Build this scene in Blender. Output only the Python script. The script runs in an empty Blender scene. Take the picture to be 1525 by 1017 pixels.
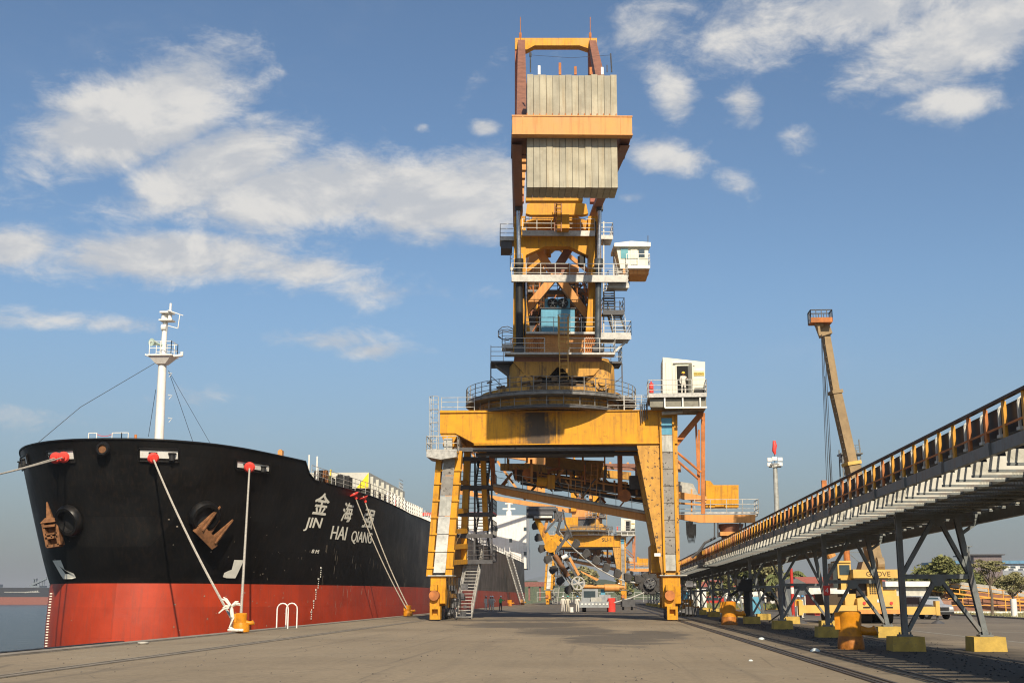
import bpy, math, random
from mathutils import Vector, Matrix
random.seed(7)
R = math.radians
scn = bpy.context.scene
col = scn.collection

# ------------------------------------------------------------------ camera
FPX = 1850.0
PITCH = math.atan(380 / FPX)
YAW = math.atan(.0701)
EYE = 1.65
cd = bpy.data.cameras.new('camera')
cd.sensor_width = 36; cd.lens = FPX / 1525 * 36
cd.clip_start = .1; cd.clip_end = 20000
cam = bpy.data.objects.new('camera', cd); col.objects.link(cam)
cam.location = (0, 0, EYE)
cam.rotation_euler = (R(90) + PITCH, 0, YAW)
scn.camera = cam

# ------------------------------------------------------------------ light
SUN = Vector((-.30, 1.28, -1.0)).normalized()        # the way the light travels
EL = math.asin(-SUN.z)
sl = bpy.data.lights.new('sun', 'SUN'); sl.energy = 5.0; sl.angle = R(.5); sl.color = (1, .87, .68)
so = bpy.data.objects.new('sun', sl); col.objects.link(so)
so.rotation_euler = SUN.to_track_quat('-Z', 'Y').to_euler()
scn.view_settings.view_transform = 'Standard'
scn.view_settings.look = 'None'
scn.view_settings.exposure = .32
scn.cycles.filter_width = 1.15
scn.view_settings.gamma = 1
scn.view_settings.use_curve_mapping = False

# pixel of the photograph -> point of the place (on plane y = Y)
cT, sT, cP, sP = math.cos(PITCH), math.sin(PITCH), math.cos(YAW), math.sin(YAW)
def ray(px, py):
    u = (px - 762.5) / FPX; v = (508.5 - py) / FPX
    return Vector((-sP * cT + u * cP + v * sP * sT, cP * cT + u * sP - v * cP * sT, sT + v * cT))
PY0 = 640.
def P(px, py, Y):
    if py == 0: py = PY0
    d = ray(px, py); t = Y / d.y
    return Vector((d.x * t, Y, EYE + d.z * t))
def G(px, py, z=0):
    d = ray(px, py); t = (z - EYE) / d.z
    return Vector((d.x * t, d.y * t, z))
def pix(p):
    x, y, z = p[0], p[1], p[2] - EYE
    a = x * cP + y * sP; b = -x * sP * cT + y * cP * cT + z * sT; c = x * sP * sT - y * cP * sT + z * cT
    return 762.5 + FPX * a / b, 508.5 - FPX * c / b

# ------------------------------------------------------------------ sky
world = bpy.data.worlds.new('World'); scn.world = world; world.use_nodes = True
nt = world.node_tree; N = nt.nodes; L = nt.links
for n in list(N): N.remove(n)
def nd(tree, typ, **kw):
    n = tree.nodes.new(typ)
    for k, v in kw.items(): setattr(n, k, v)
    return n
def mth(tree, op, a, b=None, c=None, clamp=False):
    n = nd(tree, 'ShaderNodeMath', operation=op, use_clamp=clamp)
    for i, x in enumerate((a, b, c)):
        if x is None: continue
        if isinstance(x, (int, float)): n.inputs[i].default_value = x
        else: tree.links.new(x, n.inputs[i])
    return n.outputs[0]
def noise(tree, vec, scale, detail=5, rough=.55, dist=0, w=None):
    n = nd(tree, 'ShaderNodeTexNoise')
    if w is not None:
        n.noise_dimensions = '4D'; n.inputs['W'].default_value = w
    if vec is not None: tree.links.new(vec, n.inputs['Vector'])
    n.inputs['Scale'].default_value = scale; n.inputs['Detail'].default_value = detail
    n.inputs['Roughness'].default_value = rough; n.inputs['Distortion'].default_value = dist
    return n.outputs['Fac']
def ramp(tree, fac, a, b, lo=0., hi=1.):
    n = nd(tree, 'ShaderNodeMapRange', interpolation_type='SMOOTHSTEP')
    tree.links.new(fac, n.inputs['Value'])
    n.inputs['From Min'].default_value = a; n.inputs['From Max'].default_value = b
    n.inputs['To Min'].default_value = lo; n.inputs['To Max'].default_value = hi
    return n.outputs[0]
def mix(tree, fac, a, b, typ='MIX'):
    n = nd(tree, 'ShaderNodeMix', data_type='RGBA', blend_type=typ)
    for s, x in ((n.inputs[0], fac), (n.inputs[6], a), (n.inputs[7], b)):
        if isinstance(x, (int, float)): s.default_value = x
        elif isinstance(x, tuple): s.default_value = tuple(x) + (1,) if len(x) == 3 else x
        else: tree.links.new(x, s)
    return n.outputs[2]

tc = nd(nt, 'ShaderNodeTexCoord')
sky = nd(nt, 'ShaderNodeTexSky', sky_type='NISHITA')
sky.sun_disc = False; sky.sun_elevation = EL; sky.sun_rotation = math.atan2(-SUN.x, -SUN.y)
sky.air_density = 1.0; sky.dust_density = 1.2; sky.ozone_density = 2.6; sky.altitude = 0
sep = nd(nt, 'ShaderNodeSeparateXYZ'); L.new(tc.outputs['Generated'], sep.inputs[0])
az = mth(nt, 'ARCTAN2', sep.outputs[0], sep.outputs[1])
el = mth(nt, 'ARCSINE', sep.outputs[2])
def azel(px, py):
    d = ray(px, py).normalized(); return math.atan2(d.x, d.y), math.asin(d.z)
# cloud banks: pixel centre in the photograph, half sizes in degrees, tilt, strength
BANKS = [(200, 175, 5.4, 2.1, -28, 1.3), (310, 255, 4.6, 1.6, -22, 1.2), (470, 290, 6.5, 1.7, -8, 1.25), (640, 300, 5.4, 1.9, 0, 1.2), (735, 270, 2.6, 1.4, 10, 1.0),
         (60, 250, 2.2, 1.2, 0, .7), (20, 370, 2.6, 1.0, -10, .95), (250, 385, 6.5, 1.3, -5, 1.1), (420, 400, 5, 1.0, 0, .85), (560, 430, 5, 1.0, 0, .6),
         (150, 480, 5, .55, 0, .6), (480, 505, 4, .6, 0, .55), (570, 522, 2.4, .5, 0, .6), (40, 480, 3, .4, 0, .5), (300, 140, 3, .7, -5, .55),
         (1230, 25, 8.5, 1.8, -4, 1.0), (1440, 50, 6, 2.2, -8, 1.0), (1340, 95, 5, 1.2, -12, .6), (1420, 150, 2.4, .9, 0, .85), (1000, 135, 1.6, 1.1, 60, .9), (985, 232, 2.2, .9, 10, .85), (1110, 160, 1.3, .9, 50, .8), (1190, 210, 1.4, 1.2, 50, .62),
         (940, 295, 1.0, .4, 0, .6), (720, 190, .9, .4, 0, .8), (628, 190, .6, .3, 0, .7), (700, 130, 2.4, .7, -50, .42), (960, 45, 2.0, 1.4, -30, .6), (1100, 275, 1.5, .7, 20, .5), (60, 620, 4, .7, 0, .45), (290, 590, 3.4, .7, 0, .5)]
acc = None
for (bx, by, rx, ry, tl, am) in BANKS:
    a0, e0 = azel(bx, by)
    ct, st_ = math.cos(R(-tl)), math.sin(R(-tl))
    dx = mth(nt, 'SUBTRACT', az, a0); dy = mth(nt, 'SUBTRACT', el, e0)
    u = mth(nt, 'ADD', mth(nt, 'MULTIPLY', dx, ct / R(rx)), mth(nt, 'MULTIPLY', dy, -st_ * -1 / R(rx)))
    v = mth(nt, 'ADD', mth(nt, 'MULTIPLY', dx, -st_ / R(ry)), mth(nt, 'MULTIPLY', dy, ct / R(ry)))
    r2 = mth(nt, 'ADD', mth(nt, 'MULTIPLY', u, u), mth(nt, 'MULTIPLY', v, v))
    g = mth(nt, 'MULTIPLY', mth(nt, 'EXPONENT', mth(nt, 'MULTIPLY', r2, -.9)), am)
    acc = g if acc is None else mth(nt, 'MAXIMUM', acc, g)
cv = nd(nt, 'ShaderNodeCombineXYZ'); L.new(az, cv.inputs[0]); L.new(mth(nt, 'MULTIPLY', el, 1.9), cv.inputs[1])
n1 = noise(nt, cv.outputs[0], 9, 10, .64, .35)
n2 = noise(nt, cv.outputs[0], 30, 8, .68, .5)
n3 = noise(nt, cv.outputs[0], 3.2, 3, .5)
nn = mth(nt, 'ADD', mth(nt, 'MULTIPLY', n1, .64), mth(nt, 'MULTIPLY', n2, .36))
out_fr = ramp(nt, mth(nt, 'ABSOLUTE', mth(nt, 'ADD', az, YAW)), .42, .6)          # beyond the view the clouds go on at random
out_up = ramp(nt, el, .5, .62)
bank = mth(nt, 'MAXIMUM', acc, mth(nt, 'MULTIPLY', mth(nt, 'MAXIMUM', out_fr, out_up), ramp(nt, n3, .5, .72, 0, .8)))
cover = mth(nt, 'ADD', mth(nt, 'MULTIPLY', bank, .66), mth(nt, 'MULTIPLY', mth(nt, 'SUBTRACT', nn, .5), 1.5))
dens = ramp(nt, cover, .17, .60, 0, .95)
thin = mth(nt, 'MULTIPLY', ramp(nt, n3, .45, .8), ramp(nt, nn, .45, .75, 0, .22))
dens = mth(nt, 'MAXIMUM', dens, thin)
low = ramp(nt, el, R(-1), R(13), .35, 1)
dens = mth(nt, 'MULTIPLY', dens, low)
# cloud tone: lit tops, greyer undersides
cvo = nd(nt, 'ShaderNodeVectorMath', operation='ADD'); L.new(cv.outputs[0], cvo.inputs[0]); cvo.inputs[1].default_value = (.012, .03, 0)
n1b = noise(nt, cvo.outputs[0], 9, 6, .55, .35)
shade = ramp(nt, mth(nt, 'SUBTRACT', n1, n1b), -.10, .12)
ccol = mix(nt, shade, (4.4, 4.55, 4.8), (6.1, 5.95, 5.7))
ccol = mix(nt, ramp(nt, el, R(2), R(11), .75, 0), ccol, (2.9, 2.85, 3.0))
# dull haze bank of the coast towards the horizon
hz = ramp(nt, el, R(-2), R(15), .85, 0)
skyc = mix(nt, 1.0, sky.outputs[0], (.82, .88, .90), 'MULTIPLY')
skyc = mix(nt, hz, skyc, (1.60, 1.69, 1.88))
fin = mix(nt, dens, skyc, ccol)
bg = nd(nt, 'ShaderNodeBackground'); L.new(fin, bg.inputs[0]); bg.inputs[1].default_value = .1
wo = nd(nt, 'ShaderNodeOutputWorld'); L.new(bg.outputs[0], wo.inputs[0])

# ------------------------------------------------------------------ materials
MATS = {}
def mat(name, c, rough=.6, metal=0., var=.18, vs=1.5, dirt=0., dirtc=(.06, .045, .035), streak=0., streakc=(.16, .07, .03), bump=0., bs=30, spots=0., spec=.28, wear=None, plates=0., dusty=False):
    m = bpy.data.materials.new(name); m.use_nodes = True
    t = m.node_tree; b = t.nodes['Principled BSDF']
    tcn = nd(t, 'ShaderNodeTexCoord'); o = tcn.outputs['Object']
    n = noise(t, o, vs, 6, .6)
    dark = tuple(x * (1 - var) for x in c); light = tuple(min(1, x * (1 + var)) for x in c)
    cc = mix(t, ramp(t, n, .3, .7), dark, light)
    if dirt:
        d = noise(t, o, vs * 2.7, 9, .7, .4, w=3.1)
        cc = mix(t, mth(t, 'MULTIPLY', ramp(t, d, .5, .72), dirt), cc, dirtc)
    if streak:
        mp = nd(t, 'ShaderNodeMapping'); t.links.new(o, mp.inputs[0]); mp.inputs['Scale'].default_value = (3.2, 3.2, .22)
        s = noise(t, mp.outputs[0], 1.6, 6, .65, .1)
        cc = mix(t, mth(t, 'MULTIPLY', ramp(t, s, .46, .70), streak), cc, streakc)
    if dusty:
        sy = nd(t, 'ShaderNodeSeparateXYZ'); t.links.new(o, sy.inputs[0])
        cc = mix(t, mth(t, 'MULTIPLY', ramp(t, sy.outputs[1], 25, 120), ramp(t, noise(t, o, .5, 8, .65, w=5.), .3, .6, .5, 1)), cc, (.062, .045, .035))
    if plates:
        sx = nd(t, 'ShaderNodeSeparateXYZ'); t.links.new(o, sx.inputs[0]); cb_ = nd(t, 'ShaderNodeCombineXYZ')
        t.links.new(sx.outputs[1], cb_.inputs[0]); t.links.new(sx.outputs[2], cb_.inputs[1])
        bk = nd(t, 'ShaderNodeTexBrick'); t.links.new(cb_.outputs[0], bk.inputs[0]); bk.inputs['Scale'].default_value = 1
        bk.inputs['Brick Width'].default_value = 6.5; bk.inputs['Row Height'].default_value = 2.1; bk.inputs['Mortar Size'].default_value = .012; bk.inputs['Mortar Smooth'].default_value = .3
        bk.inputs['Color1'].default_value = (1 - plates,) * 3 + (1,); bk.inputs['Color2'].default_value = (1 + plates,) * 3 + (1,); bk.inputs['Mortar'].default_value = (1 - plates * 2.2,) * 3 + (1,)
        cc = mix(t, 1.0, cc, bk.outputs[0], 'MULTIPLY')
        wb = noise(t, o, .55, 3, .5); hb = noise(t, o, 2.2, 3, .5)
        bp = nd(t, 'ShaderNodeBump'); bp.inputs['Strength'].default_value = .22; bp.inputs['Distance'].default_value = .12
        t.links.new(mth(t, 'ADD', mth(t, 'ADD', wb, mth(t, 'MULTIPLY', hb, .25)), mth(t, 'MULTIPLY', bk.outputs['Fac'], -.3)), bp.inputs['Height']); t.links.new(bp.outputs[0], b.inputs['Normal'])
    if spots:
        s = noise(t, o, 5.2, 3, .5, .3, w=8.)
        cc = mix(t, mth(t, 'MULTIPLY', ramp(t, s, .60, .64), spots), cc, (.05, .04, .035))
    t.links.new(cc, b.inputs['Base Color'])
    rr = ramp(t, n, .2, .8, max(.05, rough - .12), min(1, rough + .12)); t.links.new(rr, b.inputs['Roughness'])
    b.inputs['Metallic'].default_value = metal
    b.inputs['Specular IOR Level'].default_value = spec
    if bump:
        bn = noise(t, o, bs, 6, .6); bp = nd(t, 'ShaderNodeBump'); bp.inputs['Strength'].default_value = bump; bp.inputs['Distance'].default_value = .03
        t.links.new(bn, bp.inputs['Height']); t.links.new(bp.outputs[0], b.inputs['Normal'])
    MATS[name] = m
    return m
yellow = mat('yellow_paint', (.60, .28, .012), .55, dirt=.72, dirtc=(.26, .12, .025), streak=.5, streakc=(.20, .09, .03), vs=.8, var=.1)
yspot = mat('speckled_yellow_paint', (.52, .27, .05), .6, dirt=.6, dirtc=(.33, .18, .07), spots=.9, streak=.3, vs=1.2)
orange = mat('faded_orange_paint', (.60, .28, .08), .55, dirt=.35, dirtc=(.4, .17, .05), streak=.5, streakc=(.35, .13, .04), vs=.7, var=.1)
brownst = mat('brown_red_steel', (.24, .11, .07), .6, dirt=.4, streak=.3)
rusty = mat('rusty_orange_steel', (.42, .15, .045), .7, dirt=.5, dirtc=(.16, .06, .03), var=.3)
gsteel = mat('galvanised_steel', (.40, .39, .36), .5, .35, dirt=.5, dirtc=(.12, .11, .10), vs=3, var=.2)
dsteel = mat('sooty_steel', (.085, .085, .09), .6, .2, dirt=.5, dirtc=(.03, .03, .03), vs=3)
csteel = mat('conveyor_grey_steel', (.15, .165, .165), .5, .1, dirt=.5, dirtc=(.05, .05, .05), streak=.3, vs=2)
plate = mat('dusty_grey_plate', (.42, .42, .38), .55, .3, dirt=.6, dirtc=(.2, .19, .16), vs=1.3, streak=.4, streakc=(.15, .14, .12))
platespot = mat('sooty_speckled_plate', (.25, .235, .21), .65, .1, dirt=.5, spots=.9, vs=1.3)
concrete = mat('ballast_concrete', (.40, .365, .27), .85, dirt=.35, dirtc=(.27, .24, .18), streak=.4, streakc=(.27, .18, .09), vs=.9, bump=.25, bs=9)
concrete2 = mat('greyer_ballast_concrete', (.35, .325, .25), .85, dirt=.4, dirtc=(.25, .235, .19), streak=.35, streakc=(.25, .19, .12), vs=.9, bump=.25, bs=9)
blackp = mat('black_rubber', (.02, .02, .02), .6, var=.3)
chrome = mat('cylinder_rod', (.45, .46, .47), .25, .9)
black_hull = mat('black_hull_paint', (.006, .006, .006), .45, var=.35, vs=.35, dirt=.5, dirtc=(.015, .013, .012), spec=.25, streak=.35, streakc=(.028, .018, .012), plates=.3, dusty=True)
red_hull = mat('red_boot_paint', (.34, .034, .009), .5, var=.16, vs=.3, dirt=.45, dirtc=(.22, .03, .016), streak=.45, streakc=(.20, .045, .025), spec=.35, plates=.10)
white = mat('white_paint', (.74, .73, .68), .5, var=.05, dirt=.25, dirtc=(.5, .46, .4), streak=.3, streakc=(.5, .38, .25), spec=.4)
letter = mat('ivory_lettering', (.78, .76, .66), .6, var=.06)
cream = mat('cream_cabin_paint', (.70, .68, .56), .5, var=.05, dirt=.2, dirtc=(.5, .46, .36), streak=.25, streakc=(.45, .4, .28))
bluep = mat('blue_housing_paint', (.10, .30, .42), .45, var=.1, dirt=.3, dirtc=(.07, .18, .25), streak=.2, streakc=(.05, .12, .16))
redp = mat('red_plastic', (.72, .06, .045), .45, var=.1)
rope = mat('mooring_rope', (.44, .40, .33), .9, var=.25, vs=9)
cable = mat('thin_wire', (.04, .04, .04), .6)
rust = mat('anchor_rust', (.19, .085, .035), .85, var=.35, vs=2.5, dirt=.5, bump=.4, bs=12)
glass = mat('dark_glass', (.03, .05, .06), .08, .0, var=.1, spec=.9)
tealglass = mat('teal_glass', (.12, .33, .36), .1, .0, var=.1, spec=.9)
sheet = mat('white_corrugated_sheet', (.42, .41, .36), .6, var=.12, dirt=.4, dirtc=(.3, .28, .24), vs=2)
footc = mat('yellow_footing_paint', (.46, .31, .07), .8, dirt=.7, dirtc=(.23, .18, .09), vs=2.2, var=.2, bump=.3, bs=15)
hatchg = mat('hatch_grey_paint', (.50, .50, .44), .6, dirt=.3, dirtc=(.35, .33, .27), var=.08)
craney = mat('mobile_crane_yellow', (.58, .37, .10), .5, dirt=.3, dirtc=(.42, .27, .1), var=.08)
boomt = mat('weathered_boom_tan', (.27, .19, .10), .6, dirt=.4, var=.15)
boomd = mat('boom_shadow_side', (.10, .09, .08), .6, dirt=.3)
silver = mat('silver_car_paint', (.42, .43, .44), .3, .5, var=.05)
tyre = mat('tyre_rubber', (.022, .021, .02), .85)
cloth_w = mat('pale_overalls', (.60, .57, .50), .9, var=.1)
cloth_g = mat('green_vest', (.08, .42, .12), .8)
cloth_d = mat('dark_overalls', (.035, .04, .05), .9)
cloth_o = mat('orange_vest', (.75, .33, .04), .8)
skin = mat('skin', (.30, .16, .10), .6)
hat_w = mat('white_helmet', (.75, .75, .72), .35)
hat_y = mat('yellow_helmet', (.75, .5, .06), .35)
hat_b = mat('blue_helmet', (.05, .18, .36), .35)
bark = mat('bark', (.14, .11, .08), .9, var=.25)
roofr = mat('red_roof', (.33, .10, .07), .7, var=.12)
wallw = mat('white_wall', (.66, .65, .60), .8, dirt=.2, dirtc=(.5, .47, .4))
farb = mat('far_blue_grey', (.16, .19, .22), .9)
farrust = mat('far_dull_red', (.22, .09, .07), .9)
orrail = mat('orange_rail_paint', (.62, .30, .05), .6)
redpipe = mat('red_pole_paint', (.45, .04, .03), .5)
greym = mat('machine_grey', (.27, .29, .30), .5, dirt=.3)
bollp = mat('bollard_yellow', (.56, .22, .01), .4, dirt=.7, dirtc=(.25, .08, .02), vs=2.6, var=.15, bump=.4, bs=8)
kerbm = mat('quay_edge_concrete', (.24, .21, .17), .9, dirt=.6, dirtc=(.14, .12, .10), vs=1.2, bump=.3)
railst = mat('rail_steel', (.10, .085, .075), .45, .6, dirt=.4)
def leafmat(name, c1, c2):
    m = bpy.data.materials.new(name); m.use_nodes = True; t = m.node_tree; b = t.nodes['Principled BSDF']
    tcn = nd(t, 'ShaderNodeTexCoord')
    cc = mix(t, ramp(t, noise(t, tcn.outputs['Object'], .9, 4, .6), .35, .65), c1, c2)
    t.links.new(cc, b.inputs['Base Color']); b.inputs['Roughness'].default_value = .7; b.inputs['Specular IOR Level'].default_value = .2
    return m
leaf_a = leafmat('olive_leaves', (.10, .115, .035), (.20, .20, .075))
leaf_b = leafmat('dry_green_leaves', (.15, .145, .06), (.26, .24, .12))
leaf_p = leafmat('palm_leaves', (.10, .12, .04), (.19, .20, .08))

# ------------------------------------------------------------------ mesh helpers
class MB:
    def __init__(s): s.v = []; s.f = []
    def add(s, vs, fs):
        o = len(s.v); s.v += [tuple(x) for x in vs]; s.f += [tuple(i + o for i in f) for f in fs]; return s
    def hexa(s, p): return s.add(p, [(0, 3, 2, 1), (4, 5, 6, 7), (0, 1, 5, 4), (1, 2, 6, 5), (2, 3, 7, 6), (3, 0, 4, 7)])
    def box(s, x0, x1, y0, y1, z0, z1):
        return s.hexa([(x0, y0, z0), (x1, y0, z0), (x1, y1, z0), (x0, y1, z0), (x0, y0, z1), (x1, y0, z1), (x1, y1, z1), (x0, y1, z1)])
    def beam(s, p, q, w, h=None, up=(0, 0, 1)):
        h = h or w; p = Vector(p); q = Vector(q); d = q - p
        if d.length < 1e-6: return s
        d.normalize(); u = Vector(up)
        if abs(d.dot(u)) > .96: u = Vector((0, 1, 0)) if abs(d.y) < .9 else Vector((1, 0, 0))
        r = d.cross(u).normalized(); u = r.cross(d).normalized(); r = r * w / 2; u = u * h / 2
        return s.hexa([p - r - u, p + r - u, p + r + u, p - r + u, q - r - u, q + r - u, q + r + u, q - r + u])
    def tube(s, p, q, r, n=10, r2=None, cap=True):
        p = Vector(p); q = Vector(q); r2 = r if r2 is None else r2; d = (q - p).normalized()
        u = Vector((0, 0, 1)) if abs(d.z) < .9 else Vector((1, 0, 0)); a = d.cross(u).normalized(); b = d.cross(a)
        vs = []
        for c, rr in ((p, r), (q, r2)):
            for i in range(n):
                t = 2 * math.pi * i / n; vs.append(c + a * (rr * math.cos(t)) + b * (rr * math.sin(t)))
        fs = [(i, i + n, (i + 1) % n + n, (i + 1) % n) for i in range(n)]
        if cap: fs += [tuple(range(n)), tuple(range(2 * n - 1, n - 1, -1))]
        return s.add(vs, fs)
    def path(s, pts, r, n=6):
        pts = [Vector(x) for x in pts]; vs = []
        for i, p in enumerate(pts):
            d = (pts[min(i + 1, len(pts) - 1)] - pts[max(i - 1, 0)]).normalized()
            u = Vector((0, 0, 1)) if abs(d.z) < .9 else Vector((0, 1, 0)); a = d.cross(u).normalized(); b = d.cross(a)
            rr = r[i] if isinstance(r, (list, tuple)) else r
            for k in range(n):
                t = 2 * math.pi * k / n; vs.append(p + a * (rr * math.cos(t)) + b * (rr * math.sin(t)))
        fs = []
        for i in range(len(pts) - 1):
            for k in range(n): fs.append((i * n + k, (i + 1) * n + k, (i + 1) * n + (k + 1) % n, i * n + (k + 1) % n))
        fs += [tuple(range(n)), tuple(range(len(vs) - 1, len(vs) - 1 - n, -1))]
        return s.add(vs, fs)
    def prism(s, poly, y0, y1):                       # polygon in (x, z) pushed along y
        n = len(poly); vs = [(x, y0, z) for x, z in poly] + [(x, y1, z) for x, z in poly]
        fs = [(i, (i + 1) % n, (i + 1) % n + n, i + n) for i in range(n)] + [tuple(range(n - 1, -1, -1)), tuple(range(n, 2 * n))]
        return s.add(vs, fs)
    def prismx(s, poly, x0, x1):                      # polygon in (y, z) pushed along x
        n = len(poly); vs = [(x0, y, z) for y, z in poly] + [(x1, y, z) for y, z in poly]
        fs = [(i, (i + 1) % n, (i + 1) % n + n, i + n) for i in range(n)] + [tuple(range(n - 1, -1, -1)), tuple(range(n, 2 * n))]
        return s.add(vs, fs)
    def lathe(s, prof, c=(0, 0, 0), n=32, a0=0, a1=360):
        full = a1 - a0 >= 360; m = n if full else n + 1; vs = []
        for r, z in prof:
            for i in range(m):
                t = R(a0 + (a1 - a0) * i / n); vs.append((c[0] + r * math.cos(t), c[1] + r * math.sin(t), c[2] + z))
        fs = []
        for j in range(len(prof) - 1):
            for i in range(n): fs.append((j * m + i, j * m + (i + 1) % m, (j + 1) * m + (i + 1) % m, (j + 1) * m + i))
        return s.add(vs, fs)
    def rail(s, pts, h=1.1, sp=1.5, w=.05, lv=(1.08, .72, .36), toe=False):
        for a, b in zip(pts[:-1], pts[1:]):
            a = Vector(a); b = Vector(b); n = max(1, round((b - a).length / sp))
            for i in range(n + 1):
                p = a.lerp(b, i / n); s.beam(p, p + Vector((0, 0, h)), w)
            for l in lv: s.beam(a + Vector((0, 0, l)), b + Vector((0, 0, l)), w * .85)
            if toe: s.beam(a + Vector((0, 0, .08)), b + Vector((0, 0, .08)), .02, .15)
        return s
    def ladder(s, p, q, w=.5, ax=(1, 0, 0), cage=False, out=(0, -1, 0)):
        p = Vector(p); q = Vector(q); a = Vector(ax) * w / 2
        s.beam(p - a, q - a, .06); s.beam(p + a, q + a, .06)
        n = int((q - p).length / .32)
        for i in range(n): c = p.lerp(q, (i + .5) / n); s.beam(c - a, c + a, .035)
        if cage:
            o = Vector(out) * .7; m = max(2, int((q - p).length / .9))
            for i in range(1, m + 1):
                c = p.lerp(q, i / m); s.path([c - a, c - a * 1.2 + o * .7, c + o, c + a * 1.2 + o * .7, c + a], .025, 4)
            for k in (-1.2, 0, 1.2): s.beam(p.lerp(q, .1) + a * k + o * (.7 if k else 1), q + a * k + o * (.7 if k else 1), .03)
        return s
    def mesh(s, name, origin=(0, 0, 0), smooth=False):
        me = bpy.data.meshes.new(name); o = origin
        me.from_pydata([(x - o[0], y - o[1], z - o[2]) for x, y, z in s.v], [], s.f)
        me.update()
        if smooth:
            me.polygons.foreach_set('use_smooth', [True] * len(me.polygons))
            me.set_sharp_from_angle(angle=R(38))
        return me
def tagx(o, label=None, cat=None, group=None, kind=None):
    for k, v in (('label', label), ('category', cat), ('group', group), ('kind', kind)):
        if v: o[k] = v
    return o
def link(name, me, parent=None, loc=(0, 0, 0), rot=(0, 0, 0), m=None, scale=None):
    o = bpy.data.objects.new(name, me); col.objects.link(o); o.location = loc; o.rotation_euler = rot
    if scale: o.scale = scale
    if parent: o.parent = parent
    if m is not None and me is not None and not me.materials: me.materials.append(m)
    return o
def empty(name, loc, label, cat, group=None, rz=0):
    return tagx(link(name, None, None, loc, (0, 0, rz)), label, cat, group)
def part(name, mb, m, parent, origin=(0, 0, 0), smooth=False, loc=(0, 0, 0), rot=(0, 0, 0)):
    return link(name, mb.mesh(name, origin, smooth), parent, loc, rot, m)
def solo(name, mb, m, label, cat, group=None, smooth=False, origin=(0, 0, 0), kind=None):
    o = link(name, mb.mesh(name, origin, smooth), None, origin, (0, 0, 0), m)
    return tagx(o, label, cat, group, kind)
def copy_tree(o, parent=None):
    c = o.copy(); col.objects.link(c); c.parent = parent
    for ch in list(o.children): copy_tree(ch, c)
    return c
def text_mesh(s, size=1, ext=0., shear=0., align='LEFT', res=3, off=0.):
    cu = bpy.data.curves.new('text', 'FONT'); cu.body = s; cu.size = size; cu.extrude = ext; cu.shear = shear; cu.align_x = align; cu.resolution_u = res; cu.offset = off
    o = bpy.data.objects.new('text', cu); col.objects.link(o)
    dg = bpy.context.evaluated_depsgraph_get(); me = bpy.data.meshes.new_from_object(o.evaluated_get(dg))
    bpy.data.objects.remove(o); return me
def explode(o):
    """give each loose piece of a part its own object"""
    me = o.data; n = len(me.vertices); par = list(range(n))
    def find(a):
        while par[a] != a: par[a] = par[par[a]]; a = par[a]
        return a
    for p in me.polygons:
        v = p.vertices
        for i in v[1:]:
            a, b = find(v[0]), find(i)
            if a != b: par[b] = a
    isl = {}
    for p in me.polygons: isl.setdefault(find(p.vertices[0]), []).append(tuple(p.vertices))
    if len(isl) < 2 or len(isl) > 250: return [o]
    out = []; co = [tuple(v.co) for v in me.vertices]; sm_ = any(p.use_smooth for p in me.polygons)
    for fs in isl.values():
        ids = sorted({i for f in fs for i in f}); mp = {k: j for j, k in enumerate(ids)}
        m2 = bpy.data.meshes.new(me.name); m2.from_pydata([co[i] for i in ids], [], [[mp[i] for i in f] for f in fs]); m2.update()
        if sm_: m2.polygons.foreach_set('use_smooth', [True] * len(fs)); m2.set_sharp_from_angle(angle=R(38))
        for m in me.materials: m2.materials.append(m)
        c = o.copy(); c.data = m2; col.objects.link(c); out.append(c)
    return out
def explode_named(root, names):
    for o in list(root.children_recursive):
        if o.type == 'MESH' and o.name.split('.')[0] in names and not o.children:
            r = explode(o)
            if len(r) > 1:
                if o in UP: UP.remove(o); UP.extend(r)
                bpy.data.objects.remove(o)
UP = []
def sub2(p, o): return Vector((p[0] - o[0], p[1] - o[1], p[2] - o[2]))

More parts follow.
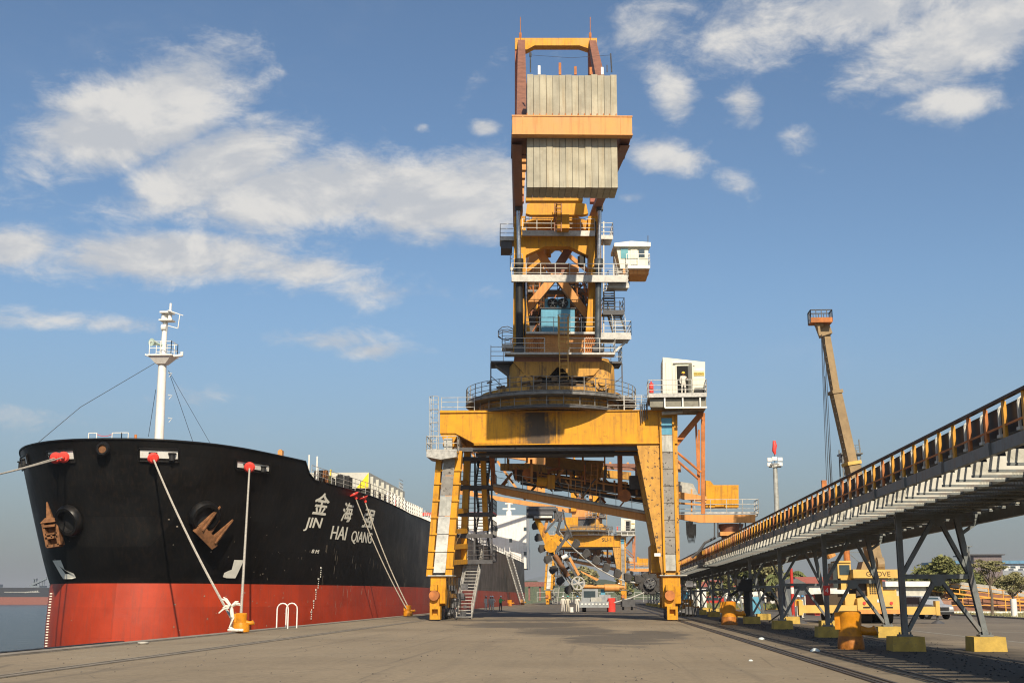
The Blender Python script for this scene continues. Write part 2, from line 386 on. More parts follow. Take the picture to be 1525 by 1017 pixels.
# ================================================================== THE SETTING
QX = -17.4                                            # quay edge
def ground_mat():
    m = bpy.data.materials.new('quay_surface'); m.use_nodes = True; t = m.node_tree; b = t.nodes['Principled BSDF']
    o = nd(t, 'ShaderNodeTexCoord').outputs['Object']
    big = noise(t, o, .07, 7, .6, .3); fine = noise(t, o, 6, 10, .75); mid = noise(t, o, .6, 8, .65, .5)
    mp = nd(t, 'ShaderNodeMapping'); t.links.new(o, mp.inputs[0]); mp.inputs['Scale'].default_value = (1.1, .07, 1)
    st = noise(t, mp.outputs[0], 1.0, 8, .7, .3)
    mp2 = nd(t, 'ShaderNodeMapping'); t.links.new(o, mp2.inputs[0]); mp2.inputs['Scale'].default_value = (.12, .8, 1); mp2.inputs['Rotation'].default_value = (0, 0, .12)
    st2 = noise(t, mp2.outputs[0], 1.0, 8, .7, .4)
    c = mix(t, ramp(t, big, .3, .7), (.215, .170, .112), (.300, .238, .158))
    c = mix(t, ramp(t, st, .45, .75, 0, .5), c, (.155, .124, .088))
    c = mix(t, ramp(t, st2, .5, .75, 0, .38), c, (.29, .245, .18))
    c = mix(t, ramp(t, mid, .52, .74, 0, .5), c, (.145, .117, .083))
    c = mix(t, ramp(t, fine, .35, .7, .0, .42), c, (.115, .094, .068))
    s = nd(t, 'ShaderNodeSeparateXYZ'); t.links.new(o, s.inputs[0]); x, y = s.outputs[0], s.outputs[1]
    def blob(cx, cy, rx, ry):
        u = mth(t, 'DIVIDE', mth(t, 'SUBTRACT', x, cx), rx); v = mth(t, 'DIVIDE', mth(t, 'SUBTRACT', y, cy), ry)
        return mth(t, 'EXPONENT', mth(t, 'MULTIPLY', mth(t, 'ADD', mth(t, 'MULTIPLY', u, u), mth(t, 'MULTIPLY', v, v)), -1))
    w = None
    for a in ((.6, 52, 2.3, 9), (-1.6, 63, 2.6, 10), (-4.5, 76, 4.5, 9), (2.4, 58, 1.6, 8), (-6, 92, 9, 5)):
        w = blob(*a) if w is None else mth(t, 'MAXIMUM', w, blob(*a))
    w = mth(t, 'ADD', w, mth(t, 'MULTIPLY', mth(t, 'SUBTRACT', mth(t, 'ADD', mth(t, 'MULTIPLY', mid, .6), mth(t, 'MULTIPLY', st2, .4)), .5), 2.4))
    c = mix(t, ramp(t, w, .34, .62, 0, .66), c, (.058, .054, .05))           # old wet oil and coal stain
    nz = mth(t, 'MULTIPLY', mth(t, 'SUBTRACT', mth(t, 'ADD', mid, big), 1), 4.5)
    cx = mth(t, 'ABSOLUTE', mth(t, 'SUBTRACT', mth(t, 'ADD', x, nz), 9.6))
    c = mix(t, ramp(t, cx, 1.6, 4.4, .82, 0), c, (.03, .027, .024))            # coal dust under the belt
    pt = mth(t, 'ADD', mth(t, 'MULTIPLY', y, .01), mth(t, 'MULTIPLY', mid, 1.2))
    c = mix(t, mth(t, 'MULTIPLY', ramp(t, pt, 1.45, 1.75, 0, .75), ramp(t, x, -17, -6, .5, 1)), c, (.06, .055, .052))   # shade beyond the near crane, painted into the ground colour
    c = mix(t, ramp(t, x, 12, 16, 0, .55), c, (.105, .095, .085))              # the yard behind is older asphalt
    vc = nd(t, 'ShaderNodeTexVoronoi', feature='F1'); t.links.new(o, vc.inputs[0]); vc.inputs['Scale'].default_value = .16; vc.inputs['Randomness'].default_value = .8
    sc_ = nd(t, 'ShaderNodeSeparateColor'); t.links.new(vc.outputs['Color'], sc_.inputs[0])
    c = mix(t, mth(t, 'MULTIPLY', ramp(t, sc_.outputs[0], .55, 1, 0, .22), ramp(t, mid, .4, .6)), c, (.33, .28, .20))
    sp = noise(t, o, 2.6, 6, .8, 0, w=3.); c = mix(t, ramp(t, sp, .60, .72, 0, .55), c, (.075, .064, .05))
    mp3 = nd(t, 'ShaderNodeMapping'); t.links.new(o, mp3.inputs[0]); mp3.inputs['Scale'].default_value = (2.6, .035, 1); mp3.inputs['Rotation'].default_value = (0, 0, -.09)
    c = mix(t, ramp(t, noise(t, mp3.outputs[0], 1, 5, .6, .2), .58, .72, 0, .38), c, (.09, .08, .066))     # tyre tracks
    vo = nd(t, 'ShaderNodeTexVoronoi', feature='DISTANCE_TO_EDGE'); t.links.new(o, vo.inputs[0]); vo.inputs['Scale'].default_value = .22
    c = mix(t, ramp(t, vo.outputs['Distance'], 0, .006, .35, 0), c, (.05, .045, .04))   # hairline cracks
    t.links.new(c, b.inputs['Base Color'])
    t.links.new(ramp(t, fine, .3, .7, .78, .95), b.inputs['Roughness']); b.inputs['Specular IOR Level'].default_value = .25
    bp = nd(t, 'ShaderNodeBump'); bp.inputs['Strength'].default_value = .35; bp.inputs['Distance'].default_value = .02
    t.links.new(fine, bp.inputs['Height']); t.links.new(bp.outputs[0], b.inputs['Normal'])
    return m
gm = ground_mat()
mb = MB()
mb.add([(QX, -60, 0), (4000, -60, 0), (4000, 5000, 0), (QX, 1400, 0)], [(0, 1, 2, 3)])
mb.add([(QX, -60, 0), (QX, -60, -9), (QX, 1400, -9), (QX, 1400, 0)], [(3, 2, 1, 0)])
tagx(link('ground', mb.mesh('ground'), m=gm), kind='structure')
mb = MB().box(QX, QX + .55, -60, 400, .004, .05)
for i in range(40): mb.box(QX + .57, QX + .62, -20 + i * 8, -20 + i * 8 + 7.9, .002, .012)
tagx(link('quay_edge', mb.mesh('quay_edge'), m=kerbm), kind='structure')
# rubbing strips bolted along the quay edge at the left
fe = empty('quay_fender', (QX, 40, 0), 'row of black timber rubbing blocks bolted along the quay edge beside the red bow', 'fender')
bm_ = MB().box(-.34, -.02, -1.05, 1.05, -.5, .07).mesh('rubbing_block')
for i in range(5): link('rubbing_block', bm_, fe, (0, -4.6 + i * 2.3, 0), m=blackp)
# crane rails sunk in the quay
for i, xr in enumerate((5.5, -12.6)):
    mb = MB()
    for dx in (-.17, .17): mb.box(xr + dx - .035, xr + dx + .035, -60, 420, .003, .03)
    mb.box(xr - .04, xr + .04, -60, 420, .003, .02)
    tagx(link('crane_rail', mb.mesh('crane_rail'), m=railst if i == 0 else kerbm), kind='structure')
mb = MB()
for xr in (6.55, 6.85): mb.box(xr - .03, xr + .03, -60, 420, .003, .018)
tagx(link('cable_slot', mb.mesh('cable_slot'), m=railst), kind='structure')
# painted lines of the yard road
mb = MB()
for (xa, ya, xb, yb, w) in ((15.5, 20, 15.5, 200, .14), (24, 88, 70, 97, .2), (19, 62, 62, 70, .2)):
    d = Vector((xb - xa, yb - ya, 0)).normalized(); n = Vector((-d.y, d.x, 0)) * w / 2
    a = Vector((xa, ya, .005)); b = Vector((xb, yb, .005)); mb.add([a - n, b - n, b + n, a + n], [(0, 1, 2, 3)])
tagx(link('road_marking', mb.mesh('road_marking'), m=mat('worn_road_paint', (.30, .29, .25), .9, dirt=.8, dirtc=(.11, .1, .09), vs=2)), kind='structure')

def water_mat():
    m = bpy.data.materials.new('harbour_water'); m.use_nodes = True; t = m.node_tree; b = t.nodes['Principled BSDF']
    o = nd(t, 'ShaderNodeTexCoord').outputs['Object']
    n = noise(t, o, .4, 10, .68, .4); n2 = noise(t, o, .09, 4, .5); big = noise(t, o, .02, 3, .5)
    t.links.new(mix(t, ramp(t, big, .35, .65), (.016, .035, .045), (.028, .05, .06)), b.inputs['Base Color'])
    b.inputs['Roughness'].default_value = .14; b.inputs['IOR'].default_value = 1.33
    bp = nd(t, 'ShaderNodeBump'); bp.inputs['Strength'].default_value = 1.0; bp.inputs['Distance'].default_value = .9
    t.links.new(mth(t, 'ADD', n, mth(t, 'MULTIPLY', n2, 1.2)), bp.inputs['Height']); t.links.new(bp.outputs[0], b.inputs['Normal'])
    return m
WZ = -3.3
mb = MB().add([(-6000, -200, WZ), (QX - .01, -200, WZ), (QX - .01, 1400, WZ), (4000, 5000, WZ - .5), (-6000, 5000, WZ)], [(0, 1, 2, 3, 4)])
tagx(link('water', mb.mesh('water'), m=water_mat()), kind='structure')
# far shore: low wooded land
rr = random.Random(3)
def shore(name, x0, x1, y, h0, h1, m, step=16, depth=60):
    n = int((x1 - x0) / step); mb = MB(); vs = []
    for i in range(n + 1):
        x = x0 + (x1 - x0) * i / n; h = rr.uniform(h0, h1)
        vs += [(x, y - depth / 2, WZ - 1), (x, y - depth / 3 + rr.uniform(-3, 3), h * .8), (x, y + rr.uniform(-5, 5), h), (x, y + depth / 2, WZ - 1)]
    fs = [(i * 4 + k, i * 4 + 4 + k, i * 4 + 5 + k, i * 4 + 1 + k) for i in range(n) for k in range(3)]
    mb.add(vs, fs); return tagx(link(name, mb.mesh(name), m=m), kind='structure')
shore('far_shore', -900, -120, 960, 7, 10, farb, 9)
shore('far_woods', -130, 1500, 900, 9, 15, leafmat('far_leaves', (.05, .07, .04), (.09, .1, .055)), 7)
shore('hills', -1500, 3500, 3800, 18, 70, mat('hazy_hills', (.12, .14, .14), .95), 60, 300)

# ================================================================== THE BULK CARRIER
XC, Y0 = -34.4, 84.0
def interp(tab, q):
    if q <= tab[0][0]: return tab[0][1]
    for i in range(len(tab) - 1):
        a, b = tab[i], tab[i + 1]
        if q <= b[0]:
            t = (q - a[0]) / (b[0] - a[0])
            m0 = (b[1] - a[1]) if i == 0 else (b[1] - tab[i - 1][1]) / (b[0] - tab[i - 1][0]) * (b[0] - a[0])
            m1 = (b[1] - a[1]) if i + 2 >= len(tab) else (tab[i + 2][1] - a[1]) / (tab[i + 2][0] - a[0]) * (b[0] - a[0])
            return (2 * t**3 - 3 * t**2 + 1) * a[1] + (t**3 - 2 * t**2 + t) * m0 + (-2 * t**3 + 3 * t**2) * b[1] + (t**3 - t**2) * m1
    return tab[-1][1]
BD = [(0, 0), (.25, 2.3), (1, 4.4), (2, 5.9), (3, 7.0), (5, 8.4), (8, 9.8), (12, 11.4), (18, 13.5), (25, 15.2), (35, 16.1), (46, 16.2), (250, 16.2)]
BW = [(0, 0), (.15, 1.3), (.6, 2.7), (1.5, 4.1), (3, 5.7), (6, 7.55), (10, 9.3), (16, 11.6), (26, 14.3), (38, 15.9), (50, 16.2), (250, 16.2)]
ZB, ZT = 2.6, 12.5
LEN = 236
def tee(z): return max(0, min(1.05, (z - ZB) / (ZT - ZB))) ** .9
def ystem(z): return Y0 + 4 * (1 - min(1, tee(z))) - .25 * max(0, min(1, (2.6 - z) / 3))
def half(q, z):
    t = tee(z); b = (1 - t) * interp(BW, q) + t * interp(BD, q)
    e = LEN - 22 - q
    if e < 0: b *= max(.0, 1 - (e / 34) ** 2) ** .5
    return b
def top(y):
    if y < 96.2: return 12.45 - .03 * (y - Y0)
    if y < 98.6:
        k = (y - 96.2) / 2.4; return 12.08 - (12.08 - 10.72) * (1 - (1 - k) ** 2.2)
    return max(9.5, 10.72 - .055 * (y - 98.6))
def hull(q, z, side=1, off=0.):
    y = ystem(z) + q; b = half(q, z)
    e = .05; tq = Vector((side * (half(q + e, z) - half(max(0, q - e), z)) , (q + e) - max(0, q - e), 0)).normalized()
    tz = Vector((side * (half(q, z + e) - half(q, z - e)), ystem(z + e) - ystem(z - e), 2 * e)).normalized()
    n = tq.cross(tz) * side
    n.normalize()
    if n.x * side < 0: n = -n
    return Vector((XC + side * b, y, z)) + n * off, n, tq, tz
def hullpix(px, py, side=1, z=6.):
    for _ in range(12):
        lo, hi = .01, 150.
        best = min((abs(pix(hull(q, z, side)[0])[0] - px), q) for q in ([i * .25 + .02 for i in range(0, 400)] if side > 0 else [i * .06 + .02 for i in range(0, 110)]))
        q = best[1]
        y = hull(q, z, side)[0]
        z += (pix(y)[1] - py) * y.y / FPX
    return q, z
QS = [0, .05, .12, .25, .45, .7, 1.1, 1.6, 2.2, 3, 4, 5, 6, 7, 8, 9, 9.6, 10.2, 10.8, 11.4, 12, 12.6, 13.3, 14, 15, 16.5, 18, 20, 22.5, 25, 28, 32, 36, 41, 46, 52, 60, 75, 90, 110, 130, 150, 170, 190, 205, 214, 220, 226, 230, 233, 235.5]
ship = empty('bulk_carrier', (XC, Y0, WZ), 'black and red bulk carrier moored bow first along the left side of the quay', 'ship')
SO = ship.location.copy()
def hull_grid(zf, name, m):
    mb = MB()
    for side in (1, -1):
        rows = []
        for q in QS: rows.append([hull(q, z, side)[0] for z in zf(q)])
        nz = len(rows[0]); base = len(mb.v)
        mb.v += [tuple(p) for r in rows for p in r]
        for i in range(len(rows) - 1):
            for j in range(nz - 1):
                a = base + i * nz + j; f = (a, a + nz, a + nz + 1, a + 1)
                mb.f.append(f if side > 0 else f[::-1])
    return part(name, mb, m, ship, SO, smooth=True)
def ztop(q):
    z = 12
    for _ in range(4): z = top(ystem(z) + q)
    return z
def bulb(name):
    pass
hull_grid(lambda q: [ZB + (ztop(q) - ZB) * (k / 14) for k in range(15)], 'hull', black_hull)
lo = hull_grid(lambda q: [-6, -4, -3, -2, -1.2, -.4, .4, 1.2, 2, ZB], 'boot_topping', red_hull)
mb = MB(); vs = []; nu, nv = 28, 18
for i in range(nv + 1):
    for j in range(nu):
        ph = math.pi * i / nv; t = 2 * math.pi * j / nu; vs.append((XC + 2.1 * math.sin(ph) * math.cos(t), 90.9 - 4.3 * math.cos(ph), -3.0 + 2.5 * math.sin(ph) * math.sin(t)))
mb.add(vs, [(i * nu + j, i * nu + (j + 1) % nu, (i + 1) * nu + (j + 1) % nu, (i + 1) * nu + j) for i in range(nv) for j in range(nu)])
part('bulbous_bow', mb, red_hull, ship, SO, smooth=True)
# deck behind the bulwark, inner bulwark
mb = MB()
for q0, q1 in zip(QS[:-1], QS[1:]):
    for (qa, qb) in ((q0, q1),):
        za = 10.9 if ystem(11) + qa < 98 else ztop(qa) - .12; zb = 10.9 if ystem(11) + qb < 98 else ztop(qb) - .12
        a = hull(qa, za)[0]; b = hull(qb, zb)[0]
        mb.add([(2 * XC - a.x + .05, a.y, za), (a.x - .05, a.y, za), (b.x - .05, b.y, zb), (2 * XC - b.x + .05, b.y, zb)], [(0, 1, 2, 3)])
part('deck', mb, mat('deck_brown_paint', (.20, .09, .06), .8), ship, SO)
mb = MB()
mb.path([hull(q, ztop(q), 1, .03)[0] for q in QS[::-1] if ystem(12) + q < 99] + [hull(q, ztop(q), -1, .03)[0] for q in QS if ystem(12) + q < 97], .07, 5)
mb.path([hull(q, ztop(q), 1, .03)[0] + Vector((0, 0, .02)) for q in QS if ystem(12) + q > 98.5 and q < 226], .05, 4)
part('bulwark_rail', mb, black_hull, ship, SO)

def on_hull(me_or_pts, q0, z0, side=1, off=.035):
    out = []
    for u, v in me_or_pts: out.append(hull(q0 + u, z0 + v, side, off)[0])
    return out
def decal(name, s, pa, pb, hgt, m, shear=.28, lift=.04, bold=((0, 0), (.07, 0))):
    q0, z0 = hullpix(*pa); q1, z1 = hullpix(*pb)
    me = text_mesh(s, 1, 0, shear, off=0.)
    xs = [v.co.x for v in me.vertices]; ys = [v.co.y for v in me.vertices]
    x0, x1, y0, y1 = min(xs), max(xs), min(ys), max(ys)
    for v in me.vertices:
        fx = (v.co.x - x0) / (x1 - x0); fy = (v.co.y - y0) / (y1 - y0)
        v.co = Vector((fx, fy, 0))
    V = [tuple(v.co) for v in me.vertices]; Fc = [tuple(p.vertices) for p in me.polygons]; V2, F2 = [], []
    for k, (sx, sy) in enumerate(bold):
        F2 += [tuple(i + len(V2) for i in f) for f in Fc]
        V2 += [tuple(hull(q0 + (q1 - q0) * fx + sx, z0 + (z1 - z0) * fx + hgt * fy + sy, 1, lift + .005 * k)[0] - SO) for fx, fy, _ in V]
    me = bpy.data.meshes.new(name); me.from_pydata(V2, [], F2); me.update()
    return link(name, me, ship, m=m)
for s, pa, pb, h in (('JIN', (451, 790), (479, 791), 1.06), ('HAI', (491, 802), (515, 804), 1.08), ('QIANG', (521, 809), (553, 812), 1.08)):
    decal('name_lettering', s, pa, pb, h, letter)
for s, pa, pb, h in (('\u91d1', (465, 765), (488, 768), 1.7), ('\u6d77', (506, 776), (524, 778), 1.55), ('\u5f3a', (538, 785), (556, 789), 1.6)):
    decal('name_character', s, pa, pb, h, letter, .34, .04, ((0, 0), (.10, .02), (.06, .07)))
decal('draught_mark', '8 M', (462, 823), (473, 824), .3, letter)
# draught marks as rows of dashes down the side and down the bow
mb = MB()
for i in range(24):
    q, z = hullpix(479 - i * .75, 845 + i * 3.3, 1); a = hull(q, z, 1, .04)[0]
    if i % 5 == 0: mb.beam(a + Vector((-.0, -.28, 0)), a + Vector((0, .28, 0)), .03, .13)
    else: mb.beam(a + Vector((0, -.1, 0)), a + Vector((0, .1, 0)), .03, .1)
for i in range(22):
    z = 1.9 - i * .2; a = hull(4.2, z, -1, .04)[0]; mb.beam(a + Vector((-.08, -.1, 0)), a + Vector((.08, .1, 0)), .04, .09)
part('draught_scale', mb, letter, ship, SO)
# bulbous bow symbol on each side
sym = [(-.15, .0), (.75, 0), (1.05, .15), (1.2, .55), (1.75, 1.5), (.75, 1.5), (.45, .95), (0, .55), (-.3, .3)]
sym = [(.0, .1), (.35, 0), (1.3, 0), (1.5, .35), (2.15, 1.62), (1.05, 1.62), (.85, .75), (.45, .62), (.1, .45)]
for side, pp in ((1, (331, 860)), (-1, (114, 861))):
    q0, z0 = hullpix(pp[0], pp[1], side); mb = MB()
    mb.add(on_hull([(a * .8, b * .82) for a, b in sym], q0, z0, side, .05), [tuple(range(len(sym)))] if side > 0 else [tuple(range(len(sym)))[::-1]])
    part('bow_symbol', mb, letter, ship, SO)
# scrapes
mb = MB(); rs = random.Random(5)
for i in range(70):
    q = rs.uniform(8, 34); z = rs.uniform(.0, 5.5); l = rs.uniform(.1, .9) if q > 15 else rs.uniform(.05, .2); w = rs.uniform(.02, .05)
    mb.add(on_hull([(0, 0), (w, 0), (w + .12 * l, l), (.12 * l, l)], q, z, 1, .012), [(0, 1, 2, 3)])
for i in range(60):
    q = rs.uniform(.5, 12); z = rs.uniform(-1, 8); w = rs.uniform(.03, .09); sd = 1 if i % 3 else -1
    mb.add(on_hull([(0, 0), (w, 0), (w, w * 1.3), (0, w)], q, z, sd, .012), [(0, 1, 2, 3)])
part('hull_scrapes', mb, mat('scraped_paint', (.26, .22, .17), .8, var=.4), ship, SO)['kind'] = 'stuff'

# mooring ports in the bulwark
def port(pxa, pxb, py, side, h):
    qa, z0 = hullpix(pxa, py, side, 11); qb, _ = hullpix(pxb, py, side, 11); q0 = (qa + qb) / 2; w = abs(qb - qa) / 2
    mb = MB(); n = 6
    ring = [(-w, -h), (-w, h), (w, h), (w, -h)]
    def strip(v0, v1, off):
        vs = []; n_ = 10
        for i in range(n_ + 1): vs += on_hull([(-w + 2 * w * i / n_, v0), (-w + 2 * w * i / n_, v1)], q0, z0, side, off)
        mb.add(vs, [(2 * i, 2 * i + 2, 2 * i + 3, 2 * i + 1) for i in range(n_)])
    strip(-h, h, .05)
    f = part('mooring_port', mb, white, ship, SO)
    mb = MB(); n_ = 10
    for v in (-h, h): mb.path(on_hull([(-w + 2 * w * i / n_, v) for i in range(n_ + 1)], q0, z0, side, .08), .07, 5)
    for u in (-w, w): mb.path(on_hull([(u, -h), (u, h)], q0, z0, side, .08), .07, 5)
    strip(-h, -h * .45, .065)
    part('port_frame', mb, black_hull, f, SO)
    for k in (-.45, .5):
        c, nn_, _, _ = hull(q0 + k * w * 1.1, z0, side, .1)
        mb = MB().tube(c - Vector((0, 0, h * .8)), c + Vector((0, 0, h * .5)), .2, 10); mb.tube(c + Vector((0, 0, h * .3)), c + Vector((0, 0, h * .5)), .3, 10)
        part('roller', mb, blackp, f, SO, smooth=True)
    return q0, z0
port(206, 264, 677, 1, .42); port(350, 402, 692, 1, .34); port(72, 114, 681, -1, .42); port(33, 44, 692, -1, .4)
q0, z0 = .02, 11.75
c = hull(0, 11.75, 1)[0]
mb = MB().lathe([(.42, -.1), (.52, 0), (.42, .12), (.3, .12), (.3, -.1)], n=20)
rv = Matrix.Rotation(R(90), 4, 'X'); mb.v = [tuple(rv @ Vector(v) + Vector((XC, Y0 - .12, 11.72))) for v in mb.v]
part('centre_fairlead', mb, black_hull, ship, SO, smooth=True)
mb = MB().tube((XC, Y0 - .1, 11.72), (XC, Y0 + .0, 11.72), .3, 16); part('fairlead_opening', mb, rust, ship, SO)
# hawse pipes and anchors
def anchor(px, py, side, hp, roll, sc=1., tilt=0):
    q, z = hullpix(hp[0], hp[1], side); c, n, tq, tz = hull(q, z, side, 0)
    up = (Vector((0, 0, 1)) - n * n.z).normalized(); rt = up.cross(n).normalized()
    B = Matrix((rt, up, n)).transposed()
    mb = MB().lathe([(1.15, 0), (1.15, .28), (1.0, .5), (.78, .5), (.7, .1)], n=28)
    mb.v = [tuple(c + B @ Vector(v)) for v in mb.v]
    h = part('hawse_pipe', mb, black_hull, ship, SO, smooth=True)
    mb = MB().tube(c + n * .05, c + n * .12, .76, 20); part('hawse_mouth', mb, blackp, h, SO)
    q, z = hullpix(px, py, side); c = hull(q, z, side, .55)[0]
    cr, sr = math.cos(R(roll)), math.sin(R(roll)); rr_ = rt * cr + up * sr; uu = -rt * sr + up * cr
    B = Matrix((rr_, uu, n)).transposed() * sc
    a = empty('anchor', c, '', ''); del_keys(a)
    def pc(nm, b, par=None):
        b.v = [tuple(B @ Vector(v)) for v in b.v]; return part(nm, b, rust, par or a)
    crown = MB().prism([(-.95, -.35), (.95, -.35), (1.05, .1), (.55, .4), (-.55, .4), (-1.05, .1)], -.3, .3)
    crown.v = [(x, z_, y) for x, y, z_ in crown.v]
    pc('crown', crown)
    for s_ in (-1, 1):
        fl = MB().hexa([(s_ * .45, .1, -.22), (s_ * 1.0, .1, -.22), (s_ * 1.0, .1, .22), (s_ * .45, .1, .22), (s_ * .72, 2.2, -.28), (s_ * .82, 2.2, -.28), (s_ * .82, 2.2, -.2), (s_ * .72, 2.2, -.2)])
        fl.hexa([(s_ * .68, .1, .2), (s_ * .78, .1, .2), (s_ * .78, .1, .42), (s_ * .68, .1, .42), (s_ * .74, 1.9, -.2), (s_ * .8, 1.9, -.2), (s_ * .8, 1.9, -.1), (s_ * .74, 1.9, -.1)])
        pc('fluke', fl)
    pc('shank', MB().hexa([(-.2, -.2, -.2), (.2, -.2, -.2), (.2, -.2, .1), (-.2, -.2, .1), (-.15, 1.5, -.6), (.15, 1.5, -.6), (.15, 1.5, -.35), (-.15, 1.5, -.35)]))
    return a
def del_keys(o):
    for k in list(o.keys()): del o[k]
an1 = anchor(300, 795, 1, (303, 768), -38, 1.0)
tagx(an1, 'rust brown anchor with two flukes stowed under the bow port facing the quay', 'anchor', 'anchors stowed on the bow')
an2 = empty('anchor', (0, 0, 0), '', ''); del_keys(an2)
q, z = hullpix(106, 774, -1); c, n, tq, tz = hull(q, z, -1, 0)
up = (Vector((0, 0, 1)) - n * n.z).normalized(); rt = up.cross(n).normalized(); B = Matrix((rt, up, n)).transposed()
mb = MB().lathe([(1.15, 0), (1.15, .28), (1.0, .5), (.78, .5), (.7, .1)], n=28); mb.v = [tuple(c + B @ Vector(v)) for v in mb.v]
h_ = part('hawse_pipe', mb, black_hull, ship, SO, smooth=True)
part('hawse_mouth', MB().tube(c + n * .05, c + n * .12, .76, 20), blackp, h_, SO)
q, z = hullpix(88, 782, -1); c = hull(q, z, -1, .6)[0]; an2.location = c
# seen end on: an open box shaped crown with a fluke rising from it
ax = Vector((1, 0, 0)); ay = Vector((.28, 0, -1)).normalized() * -1; an_n = Vector((-.1, -1, 0))
def A2(x, y, d=0): return (Vector((x, d, 0)) + Vector((-.27 * y, 0, y))) * .88
def a2(nm, b): return part(nm, b, rust, an2)
b = MB()
for (x0, y0, x1, y1, w) in ((-.55, .5, -.5, -1.5, .2), (.6, .35, .5, -1.35, .24), (-.55, -1.5, .5, -1.35, .2), (-.55, -.85, .5, -.7, .16), (-.5, -.55, .5, -.4, .12), (0, -.5, 0, -.8, .1)):
    b.beam(A2(x0, y0), A2(x1, y1), w, .7, up=(0, 1, 0))
a2('fluke', b)
b = MB().hexa([A2(-.7, .35, -.5), A2(.7, .5, -.5), A2(.7, .5, .3), A2(-.7, .35, .3), A2(-.35, .8, -.2), A2(.3, .85, -.2), A2(.3, .85, .2), A2(-.35, .8, .2)]); b.beam(A2(-.5, .1), A2(.55, .2), .16, .9, up=(0, 1, 0))
a2('crown', b)
a2('fluke', MB().hexa([A2(-.25, .7, -.2), A2(.25, .75, -.2), A2(.25, .75, .2), A2(-.25, .7, .2), A2(-.04, 2.1, -.05), A2(.04, 2.1, -.05), A2(.04, 2.1, .05), A2(-.04, 2.1, .05)]))
a2('back_plate', MB().hexa([A2(-.5, .4, .25), A2(.55, .4, .25), A2(.55, .4, .35), A2(-.5, .4, .35), A2(-.5, -1.4, .25), A2(.5, -1.4, .25), A2(.5, -1.4, .35), A2(-.5, -1.4, .35)]))
tagx(an2, 'orange brown anchor hanging end on at the far left side of the bow', 'anchor', 'anchors stowed on the bow')

# foremast
m0 = P(242, 532, 97.5); MX, MY = m0.x - .25, 97.2
mast = part('foremast', MB().tube(P(236, 672, 97.5), P(242.5, 530, 97.7), .38, 20, .33).tube(P(242.5, 530, 97.7), P(247.5, 465, 97.9), .24, 16, .19), white, ship, SO, smooth=True)
def mp_(px, py): return P(px, py, MY + .4)
pz = P(240, 532, MY + .4).z
mb = MB().box(MX - .75, MX + 1.3, MY - .5, MY + 1.2, pz, pz + .1)
mb.hexa([(MX - .2, MY, pz - .6), (MX + .6, MY, pz - .6), (MX + .6, MY + .8, pz - .6), (MX - .2, MY + .8, pz - .6), (MX - .7, MY - .4, pz), (MX + 1.2, MY - .4, pz), (MX + 1.2, MY + 1.1, pz), (MX - .7, MY + 1.1, pz)])
mb.rail([(MX - .6, MY - .45, pz), (MX + 1.2, MY - .45, pz), (MX + 1.2, MY + 1.1, pz), (MX - .6, MY + 1.1, pz)], 1.2, 1, .05, (1.15, .6))
mb.tube((MX + 1.2, MY, pz), (MX + 2.0, MY, pz + .05), .12).tube((MX + 1.95, MY, pz), (MX + 1.95, MY, pz + .35), .12).tube((MX - .7, MY, pz), (MX - 1.1, MY, pz + .15), .08)
part('mast_platform', mb, white, mast, SO)
hc = P(228, 511, MY); mb = MB().path([hc + Vector((.75, .5, -.15)), hc + Vector((.3, .1, -.03)), hc + Vector((.05, -.3, 0)), hc + Vector((0, -.4, 0))], [.1, .12, .28, .33], 18)
part('fog_horn', mb, mat('horn_pale_green', (.42, .52, .44), .5), mast, SO, smooth=True)
tz_ = P(247, 463, MY).z; MX2 = P(246, 463, MY).x - .2
mb = MB().box(MX2 - .35, MX2 + .75, MY + .1, MY + 1.1, tz_ - .75, tz_ - .65).tube((MX2 - .1, MY + .5, tz_ - .62), (MX2 - .1, MY + .5, tz_ - .2), .17, 10).tube((MX2 + .45, MY + .5, tz_ - .62), (MX2 + .45, MY + .5, tz_ - .2), .17, 10).box(MX2 - .3, MX2 + .7, MY + .1, MY + 1.0, tz_ - .12, tz_ + .02)
for a, b in (((250, 462), (273, 470)), ((268, 468), (265, 489)), ((265, 489), (250, 485))): mb.beam(P(*a, MY), P(*b, MY), .06)
mb.tube((MX2 + .45, MY + .5, tz_), (MX2 + .45, MY + .5, tz_ + .75), .09, 8)
for py in (555, 588, 622):
    a = P(250, py, MY); mb.path([a, a + Vector((.35, 0, -.05)), a + Vector((.1, 0, -.35))], .03, 4)
mb.tube(P(242, 488, MY + .5) - Vector((.05, 0, 0)), P(242, 488, MY + .5) + Vector((.35, 0, 0)), .28)
part('masthead_lights', mb, white, mast, SO)
mb = MB()
mb.path([P(232, 540, MY), P(120, 606, 92), P(52, 663, 90)], .022, 4)
for a, b, yy in (((251, 552), (287, 657), 104), ((251, 552), (313, 660), 104), ((232, 580), (221, 650), 104)): mb.path([P(*a, MY), P(*b, yy)], .02, 4)
part('stay_wires', mb, cable, mast, SO)
